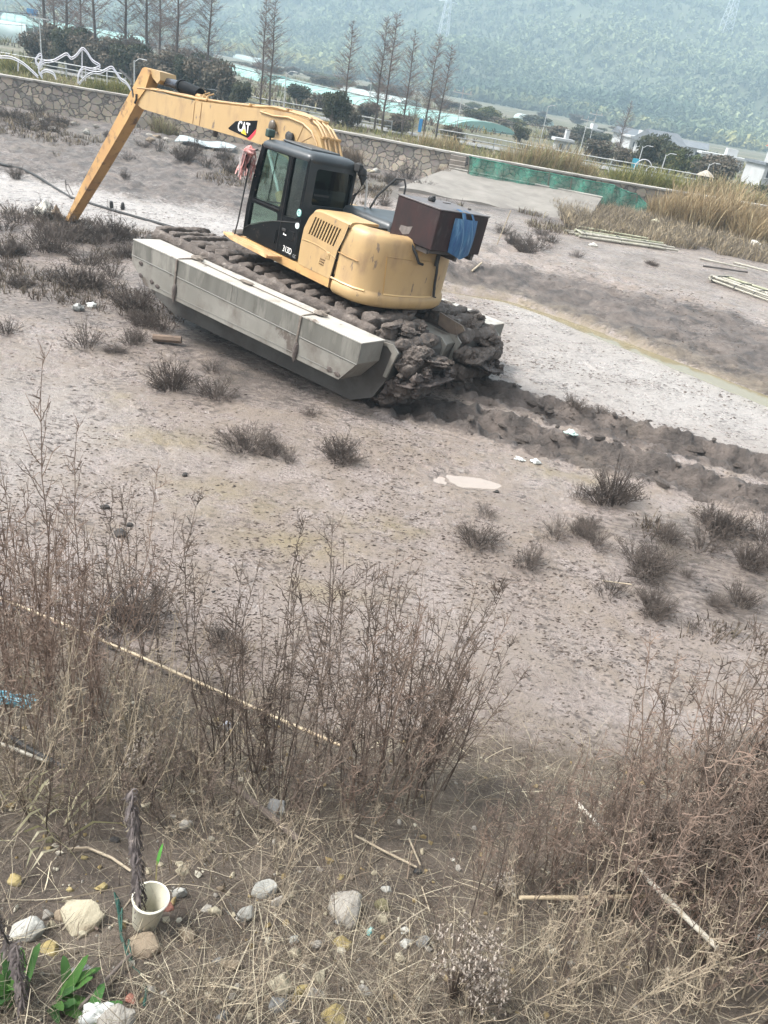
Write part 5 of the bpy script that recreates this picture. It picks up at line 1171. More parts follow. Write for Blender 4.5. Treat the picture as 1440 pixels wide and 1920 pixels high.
# ---- lattice pylons on the slope
def pylon(px, py, Y, h, label):
    d = ray(px, py); x = d[0]/d[1]*Y; z = float(hill_h(np.array([x]), np.array([Y]))[0]); root = empty("lattice_pylon", (x, Y, z-1), .3, label, "pylon"); b = MB()
    q = [(1, 1), (-1, 1), (-1, -1), (1, -1)]; w = lambda t: 3.4*(1-t)+.8*t
    for a, c in q: b.tube([(a*w(t), c*w(t), h*t) for t in (0, .5, 1)], .22, 4)
    n = 9
    for k in range(n):
        t0, t1 = k/n, (k+1)/n
        for i in range(4):
            a, c = q[i], q[(i+1) % 4]; b.tube([(a[0]*w(t0), a[1]*w(t0), h*t0), (c[0]*w(t1), c[1]*w(t1), h*t1)], .12, 3); b.tube([(c[0]*w(t0), c[1]*w(t0), h*t0), (a[0]*w(t1), a[1]*w(t1), h*t1)], .12, 3)
    b.build("lattice", M_PYL, root); b = MB()
    for z_ in (.72, .86, 1.0): b.tube([(-6, 0, h*z_), (0, 0, h*z_+.8), (6, 0, h*z_)], .25, 4)
    b.build("crossarm", M_PYL, root)
M_PYL = mat("galvanised_steel", (.50, .52, .53), .6)
pylon(1354, 75, 620, 40, "pale lattice pylon on the slope at the upper right"); pylon(834, 45, 560, 34, "pale lattice pylon on the slope above the bare conifers")
# grass over the ground between wall and road, and on the far fields
def far_grass():
    g = np.random.default_rng(77); n = 15000; X = g.uniform(-32, 26, n); Y = wall_y(X)+.5+14*g.uniform(0, 1, n)**1.5; k = fbm(X*.3, Y*.3, 120, 3) > -.12
    X, Y = X[k], Y[k]; Z = land(X, Y); T = np.array(STR+GRN+BRN)[g.integers(0, 10, len(X))]; H = g.uniform(.2, .55, len(X))
    V, F, c = blades(np.stack([X, Y, Z-.03], -1), H, 3, .10, .02, T, .6, 78, .1, 2)
    n2 = 7000; X = g.uniform(-70, 60, n2); Y = g.uniform(63, 190, n2); k = fbm(X*.09, Y*.09, 122, 3) > .0; X, Y = X[k], Y[k]; Z = land(X, Y); T = np.array(BRN+STR+GRN+DBR)[g.integers(0, 13, len(X))]*.8
    V2, F2, c2 = blades(np.stack([X, Y, Z-.05], -1), g.uniform(.3, 1.0, len(X)), 5, .5, .07, T, .6, 79, .1, 2)
    tag(np_mesh("field_grass", np.concatenate([V, V2]), np.concatenate([F, F2+len(V)]), M_STRAW, dict(tone=np.concatenate([c, c2])), smooth=False), kind='stuff')
far_grass()
# ---- haze
hz = bpy.data.materials.new("haze_air"); hz.use_nodes = True; nt = hz.node_tree; nt.nodes.remove(nt.nodes['Principled BSDF'])
pv = nt.nodes.new('ShaderNodeVolumePrincipled'); pv.inputs['Color'].default_value = (.62, .85, 1.0, 1); pv.inputs['Density'].default_value = .00125; pv.inputs['Anisotropy'].default_value = .1
nt.links.new(pv.outputs[0], nt.nodes['Material Output'].inputs['Volume'])
try: hz.cycles.homogeneous_volume = True
except Exception: pass
HZT = 262.0
b = MB(); b.box((300, 1180, HZT/2-1), (4200, 2460, HZT+2)); o = b.build("haze", hz); tag(o, kind='stuff')
# ------------------------------------------------------------------ on the mud
M_BUSHD = mat("dark_marsh_twigs", (.052, .040, .034), .9, (.105, .083, .068), 5)
def marsh_bush(seed, n=135):
    g = random.Random(seed); b = MB()
    for k in range(n):
        a = g.uniform(0, 6.283); q = g.random()**.55; lob = 1+.35*math.sin(2*a+seed*1.7)+.2*math.sin(3*a+seed); x, y = .42*q*lob*math.cos(a), .42*q*lob*math.sin(a); h = (1-.55*q*q)*g.uniform(.3, 1.1)*(1+.35*math.sin(a*2+seed)); a2 = a+g.gauss(0, .6)
        P = [(x, y, -.04)]; ln = (.18+.55*q)*g.uniform(.4, 1.1); zz = 0
        for s in (.35, .7, 1.0): P.append((x+math.cos(a2)*ln*s**1.4+g.uniform(-.03, .03), y+math.sin(a2)*ln*s**1.4+g.uniform(-.03, .03), h*s))
        b.tube(P, [.010, .008, .007, .004], 3, cap=False)
        for _ in range(5):
            i = g.choice((1, 2)); p = Vector(P[i]).lerp(Vector(P[i+1]), g.random()); e = p+Vector((g.uniform(-.14, .14), g.uniform(-.14, .14), g.uniform(.04, .20)))
            b.tube([p, p.lerp(e, .5)+Vector((0, 0, .01)), e], [.007, .006, .003], 3, cap=False)
    o = b.build("marsh_bush", M_BUSHD); return o
MBUSH = [marsh_bush(k, n_) for k, n_ in enumerate((75, 150, 110, 60, 180))]; mbn = 0
def bushes(L, label, group):
    global mbn
    for px, py, r in L:
        o = MBUSH[mbn] if mbn < 5 else MBUSH[mbn % 5].copy()
        if mbn >= 5: C.objects.link(o)
        mbn += 1; p = spot(px, py); d = float(np.dot(np.array(p)-CAM, FWD)); w = r*d/FPX/.70
        o.location = p; o.scale = (w*R.uniform(.75, 1.3), w*R.uniform(.7, 1.25), w*R.uniform(.55, 1.1)); o.rotation_euler = (0, 0, R.uniform(0, 6.28)); tag(o, label, "bush", group)
bushes([(30, 415, 34), (108, 445, 34), (140, 445, 30), (180, 455, 34), (212, 450, 32), (165, 495, 34), (135, 530, 32), (172, 540, 34), (212, 520, 28), (18, 478, 24), (12, 500, 18), (95, 470, 36), (240, 478, 22), (5, 430, 34), (85, 410, 26), (225, 480, 26), (40, 475, 24)], "dark bristly marsh bush in the thick patch around the foot of the excavator stick", "marsh bushes around the foot of the stick")
bushes([(252, 580, 34), (272, 562, 28), (268, 608, 34), (305, 620, 26), (236, 570, 24), (258, 640, 20)], "dark bristly marsh bush close in front of the float bow", "marsh bushes before the float bow")
for px, py, r, l in ((162, 648, 32, "low dark marsh bush left of the log, near the white rag"), (216, 660, 15, "tiny marsh bush between the log and the low bush by the white rag"), (244, 645, 18, "small marsh bush just left of the log"), (321, 728, 33, "round dark marsh bush alone below the float, the left of a pair"), (405, 745, 34, "pale wiry marsh bush below the float, the right of a pair"), (398, 696, 20, "small dark marsh bush touching the shadow under the float"), (38, 536, 18, "small marsh bush left of the thick patch by the stick"), (10, 625, 20, "marsh bush cut by the left edge of the picture"),
                     (462, 838, 44, "largest dark marsh bush in the middle of the mud"), (510, 850, 26, "marsh bush leaning on the largest mid mud bush"), (541, 866, 20, "small marsh bush right of the largest mid mud bush"), (637, 860, 30, "spreading low marsh bush alone left of the long puddle"), (582, 778, 16, "small thin marsh bush behind the pontoon's middle"),
                     (1080, 765, 20, "short marsh bush in the bright mud right of the machine"), (1124, 772, 14, "thin wispy marsh bush right of the short one on bright mud"), (1086, 934, 20, "small marsh bush by the white scraps at the rut"), (1146, 940, 40, "wide flat marsh bush at the edge of the lower rut"), (911, 965, 22, "small marsh bush nearest the long puddle"), (897, 1018, 30, "marsh bush below the one nearest the puddle"), (990, 1058, 32, "lone dark marsh bush left of the big cluster"), (1146, 1112, 36, "marsh bush with a pale straw across it"), (1226, 1148, 44, "lowest and broad marsh bush of the big cluster"), (1288, 1080, 18, "small marsh bush right of the big cluster"), (1346, 1136, 24, "left bush of the pair at the right edge below the cluster"), (1388, 1130, 36, "right bush of the pair at the right edge below the cluster"), (1296, 1178, 16, "sparse thin marsh bush lowest at the right"), (1222, 497, 9, "tiny marsh bush on the bench in front of the far raft")):
    bushes([(px, py, r*1.1)], l, None)
bushes([(1042, 1005, 34), (1102, 988, 24), (1118, 1022, 30), (1188, 1045, 40), (1215, 1075, 40), (1232, 1052, 32), (1085, 1000, 22)], "dark marsh bush in the big cluster right of the lone bush", "marsh bushes of the big cluster")
bushes([(1252, 1015, 28), (1318, 1028, 44), (1402, 1060, 40), (1432, 1015, 40), (1380, 995, 34), (1328, 975, 28), (1438, 1060, 34), (1345, 1000, 34)], "greyish marsh bush in the thicket at the right edge", "marsh bushes in the thicket at the right edge")
bushes([(1000, 465, 26), (962, 458, 16), (945, 438, 16), (1082, 482, 16), (982, 472, 18), (1035, 455, 14), (1015, 440, 12)], "low brown marsh bush on the bench beyond the creek", "marsh bushes on the bench beyond the creek")
bushes([(30, 335, 18), (240, 300, 18), (205, 258, 16), (50, 240, 22), (22, 222, 22), (92, 245, 20), (300, 283, 18), (345, 300, 22), (390, 312, 20), (420, 300, 20), (365, 290, 20), (70, 215, 18), (110, 232, 16), (270, 275, 14), (430, 322, 16), (235, 335, 12)], "brown marsh weed on the rough ground between stick and wall", "marsh weeds between the stick and the wall")
bushes([(700, 360, 14), (735, 345, 18), (765, 335, 20), (790, 355, 16), (720, 385, 16), (830, 395, 14), (860, 402, 14), (780, 385, 14)], "brown marsh weed behind the rusty box", "marsh weeds behind the rusty box")
bushes([(238, 1165, 62)], "dense dark bush behind the left stand of shrubs", None); bushes([(416, 1205, 30)], "small dark bush left of the middle thicket", None)
# short dead grass and stubble on the weedy ground
def stubble():
    g = np.random.default_rng(31); Ps = []; Ts = []; Hs = []
    def patch(n, xr, yr, f, tones, h):
        X = g.uniform(*xr, n); Y = g.uniform(*yr, n); k = f(X, Y); X, Y = X[k], Y[k]; Z = land(X, Y)
        Ps.append(np.stack([X, Y, Z-.02], -1)); Ts.append(np.array(tones)[g.integers(0, len(tones), len(X))]); Hs.append(g.uniform(h*.5, h*1.2, len(X)))
    D = [(.085, .066, .052), (.12, .095, .075), (.15, .125, .095)]
    patch(3800, (-13, -4), (13.5, 20.5), lambda x, y: fbm(x*.5, y*.5, 140, 3) > -.02, D, .16)
    patch(5200, (-22, -2), (29, 39), lambda x, y: (fbm(x*.4, y*.4, 141, 3) > .02), D+[(.22, .18, .12)], .22)
    patch(7000, (5, 20), (31, 40.2), lambda x, y: (fbm(x*.5, y*.5, 142, 3) > -.10), [(.20, .165, .12), (.27, .22, .15), (.14, .115, .09), (.32, .26, .17)], .45)
    patch(2600, (-6, 7), (27, 33.2), lambda x, y: fbm(x*.5, y*.5, 143, 3) > .04, D+[(.22, .19, .12)], .28)
    patch(1500, (3.2, 9), (6.4, 9), lambda x, y: fbm(x*.7, y*.7, 144, 3) > .02, D, .14)
    P, T, H = np.concatenate(Ps), np.concatenate(Ts), np.concatenate(Hs)
    V, F, c = blades(P, H, 5, .11, .008+P[:, 1]*.00025, T, .7, 32, .1, 2)
    tag(np_mesh("dead_stubble", V, F, M_STRAW, dict(tone=c), smooth=False), kind='stuff')
stubble()
def crumbs():
    g = np.random.default_rng(63); N = 150000; az = np.radians(g.uniform(-42, 42, N)); r = 4.3*np.exp(g.uniform(0, 1.75, N)); X, Y = r*np.sin(az), r*np.cos(az)
    dn = sst(-.10, .22, fbm(X*.55, Y*.8, 160, 4))*.8+sst(.0, .25, fbm(X*1.6, Y*2.4, 161, 3))*.5; d, s_, _ = segdist(X, Y, CREEK)
    k = (g.uniform(0, 1, N) < dn*.55+.06) & (toe_y(X)-Y < .3) & (Y < 27) & (d > .8) & (np.hypot((X-1.22)/.9, (Y-9.3)/.42) > 1)
    X, Y = X[k], Y[k]; n = len(X); Z = land(X, Y); s = (.0045+.014*g.uniform(0, 1, n)**2.5)*(.7+.05*Y); a = g.uniform(-.5, .9, n)
    B = np.array([(1, 0, 0), (0, .6, 0), (-1, 0, 0), (0, -.6, 0), (0, 0, .55)]); V = B[None]*s[:, None, None]*g.uniform(.55, 1.5, (n, 5, 1)); ca, sa = np.cos(a)[:, None], np.sin(a)[:, None]
    V = np.stack([V[..., 0]*ca*1.5-V[..., 1]*sa+X[:, None], V[..., 0]*sa*1.5+V[..., 1]*ca+Y[:, None], V[..., 2]+Z[:, None]+.001], -1).reshape(-1, 3)
    F = (np.array([(0, 1, 4), (1, 2, 4), (2, 3, 4), (3, 0, 4)])[None]+(np.arange(n)*5)[:, None, None]).reshape(-1, 3)
    T = np.array([(.075, .058, .048), (.105, .083, .068), (.055, .043, .037), (.14, .115, .096)])[g.integers(0, 4, n)]
    tag(np_mesh("mud_crumbs", V, F, M_STRAW, dict(tone=np.repeat(T, 5, 0)), smooth=False), kind='stuff')
crumbs()
# ---- bamboo rafts
M_BAM = mat("weathered_bamboo", (.33, .31, .26), .6, (.24, .225, .18), 4, stain=(.13, .12, .095), stain_scale=6, stain_at=(.56, .7)); M_BAMG = mat("greenish_bamboo", (.20, .21, .13), .6, (.29, .28, .20), 5)
def bamboo(b, a, c, r, bend=.0, nodes=True):
    a, c = Vector(a), Vector(c); L = (c-a).length; n = max(8, int(L/.3)); P = []; Rr = []
    for k in range(n+1):
        t = k/n; p = a.lerp(c, t)+Vector((0, 0, -bend*4*t*(1-t))); P.append(p); Rr.append(r*(1-.25*t))
        if nodes and 0 < k < n: P.append(p+(c-a).normalized()*.012); Rr.append(r*(1-.25*t)*1.14); P.append(p+(c-a).normalized()*.024); Rr.append(r*(1-.25*t))
    b.tube(P, Rr, 7)
def raft(e0, e1, n, label, wd, seed, rng):
    a, c = spot(*e0), spot(*e1); root = empty("bamboo_raft", a, 0, label, "raft"); g = random.Random(seed); d = (c-a).normalized(); s = Vector((-d.y, d.x, 0))
    for k in range(n):
        off = (k/(n-1)-.5)*wd; t0, t1 = g.uniform(-.03, .10), g.uniform(.88, 1.04); lay = .055+(.085 if k % 3 == 1 else 0)
        p0 = (c-a)*t0+s*off*g.uniform(.9, 1.2)+Vector((0, 0, lay)); p1 = (c-a)*t1+s*off*rng+Vector((0, 0, lay+g.uniform(-.02, .04)))
        b = MB(); bamboo(b, p0, p1, g.uniform(.036, .052)); b.build("bamboo_pole", M_BAMG if k % 4 == 3 else M_BAM, root, smooth=50)
    for t in (.12, .45, .72):
        b = MB(); q = (c-a)*t; P = [q+s*(wd*.62*math.cos(w))+Vector((0, 0, .08+.11*math.sin(w))) for w in [6.283*k/16 for k in range(17)]]; b.tube(P, .014, 5); b.build("lashing", M_RUBBER, root)
    b = MB(); q = (c-a)*.08; b.tube([q-s*wd*.6+Vector((0, 0, .16)), q+s*wd*.6+Vector((0, 0, .16))], .03, 6); b.build("cross_pole", M_BAM, root)
raft((1068, 440), (1262, 470), 10, "weathered bamboo raft lying by the reeds", .75, 5, 1.15)
raft((1338, 524), (1470, 570), 10, "bamboo raft cut by the right edge of the picture", .9, 6, 1.25)
def pole(name, e0, e1, r, m, label, cat_, lift=.04, bend=.0, bam=True):
    a, c = spot(*e0), spot(*e1); b = MB()
    if bam: bamboo(b, a+Vector((0, 0, r+.01)), c+Vector((0, 0, r+lift)), r, bend)
    else: b.tube([a+Vector((0, 0, r)), a.lerp(c, .5)+Vector((0, 0, r+lift*.5)), c+Vector((0, 0, r+lift))], r, 7)
    return tag(b.build(name, m, None, smooth=50), label, cat_)
pole("bamboo_pole", (1312, 487), (1400, 508), .035, M_BAM, "single pale bamboo pole lying behind the right edge raft", "pole")
pole("bamboo_pole", (1375, 495), (1460, 532), .04, M_BAM, "bamboo pole slanting over the right edge raft", "pole", .25)
pole("iron_bar", (1318, 500), (1400, 515), .03, M_STEEL, "dark iron bar beside the right edge raft", "bar", .05, 0, False)
pole("bamboo_pole", (1080, 427), (1212, 455), .04, M_BAMG, "loose bamboo pole along the back of the raft by the reeds", "pole", .12)
M_STICKW = mat("dry_stick", (.36, .31, .23), .85, (.26, .21, .15), 8)
b = MB(); a = spot(931, 458); b.tube([a+Vector((0, 0, -.1)), a+Vector((.12, .05, .55)), a+Vector((.22, .1, 1.05))], .018, 6); tag(b.build("thin_stake", M_STICKW), "thin pale stake standing upright beyond the rusty box", "stake")
pole("dry_stick", (884, 511), (902, 499), .03, M_STICKW, "short pale stick on the mud right of the rusty box", "stick", .05, 0, False)
pole("dry_stick", (1130, 1090), (1172, 1128), .008, M_STICKW, "pale straw lying across a bush of the big cluster", "stick", .22, 0, False)
pole("log", (287, 640), (340, 648), .065, mat("brown_log", (.17, .12, .085), .9, (.10, .072, .055), 6, bump=.01), "short brown log on the mud below the float bow", "log", .03, 0, False)
# hose along the ground
b = MB(); P = []
for px, py in ((-40, 300), (0, 309), (40, 318), (70, 333), (100, 352), (132, 371), (175, 385), (215, 397), (260, 410), (300, 422), (330, 430)): p = spot(px, py); P.append(p+Vector((0, 0, .03)))
b.tube(P, .035, 6); tag(b.build("hose", M_RUBBER, None, smooth=True), "black hose trailing across the bright mud past the stick", "hose")
for px, py, l in ((209, 390, "black hose clip on the hose, the left of two"), (230, 393, "black peg standing at the hose, right of the clip")):
    p = spot(px, py); b = MB(); b.blob(p+Vector((0, 0, .08)), (.06, .05, .12), px, .3); tag(b.build("peg", M_RUBBER), l, "peg")
a, c = spot(332, 268), spot(440, 286); b = MB(); d = (c-a); s = Vector((-d.y, d.x, 0)).normalized()
b.loft([[a+d*t+s*(.38*q*(1-abs(t-.4)**3*1.5))+Vector((0, 0, .12+.05*math.sin(9*t+q)+h_)) for q, h_ in ((-1, 0), (1, .12), (1, .14), (-1, .02))] for t in np.linspace(0, 1, 14)]); tag(b.build("metal_sheet", mat("grey_sheet", (.33, .38, .39), .5, (.24, .27, .27), 2), None, smooth=40), "bent grey metal sheet lying under the boom near the wall", "sheet")
def rag_heap(name, px, py, w, h, m, label, cat_, seed):
    p = spot(px, py); b = MB(); b.blob((0, 0, h*.4), (w*.5, w*.32, h*.6), seed, .6, 18, 12, rotm(.2, .1, R.uniform(0, 3)), 2.6)
    for k in range(3): b.blob((w*.35*math.cos(k*2+seed), w*.25*math.sin(k*2+seed), h*.25), (w*.22, w*.16, h*.35), seed+k, .6, 12, 8, None, 2.8)
    return tag(b.build(name, m, None, smooth='all', loc=p), label, cat_)
M_PLAS = mat("white_plastic", (.62, .63, .60), .45, (.40, .41, .38), 7); M_FOAM = mat("foam", (.66, .65, .60), .8, (.50, .47, .40), 9)
rag_heap("plastic_rag", 147, 582, .20, .12, mat("black_white_rag", (.50, .50, .47), .8, (.06, .06, .055), 14), "dirty white rag crumpled on the mud below the marsh bushes", "rag", 3); rag_heap("plastic_rag", 172, 577, .16, .10, M_PLAS, "pale greenish plastic strip right of the dirty rag", "rag", 5)
rag_heap("foam_bundle", 85, 408, .55, .35, M_FOAM, "pale foam and net bundle at the lower end of the excavator stick", "bundle", 8); rag_heap("foam_bundle", 105, 412, .3, .3, mat("tan_bundle", (.30, .23, .16), .9, (.14, .10, .07), 9), "tan bundle squeezed between pale foam and stick", "bundle", 9)
p = spot(1413, 465); b = MB(); b.box((0, 0, .14), (.36, .30, .26), rotm(.3, .1, .4), bevel=.03); tag(b.build("foam_box", M_FOAM, None, loc=p), "small white foam block in front of the tan reeds", "block")
rag_heap("plastic_rag", 1227, 422, .4, .25, mat("cream_sheet", (.52, .48, .34), .7), "cream plastic scrap hanging below the end of the net", "rag", 11); rag_heap("plastic_rag", 975, 862, .16, .03, M_PLAS, "white scrap in the rut, the left of two", "scrap", 12); rag_heap("plastic_rag", 1004, 868, .14, .05, M_PLAS, "white scrap in the rut, the right of two", "scrap", 13); rag_heap("plastic_rag", 1070, 816, .22, .05, mat("mint_plastic", (.45, .58, .53), .5), "mint coloured plastic scrap between the two ruts", "scrap", 14)
rag_heap("plastic_rag", 1112, 462, .3, .10, M_FOAM, "white foam chip in front of the raft by the reeds", "scrap", 15)
# stones and clods
M_ST = {k: mat(k+"_stone", tuple(q*.66 for q in a), .9, tuple(q*.62 for q in b_), 5, bump=.012, bscale=26, stain=c_, stain_scale=4, stain_at=(.56, .7)) for k, a, b_, c_ in (("cream", (.50, .45, .33), (.38, .33, .23), (.24, .18, .12)), ("white", (.55, .54, .49), (.40, .39, .35), (.20, .18, .15)), ("ochre", (.38, .29, .11), (.44, .37, .19), (.20, .14, .08)), ("grey", (.24, .24, .235), (.16, .16, .155), (.30, .29, .27)), ("tan", (.34, .27, .19), (.24, .185, .13), (.15, .11, .08)), ("olive", (.20, .18, .09), (.13, .115, .065), (.25, .23, .13)), ("red", (.34, .14, .10), (.24, .10, .075), (.15, .09, .07)), ("dark", (.045, .042, .040), (.07, .062, .056), (.10, .09, .08)), ("pale", (.42, .39, .34), (.30, .275, .24), (.20, .18, .16)))}
def stone(px, py, wpx, hpx, kind, label, seed, name="stone", group=None, sink=.40):
    g = random.Random(seed); p = spot(px, py+hpx*.45); d = float(np.dot(np.array(p)-CAM, FWD)); w = wpx*d/FPX; h = hpx*d/FPX
    bm = bmesh.new()
    for _ in range(16):
        v = Vector((g.gauss(0, 1), g.gauss(0, 1), g.gauss(0, 1))).normalized(); bm.verts.new((v.x*w*.56, v.y*w*.42, v.z*h*.62))
    bmesh.ops.convex_hull(bm, input=bm.verts); bmesh.ops.delete(bm, geom=[v for v in bm.verts if not v.link_faces], context='VERTS')
    bmesh.ops.bevel(bm, geom=bm.edges[:], offset=min(w, h)*.07, segments=2, affect='EDGES', profile=.6)
    bmesh.ops.triangulate(bm, faces=bm.faces[:]); bmesh.ops.subdivide_edges(bm, edges=bm.edges[:], cuts=2)
    for v in bm.verts: n_ = float(fbm(np.array([v.co.x/w*5+seed]), np.array([v.co.y/w*5+v.co.z/h*3]), seed, 3)[0]); v.co *= 1+.30*n_
    me = bpy.data.meshes.new(name); bm.to_mesh(me); bm.free(); me.materials.append(M_ST[kind]); me.polygons.foreach_set('use_smooth', [True]*len(me.polygons)); me.set_sharp_from_angle(angle=math.radians(35))
    o = bpy.data.objects.new(name, me); C.objects.link(o); o.location = p+Vector((0, 0, h*(.5-sink)*1.0)); o.rotation_euler = (0, 0, g.uniform(-.5, .5)); return tag(o, label, "clod" if name == "mud_clod" else "stone", group)
g = random.Random(9)
for k in range(40):
    a = g.random(); px, py = g.choice(((g.uniform(280, 470), g.uniform(215, 262)), (g.uniform(690, 830), g.uniform(296, 325)), (g.uniform(60, 260), g.uniform(215, 250))))
    stone(px, py, g.uniform(9, 20), g.uniform(6, 11), g.choice(("pale", "white", "cream", "tan")), "pale rubble stone strewn below the wall", 400+k, "rubble_stone", "rubble stones strewn below the wall", .3)
for k, (px, py, w, l) in enumerate(((346, 888, 13, "small dark clod left of the largest mid mud bush"), (878, 1196, 11, "dark clod alone on the pinkish mud above the right shrubs"), (226, 996, 28, "flat dark clod among the left tall shrubs"), (197, 948, 18, "dark clod just above the flat dark one"), (243, 982, 14, "smaller dark clod beside the flat dark one"), (930, 920, 12, "dark clod at the lower edge of the long puddle"), (400, 1108, 8, "small clod left of the middle shrubs"))): stone(px, py, w, w*.6, "dark", l, 470+k, "mud_clod", None, .3)
# lumps of torn mud along the two ruts
rutm = [crumble(MB().blob((0, 0, 0), (1, .8, .6), 700+k, .4, 14, 10, None, 2.2).build("mud_clod", M_CAKE, None), .10, 2.2) for k in range(4)]
cl = 0
for P, sd in ((RUT_A, 1), (RUT_B, 2)):
    for k in range(40):
        t = g.random()**1.2*3.9; i = min(int(t), len(P)-2); x = P[i][0]+(P[i+1][0]-P[i][0])*(t-i); y = P[i][1]+(P[i+1][1]-P[i][1])*(t-i); y += g.choice((-1, 1, 1))*g.uniform(.25, .62)+g.uniform(-.1, .1); s = g.choice((.03, .04, .05, .07, .10))*g.uniform(.7, 1.2)
        o = rutm[cl] if cl < 4 else rutm[cl % 4].copy()
        if cl >= 4: C.objects.link(o)
        cl += 1; o.location = (x, y, gz(x, y)+s*.05); o.scale = (s*1.5, s*.9, s*.9); o.rotation_euler = (0, 0, g.uniform(0, 6.28))
        tag(o, "crumbled mud clod thrown up along the wheel ruts" if False else "crumbled mud clod thrown up along the ruts behind the machine", "clod", "mud clods along the ruts")
# ------------------------------------------------------------------ near bank
M_SHR = {k: mat("shrub_"+k, a, .9, b_, 7, contrast=(.4, .6)) for k, a, b_ in (("red", (.140, .094, .071), (.215, .156, .120)), ("dark", (.074, .054, .042), (.155, .116, .090)), ("straw", (.33, .275, .195), (.22, .175, .125)))}
def dry_shrub(seed, stems, wide, tone, dense=1.0, nside=17):
    """unit-height dead shrub: stems, ascending side shoots, kinked twigs"""
    g = random.Random(seed); b = MB()
    def kink(p, d, L, n, r0, r1, wob, rise):
        P = [p]; d = d.normalized()
        for k in range(n):
            d = (d+Vector((g.gauss(0, wob), g.gauss(0, wob), g.gauss(0, wob)*.6+rise))).normalized(); P.append(P[-1]+d*(L/n))
        b.tube(P, [r0+(r1-r0)*k/n for k in range(n+1)], 3, cap=False); return P
    for s in range(stems):
        a = g.uniform(0, 6.283); q = g.uniform(0, .20); h = g.uniform(.5, 1.0) if s > 2 else 1.0-.12*s; t = g.uniform(.04, 1.0)*wide
        S = kink(Vector((q*math.cos(a), q*math.sin(a), -.03)), Vector((math.cos(a)*t, math.sin(a)*t, 1)), h, 9, .0046, .0013, .075, .08)
        n = int(nside*dense*g.uniform(.7, 1.2))
        for k in range(n):
            f = g.uniform(.22, .98); i = min(int(f*9), 8); p = S[i].lerp(S[i+1], f*9-i); a2 = g.uniform(0, 6.283); L = (.07+.17*(1-f))*g.uniform(.4, 1.3)
            B_ = kink(p, Vector((math.cos(a2), math.sin(a2), g.uniform(.3, 1.5))), L, 5, .0022, .0010, .24, .08)
            for m in range(g.randint(2, 5)):
                f2 = g.uniform(.2, 1.0); j = min(int(f2*4), 3); p2 = B_[j].lerp(B_[j+1], f2*4-j)
                kink(p2, Vector((g.gauss(0, 1), g.gauss(0, 1), g.uniform(.2, 1.2))), g.uniform(.02, .06), 2, .0015, .0009, .35, .05)
    o = b.build("dry_shrub", M_SHR[tone]); return o
SHR = {"red": [dry_shrub(k, 7, .42, "red") for k in range(3)], "dark": [dry_shrub(10+k, 6, .5, "dark") for k in range(3)], "thin": [dry_shrub(20+k, 3, .3, "dark", .7) for k in range(2)], "straw": [dry_shrub(30+k, 9, .8, "straw", .8, 9) for k in range(2)]}
sused = {}
def proj(p):
    v = np.array(p)-CAM; d = v @ FWD; return 720+FPX*(v @ RGT)/d, 960-FPX*(v @ UPV)/d
def shrub(kind, px, py, top, label, group=None, wd=1.0):
    k = sused.get(kind, 0); sused[kind] = k+1; L = SHR[kind]; o = L[k] if k < len(L) else L[k % len(L)].copy()
    if k >= len(L): C.objects.link(o)
    p = spot(px, py); lo, hi = .05, 3.5
    for _ in range(24):
        m_ = (lo+hi)/2
        if proj(p+Vector((0, 0, m_)))[1] > top: lo = m_
        else: hi = m_
    o.location = p; o.scale = (lo*wd, lo*wd, lo); o.rotation_euler = (0, 0, R.uniform(0, 6.283)); return tag(o, label, "shrub", group)
for kind, px, py, top, wd, l in (("red", 62, 1290, 665, .62, "tallest dead reddish shrub at the left edge"), ("thin", 178, 1200, 880, .7, "thin dark bare shrub right of the tallest left shrub"), ("dark", 272, 1230, 858, .75, "dark bare shrub standing on the mud's left shore"), ("thin", 330, 1240, 960, .7, "slim bare shrub right of the dark shore shrub"),
                                 ("dark", 452, 1440, 925, .55, "leftmost tall bare shrub of the middle thicket"), ("dark", 545, 1440, 950, .55, "tall bare shrub second from the left in the middle thicket"), ("red", 742, 1450, 985, .55, "tall reddish shrub at the peak of the middle thicket's right half"), ("dark", 822, 1440, 1105, .6, "dark shrub forming the right end of the middle thicket"),
                                 ("dark", 1385, 1680, 1215, .75, "biggest dark bare bush at the lower right edge"), ("thin", 940, 1760, 1440, .7, "slanting thin shrub in the gap left of the crossed poles"), ("thin", 855, 1780, 1490, .6, "thin dark shrub right of the plain soil patch"), ("thin", 610, 1740, 1560, .6, "small bare shrub above the grey flat stone")):
    shrub(kind, px, py, top, l, None, wd)
for px, py, top in ((20, 1300, 820), (110, 1290, 800), (140, 1330, 850), (30, 1370, 930), (90, 1380, 960), (175, 1350, 960), (215, 1330, 990), (150, 1420, 1080), (0, 1420, 1000)): shrub("red", px, py, top, "dead reddish shrub in the dense stand under the tallest left shrub", "shrubs of the left stand", .65)
for px, py, top in ((50, 1480, 1150), (240, 1400, 1090), (300, 1420, 1150), (120, 1500, 1200), (340, 1480, 1230), (210, 1500, 1240), (390, 1440, 1180)): shrub("straw", px, py, top, "straw coloured dead weed around the left bamboo pole", "straw weeds around the left pole", .8)
for px, py, top in ((500, 1470, 1030), (620, 1440, 1010), (700, 1470, 1040), (775, 1480, 1080), (800, 1510, 1190), (690, 1530, 1180), (500, 1530, 1180), (610, 1550, 1210)): shrub("dark" if px % 3 else "red", px, py, top, "bare dead shrub inside the dense middle thicket", "shrubs of the middle thicket", .8)
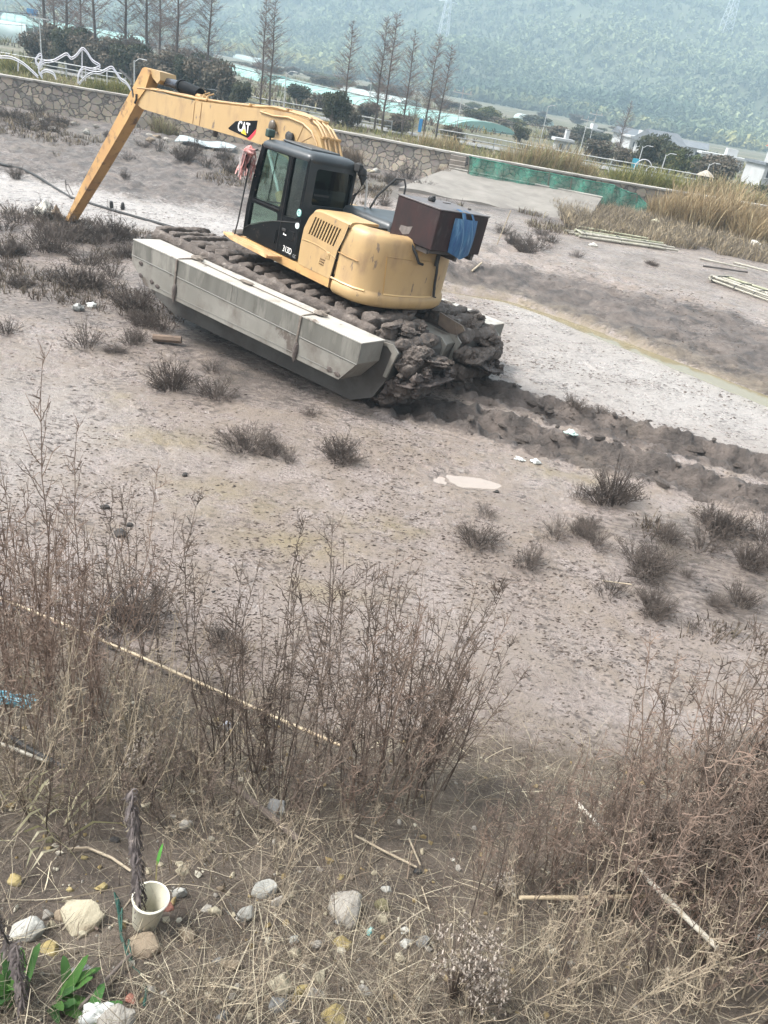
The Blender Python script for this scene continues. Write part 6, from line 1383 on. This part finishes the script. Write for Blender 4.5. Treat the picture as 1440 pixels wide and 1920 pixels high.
for px, py, top in ((1345, 1640, 1240), (1400, 1660, 1225), (1438, 1700, 1250), (1300, 1650, 1290), (1370, 1720, 1290), (1250, 1700, 1330), (1415, 1760, 1330), (1330, 1770, 1380), (1200, 1690, 1380), (1280, 1800, 1440), (1390, 1840, 1440)): shrub("red" if px % 4 == 0 else "dark", px, py, top, "arching brown shrub in the big clump above the crossed poles", "shrubs of the big right clump", 1.0)
for px, py, top in ((1290, 1680, 1270), (1340, 1720, 1300), (1435, 1650, 1200), (1230, 1660, 1310), (1180, 1650, 1350), (1425, 1740, 1320), (1270, 1750, 1400), (1380, 1790, 1400), (1130, 1640, 1390), (1160, 1720, 1450), (1320, 1600, 1290), (1060, 1660, 1440), (1090, 1700, 1480)): shrub("red" if px % 4 == 1 else "dark", px, py, top, "bare brown shrub in the right hand thicket around the crossed poles", "shrubs of the right thicket", .75)
for px, py, top in ((1010, 1800, 1600), (1110, 1820, 1620), (1210, 1860, 1620), (1300, 1880, 1650), (1400, 1880, 1600), (1050, 1880, 1700), (930, 1870, 1690), (880, 1900, 1740), (1150, 1900, 1720), (1350, 1910, 1700), (420, 1620, 1440), (520, 1640, 1470), (460, 1900, 1720), (760, 1900, 1780), (680, 1640, 1500), (1435, 1820, 1560), (560, 1800, 1690), (370, 1880, 1750), (330, 1640, 1500)): shrub("straw", px, py, top, "low dry weed with fine straw twigs in the bottom litter", "low weeds in the bottom litter", .9)
for px, py, top in ((470, 1430, 1040), (690, 1465, 1030), (765, 1460, 1060), (540, 1510, 1170), (670, 1540, 1220)): shrub("dark", px, py, top, "bare dead shrub inside the dense middle thicket", "shrubs of the middle thicket", .7)
for px, py, top in ((260, 1440, 1200), (360, 1450, 1240), (420, 1520, 1290), (280, 1520, 1310), (340, 1540, 1340), (180, 1540, 1330), (60, 1540, 1300), (10, 1500, 1230), (120, 1580, 1400)): shrub("straw" if px % 4 else "dark", px, py, top, "straw coloured dead weed around the left bamboo pole", "straw weeds around the left pole", .9)
for px, py, top in ((1010, 1680, 1460), (960, 1660, 1480), (1260, 1850, 1580), (1070, 1840, 1650), (900, 1680, 1540)): shrub("dark", px, py, top, "bare brown shrub in the right hand thicket around the crossed poles", "shrubs of the right thicket", .8)
for px, py, top in ((1040, 1620, 1405), (1100, 1640, 1400), (1165, 1650, 1370), (1220, 1670, 1340), (985, 1650, 1450), (1135, 1690, 1440), (1060, 1700, 1470), (910, 1640, 1470), (1190, 1720, 1440)): shrub("dark" if px % 2 else "red", px, py, top, "bare brown shrub in the right hand thicket around the crossed poles", "shrubs of the right thicket", .9)
gs = random.Random(77)
for k in range(34):
    px, py = gs.choice(((gs.uniform(20, 480), gs.uniform(1600, 1900)), (gs.uniform(400, 760), gs.uniform(1640, 1900)))); w_ = gs.uniform(14, 38)
    stone(px, py, w_, w_*gs.uniform(.6, .9), gs.choice(("cream", "ochre", "white", "tan", "pale", "grey")), "small pale stone scattered in the bottom litter", 800+k, "stone", "small stones scattered in the bottom litter")
# straw, stalks and twig litter
def litter():
    g = np.random.default_rng(201); N = 64000
    az = np.radians(g.uniform(-44, 44, N)); r = g.uniform(1.4, 6.6, N); X, Y = r*np.sin(az), r*np.cos(az); edge = toe_y(X)-Y+fbm(X*.9, Y*.9, 150, 3)*1.6
    dens = (1-.18*sst(3.6, 2.6, r))*sst(-.5, .7, edge)*np.clip(.55+fbm(X*1.1, Y*1.1, 151, 3)*2.0, .06, 1)
    bare = np.exp(-(((X+.95)/.75)**2+((Y-2.35)/.55)**2)**2)*.85+np.exp(-(((X-.35)/.5)**2+((Y-2.75)/.45)**2)**2)*.75
    k = g.uniform(0, 1, N) < dens*(1-bare*.9); X, Y = X[k], Y[k]; n = len(X); Z = land(X, Y)
    pal = np.array([(.42, .365, .265), (.25, .205, .152), (.145, .112, .084), (.078, .060, .047), (.40, .355, .265), (.215, .185, .142), (.15, .124, .095)])
    T = pal[g.integers(0, 7, n)]*g.uniform(.75, 1.2, (n, 1)); lying = g.uniform(0, 1, n) < .45
    L = g.uniform(.06, .34, n)*np.where(lying, 1.0, .9)*np.where(g.uniform(0, 1, n) < .06, 1.8, 1); a = g.uniform(0, 6.283, n); el = np.where(lying, g.uniform(-.02, .30, n), g.uniform(.45, 1.45, n)); w = g.uniform(.0006, .0017, n)*np.where(g.uniform(0, 1, n) < .05, 2.6, 1)
    seg = 4; V = []; cur = np.stack([X, Y, Z+np.where(lying, .012, -.01)], -1); a_ = a.copy(); e_ = el.copy()
    sd = np.stack([-np.sin(a), np.cos(a), np.zeros(n)], -1); up = g.uniform(0, 3.14, n)
    for s in range(seg+1):
        t = s/seg; tw = (1-.6*t)[None, ] if False else 1-.6*t
        side = sd*np.cos(up)[:, None]+np.array([0, 0, 1.])*np.sin(up)[:, None]
        V.append(np.stack([cur-side*(w*tw)[:, None], cur+side*(w*tw)[:, None]], 1))
        d = np.stack([np.cos(a_)*np.cos(e_), np.sin(a_)*np.cos(e_), np.sin(e_)], -1); cur = cur+d*(L/seg)[:, None]
        a_ = a_+g.normal(0, .11, n); e_ = e_+g.normal(-.08, .12, n)
        gz_ = land(cur[:, 0], cur[:, 1]); cur[:, 2] = np.maximum(cur[:, 2], gz_+.004)
    V = np.stack(V, 1).reshape(n, (seg+1)*2, 3); o = (np.arange(n)*(seg+1)*2)[:, None]
    F = np.concatenate([np.stack([o+2*k, o+2*k+1, o+2*k+3, o+2*k+2], -1) for k in range(seg)], 1).reshape(-1, 4)
    tag(np_mesh("straw_litter", V.reshape(-1, 3), F, M_STRAW, dict(tone=np.repeat(T, (seg+1)*2, 0)), smooth=False), kind='stuff')
litter()
def pebbles():
    g = np.random.default_rng(211); N = 2600; az = np.radians(g.uniform(-42, 42, N)); r = g.uniform(1.5, 5.2, N); X, Y = r*np.sin(az), r*np.cos(az); k = (toe_y(X)-Y > .2) & (g.uniform(0, 1, N) < .55); X, Y = X[k], Y[k]; Z = land(X, Y); n = len(X)
    ico = bmesh.new(); bmesh.ops.create_icosphere(ico, subdivisions=1, radius=1); BV = np.array([v.co[:] for v in ico.verts]); BF = np.array([[v.index for v in f.verts] for f in ico.faces]); ico.free()
    s = .004+.016*g.uniform(0, 1, n)**3; V = BV[None]*(s[:, None]*g.uniform(.7, 1.4, (n, 3)))[:, None, :]*(1+.25*g.normal(0, 1, (n, len(BV), 1)))+np.stack([X, Y, Z+s*.3], -1)[:, None]
    T = np.array([(.34, .30, .22), (.26, .24, .21), (.17, .14, .11), (.40, .37, .30), (.24, .18, .09)])[g.integers(0, 5, n)]
    tag(np_mesh("pebbles", V.reshape(-1, 3), (BF[None]+(np.arange(n)*len(BV))[:, None, None]).reshape(-1, 3), M_STRAW, dict(tone=np.repeat(T, len(BV), 0)), smooth=False), kind='stuff')
pebbles()
for k, (px, py, w, h, kind, l) in enumerate(((155, 1700, 98, 58, "cream", "big yellowish angular stone left of the white cup"), (52, 1728, 62, 48, "white", "rough whitish stone at the left edge below the big yellowish one"), (95, 1770, 40, 28, "ochre", "crumbly yellow stone below the big yellowish stone"), (150, 1812, 52, 46, "grey", "blue grey stone above the green leaves"), (337, 1665, 26, 32, "white", "small white upright stone right of the white cup"), (190, 1657, 24, 20, "ochre", "small ochre stone above the big yellowish one"), (272, 1762, 70, 34, "tan", "flat brownish stone just below the white cup"), (350, 1745, 42, 28, "tan", "tan stone with yellow base right of the cup"), (402, 1702, 28, 24, "cream", "cream shard between the cup and the white pair"),
                                              (460, 1695, 40, 50, "white", "white lump, lower one of the white pair"), (495, 1655, 50, 38, "white", "white lump, upper one of the white pair"), (522, 1680, 28, 34, "pale", "greenish pale stone tucked right of the white pair"), (525, 1832, 52, 44, "cream", "yellowish stone leaning over the round hole"), (570, 1852, 46, 32, "ochre", "flat yellow stone right of the leaning yellowish one"), (520, 1872, 42, 34, "grey", "grey stone under the leaning yellowish one"), (628, 1893, 56, 40, "ochre", "long ochre stone at the bottom edge"), (432, 1800, 38, 30, "tan", "tan stone below the white pair"), (552, 1756, 22, 20, "white", "small pale cube of stone above the yellowish ones"), (622, 1748, 20, 18, "cream", "pinkish cream pebble next to the yellow green stone"), (645, 1765, 26, 26, "ochre", "yellow green stone next to the cream pebble"),
                                              (718, 1690, 34, 26, "olive", "olive stone right of the flat grey slab"), (645, 1690, 96, 56, "pale", "broad flat grey brown slab half buried in soil"), (275, 1502, 24, 36, "cream", "cream stone behind the dark withered spike"), (347, 1536, 26, 30, "pale", "pale stone right of the dark withered spike"), (792, 1758, 32, 26, "grey", "grey stone above the white seed heads"), (215, 1898, 80, 46, "pale", "grey slab at the bottom edge left of the middle"), (520, 1505, 50, 36, "grey", "grey green block in the litter of the middle"), (310, 1692, 34, 16, "red", "flat reddish brick chip right of the cup"), (415, 1655, 20, 26, "tan", "small tan stone above the cream shard"), (245, 1868, 26, 20, "red", "reddish stone near the bottom edge"), (90, 1587, 16, 10, "ochre", "little yellow pebble in the dark soil, the left one"), (158, 1605, 14, 10, "ochre", "little orange pebble in the dark soil, the right one"), (215, 1573, 22, 10, "dark", "flat dark chip in the soil above the cup"), (92, 1572, 16, 12, "olive", "olive pebble above the little yellow one"), (725, 1862, 20, 16, "tan", "tan pebble left of the seed heads"), (850, 1610, 12, 10, "white", "white pebble right of the soil patch"))): stone(px, py, w, h, kind, l, 500+k)
# ---- cup
p = spot(272, 1735); dcam = float(np.dot(np.array(p)-CAM, FWD)); u = dcam/FPX*.92
cup = empty("plastic_cup", p+Vector((0, 0, .02)), 0, "off white plastic cup lying tilted among the stones", "cup")
ax = (Vector(RGT)*.26+Vector(UPV)*.80-Vector(FWD)*.38).normalized(); q = ax.to_track_quat('Z', 'Y').to_matrix()
b = MB(); rings = []
for r_, z in ((.0005, 0), (24*u, .0), (26*u, 4*u), (34*u, 74*u), (35.5*u, 76*u), (35.5*u, 79*u), (33*u, 79*u), (32.5*u, 74*u), (24*u, 5*u), (.0005, 5*u)):
    rings.append([q @ Vector((r_*math.cos(w), r_*math.sin(w), z)) for w in [6.2832*k/36 for k in range(36)]])
b.loft(rings, cap=False); b.build("cup_body", mat("cup_plastic", (.60, .58, .48), .4, (.52, .49, .39), 12, stain=(.30, .27, .20), stain_scale=18, stain_at=(.60, .78)), cup, smooth=40)
b = MB(); b.tube([q @ Vector((35.5*u*math.cos(w), 35.5*u*math.sin(w), 77.5*u)) for w in [6.2832*k/36 for k in range(37)]], 1.6*u, 6); b.build("rim", mat("cup_rim", (.66, .64, .55), .35), cup, smooth=True)
# ---- poles and pipes lying about
M_BAMN = mat("fresh_bamboo", (.42, .35, .24), .55, (.34, .26, .17), 6, stain=(.20, .15, .10), stain_scale=9, stain_at=(.55, .7))
def lying(name, pxs, r, m, label, cat_, lift=.02, nodes=True):
    P = [spot(*q)+Vector((0, 0, r+lift)) for q in pxs]; b = MB(); Q = []; RR = []
    for i in range(len(P)-1):
        L = (P[i+1]-P[i]).length; n = max(2, int(L/.10))
        for k in range(n):
            c_ = P[i].lerp(P[i+1], k/n); Q.append(c_); RR.append(r*(1.15 if nodes and (len(Q) % 3 == 0) else 1.0))
    Q.append(P[-1]); RR.append(r*.9); b.tube(Q, RR, 8); return tag(b.build(name, m, None, smooth=50), label, cat_)
lying("bamboo_pole", ((-20, 1125), (95, 1172), (250, 1238), (400, 1305), (520, 1360), (640, 1412)), .0125, M_BAMN, "long pale bamboo pole lying across the left bank", "pole", .06)
lying("bamboo_pole", ((1055, 1568), (1100, 1622), (1165, 1700), (1215, 1760), (1300, 1850)), .0145, mat("bleached_bamboo", (.46, .43, .37), .6, (.36, .33, .27), 6, stain=(.22, .18, .13), stain_scale=8), "bleached bamboo pole slanting down through the right thicket", "pole", .30)
lying("bamboo_pole", ((962, 1717), (1080, 1716), (1200, 1712), (1320, 1702)), .011, M_BAMN, "bamboo pole lying level under the bleached one", "pole", .14)
lying("plastic_pipe", ((-30, 1368), (30, 1400), (70, 1425), (125, 1452)), .016, M_RUBBER, "black plastic pipe at the left edge", "pipe", .04, False)
lying("bamboo_pole", ((-30, 1395), (40, 1422), (90, 1442)), .010, M_BAM, "thin grey cane beside the black plastic pipe", "pole", .05)
lying("dry_stick", ((128, 1598), (165, 1596), (210, 1615), (246, 1640)), .007, M_STICKW, "curved tan stick above the white cup", "stick", .02, False)
lying("dry_stick", ((664, 1572), (720, 1602), (780, 1632)), .007, M_STICKW, "pale stick pointing at the dark hole in the soil patch", "stick", .02, False)
lying("dry_stick", ((765, 1580), (786, 1630)), .006, M_STICKW, "short pale stick crossing the end of the pointing one", "stick", .03, False)
lying("dry_stick", ((790, 1665), (805, 1712)), .004, M_STICKW, "thin straw stick below the dark hole", "stick", .01, False)
lying("dry_stick", ((140, 1715), (185, 1748)), .007, mat("dark_twig", (.09, .065, .05), .9), "dark broken twig under the big yellowish stone", "stick", .01, False)
lying("dry_stick", ((150, 1900), (225, 1820), (245, 1800)), .008, mat("grey_twig", (.13, .105, .09), .9), "dark stick rising from the bottom edge beside the leaves", "stick", .03, False)
lying("log", ((425, 1470), (500, 1530), (560, 1580)), .022, mat("rotten_wood", (.075, .058, .048), .95, (.12, .095, .08), 8, bump=.006), "dark rotting branch in the middle litter", "branch", .0, False)
b = MB(); P = [spot(*q_)+Vector((0, 0, .01+.02*math.sin(i))) for i, q_ in enumerate(((222, 1690), (224, 1730), (228, 1765), (238, 1790), (250, 1815), (268, 1835), (275, 1860), (270, 1890)))]; b.tube(P, .006, 6)
for k in range(5): b.tube([P[k]+Vector((0, 0, .01)), P[k]+Vector((R.uniform(-.04, .04), R.uniform(-.04, .04), .03)), P[k+1]], .003, 4)
tag(b.build("cord", mat("dark_green_cord", (.012, .06, .045), .7), None, smooth=True), "dark green cord running down past the white cup", "cord")
p = spot(30, 1322); b = MB()
for k in range(16): b.tube([p+Vector((R.uniform(-.14, .14), R.uniform(-.05, .05), R.uniform(.02, .09))) for _ in range(5)], .0045, 4)
tag(b.build("twine", mat("blue_twine", (.06, .28, .38), .6, (.22, .42, .48), 30)), "tangle of bright blue twine at the left edge", "twine")
rag_heap("plastic_scrap", 422, 1368, .09, .07, mat("bluegrey_plastic", (.26, .27, .30), .5, (.36, .37, .40), 12), "blue grey plastic bag scrap under the left bamboo pole", "scrap", 31); rag_heap("plastic_scrap", 693, 1752, .035, .05, mat("teal_plastic", (.10, .36, .36), .4, (.32, .34, .30), 25), "small teal plastic scrap in the soil", "scrap", 32)
rag_heap("plastic_scrap", 180, 1908, .12, .05, M_PLAS, "white plastic sheet scrap at the bottom edge by the leaves", "scrap", 33); rag_heap("plastic_scrap", 1425, 1760, .10, .06, M_PLAS, "white plastic scrap at the lower right edge", "scrap", 34)
p = spot(783, 1636); b = MB(); b.blob((0, 0, .0), (.028, .02, .012), 3, .3); tag(b.build("black_cap", M_RUBBER, None, smooth='all', loc=p+Vector((0, 0, .008))), "black cap lying where the two pale sticks meet", "cap")
# ---- green dock leaves
def leaf(b, base, az, L, w, el, droop, tone):
    d = Vector((math.cos(az), math.sin(az), 0)); s = Vector((-d.y, d.x, 0)); n = 9; vs = []; fs = []; c_ = Vector(base); e = el
    for k in range(n+1):
        t = k/n; ww = w*(.18+1.3*t**.6*(1-t)**.75) if 0 < t < 1 else w*.08; lift = .25*ww
        rip = .12*w*math.sin(k*2.1+az*3)
        vs += [c_+s*ww+Vector((0, 0, lift+rip)), c_, c_-s*ww+Vector((0, 0, lift-rip))]
        c_ = c_+(d*math.cos(e)+Vector((0, 0, 1))*math.sin(e))*(L/n); e -= droop/n
    for k in range(n):
        o = 3*k; fs += [(o, o+1, o+4, o+3), (o+1, o+2, o+5, o+4)]
    b.add(vs, fs, tone)
def dock(px, py, n, L, label, seed):
    g = random.Random(seed); p = spot(px, py); root = empty("dock_plant", p, 0, label, "weed")
    for k in range(n):
        b = MB(); c_ = g.choice(((.055, .13, .03), (.045, .105, .028), (.075, .16, .04), (.035, .085, .025))); leaf(b, (g.uniform(-.03, .03), g.uniform(-.03, .03), 0), g.uniform(0, 6.28), L*g.uniform(.7, 1.2), L*g.uniform(.13, .2), g.uniform(.5, 1.25), g.uniform(.5, 1.6), c_); b.build("leaf", M_LEAF, root, smooth='all')
dock(30, 1868, 13, .20, "broad leaved green dock plant in the lower left corner", 4); dock(112, 1878, 12, .17, "green dock plant right of the corner one", 5)
b = MB(); p = spot(165, 1912)
for k in range(3): leaf(b, (0, 0, 0), -.3+.9*k, .13, .03, .4, .6, (.05, .13, .035))
tag(b.build("dock_seedling", M_LEAF, None, smooth='all', loc=p), "few green leaves at the bottom edge over white plastic", "weed")
b = MB(); p = spot(290, 1690); b.ribbon([(0, 0, 0), (.005, .0, .15), (.01, .0, .30)], [.004, .004, .003], (.30, .26, .12)); leaf(b, (.008, 0, .26), 1.2, .12, .012, 1.35, .3, (.10, .30, .06)); tag(b.build("grass_shoot", M_LEAF, None, loc=p), "single bright green grass shoot behind the cup", "grass")
# ---- withered dark spikes
M_WITH = mat("withered_leaf", (.075, .062, .060), .9, (.13, .11, .105), 20, stain=(.20, .17, .15), stain_scale=25)
def spike(px, py, top, label, seed, lean=0.0):
    g = random.Random(seed); p = spot(px, py); lo, hi = .05, 2.5
    for _ in range(22):
        m_ = (lo+hi)/2
        if proj(p+Vector((0, 0, m_)))[1] > top: lo = m_
        else: hi = m_
    H = lo; root = empty("withered_spike", p, 0, label, "dead plant"); b = MB(); S = [Vector((lean*H*t, .01*math.sin(5*t), H*t)) for t in np.linspace(0, 1, 12)]; b.tube(S, [.005*(1-.5*k/11) for k in range(12)], 5); b.build("stem", M_WITH, root)
    b = MB()
    for k in range(int(330*H)):
        t = g.uniform(.16, 1); a = g.uniform(0, 6.28); i = min(int(t*11), 10); q_ = S[i].lerp(S[i+1], t*11-i); L = g.uniform(.03, .065); w = g.uniform(.003, .006)
        d = Vector((math.cos(a), math.sin(a), 0)); b.ribbon([q_, q_+d*L*.35+Vector((0, 0, -.2*L)), q_+d*L*.5+Vector((0, 0, -.7*L)), q_+d*L*g.uniform(.3, .7)+Vector((g.uniform(-.01, .01), 0, -L))], [w*.5, w, w*.8, w*.2])
    b.build("withered_leaves", M_WITH, root, smooth='all')
spike(262, 1742, 1478, "dark withered spike standing in front of the white cup", 3, -.02); spike(45, 1835, 1630, "dark withered spike at the left edge, the leaning one", 4, -.22); spike(42, 1905, 1760, "short dark withered spike above the dock leaves", 5, .05)
# ---- white seed heads
def seedhead(px, py, top, n, sp, label, seed):
    g = random.Random(seed); p = spot(px, py); lo, hi = .05, 1.5
    for _ in range(22):
        m_ = (lo+hi)/2
        if proj(p+Vector((0, 0, m_)))[1] > top: lo = m_
        else: hi = m_
    root = empty("seedhead_weed", p, 0, label, "weed"); b = MB(); w = MB()
    for k in range(n):
        a = g.uniform(0, 6.28); q_ = sp*g.random()**.5; e = Vector((q_*math.cos(a), q_*math.sin(a), lo*g.uniform(.6, 1.05)-q_*.5)); b.tube([(0, 0, 0), e*.5+Vector((0, 0, .04)), e], [.0022, .0016, .0010], 3, cap=False)
        for j in range(9):
            c_ = e+Vector((g.gauss(0, .016), g.gauss(0, .016), g.gauss(0, .014))); b.tube([e, c_], .0007, 3, cap=False)
            for m_ in range(3): w.ribbon([c_, c_+Vector((g.gauss(0, .006), g.gauss(0, .006), g.uniform(.002, .009)))], .0028)
    b.build("stems", M_SHR["dark"], root); w.build("seed_fluff", M_FLUFF, root)
M_FLUFF = mat("seed_fluff", (.36, .32, .27), .9, (.24, .20, .17), 40)
seedhead(845, 1880, 1755, 46, .13, "clump of fluffy white seed heads at the bottom middle", 6); seedhead(880, 1910, 1820, 30, .10, "second clump of white seed heads lower at the bottom edge", 7); seedhead(270, 1480, 1385, 22, .10, "pale seed heads in the litter above the withered spike", 8); seedhead(930, 1690, 1640, 12, .06, "small pale seed heads beside the level bamboo pole", 9)
# ---- pale reed leaves at the left edge
b = MB()
for k in range(26):
    p = spot(R.uniform(20, 130), R.uniform(1470, 1600)); a = R.uniform(0, 6.28); L = R.uniform(.12, .34); d = Vector((math.cos(a), math.sin(a), 0)); b.ribbon([p, p+d*L*.4+Vector((0, 0, L*.45)), p+d*L*.8+Vector((0, 0, L*.5)), p+d*L*1.15+Vector((0, 0, L*.25))], [.005, .007, .006, .001], R.choice(((.40, .37, .24), (.33, .31, .17), (.44, .40, .29))))
tag(b.build("reed_leaves", M_STRAW), "pale bent reed leaves heaped at the left edge", "reed leaves")
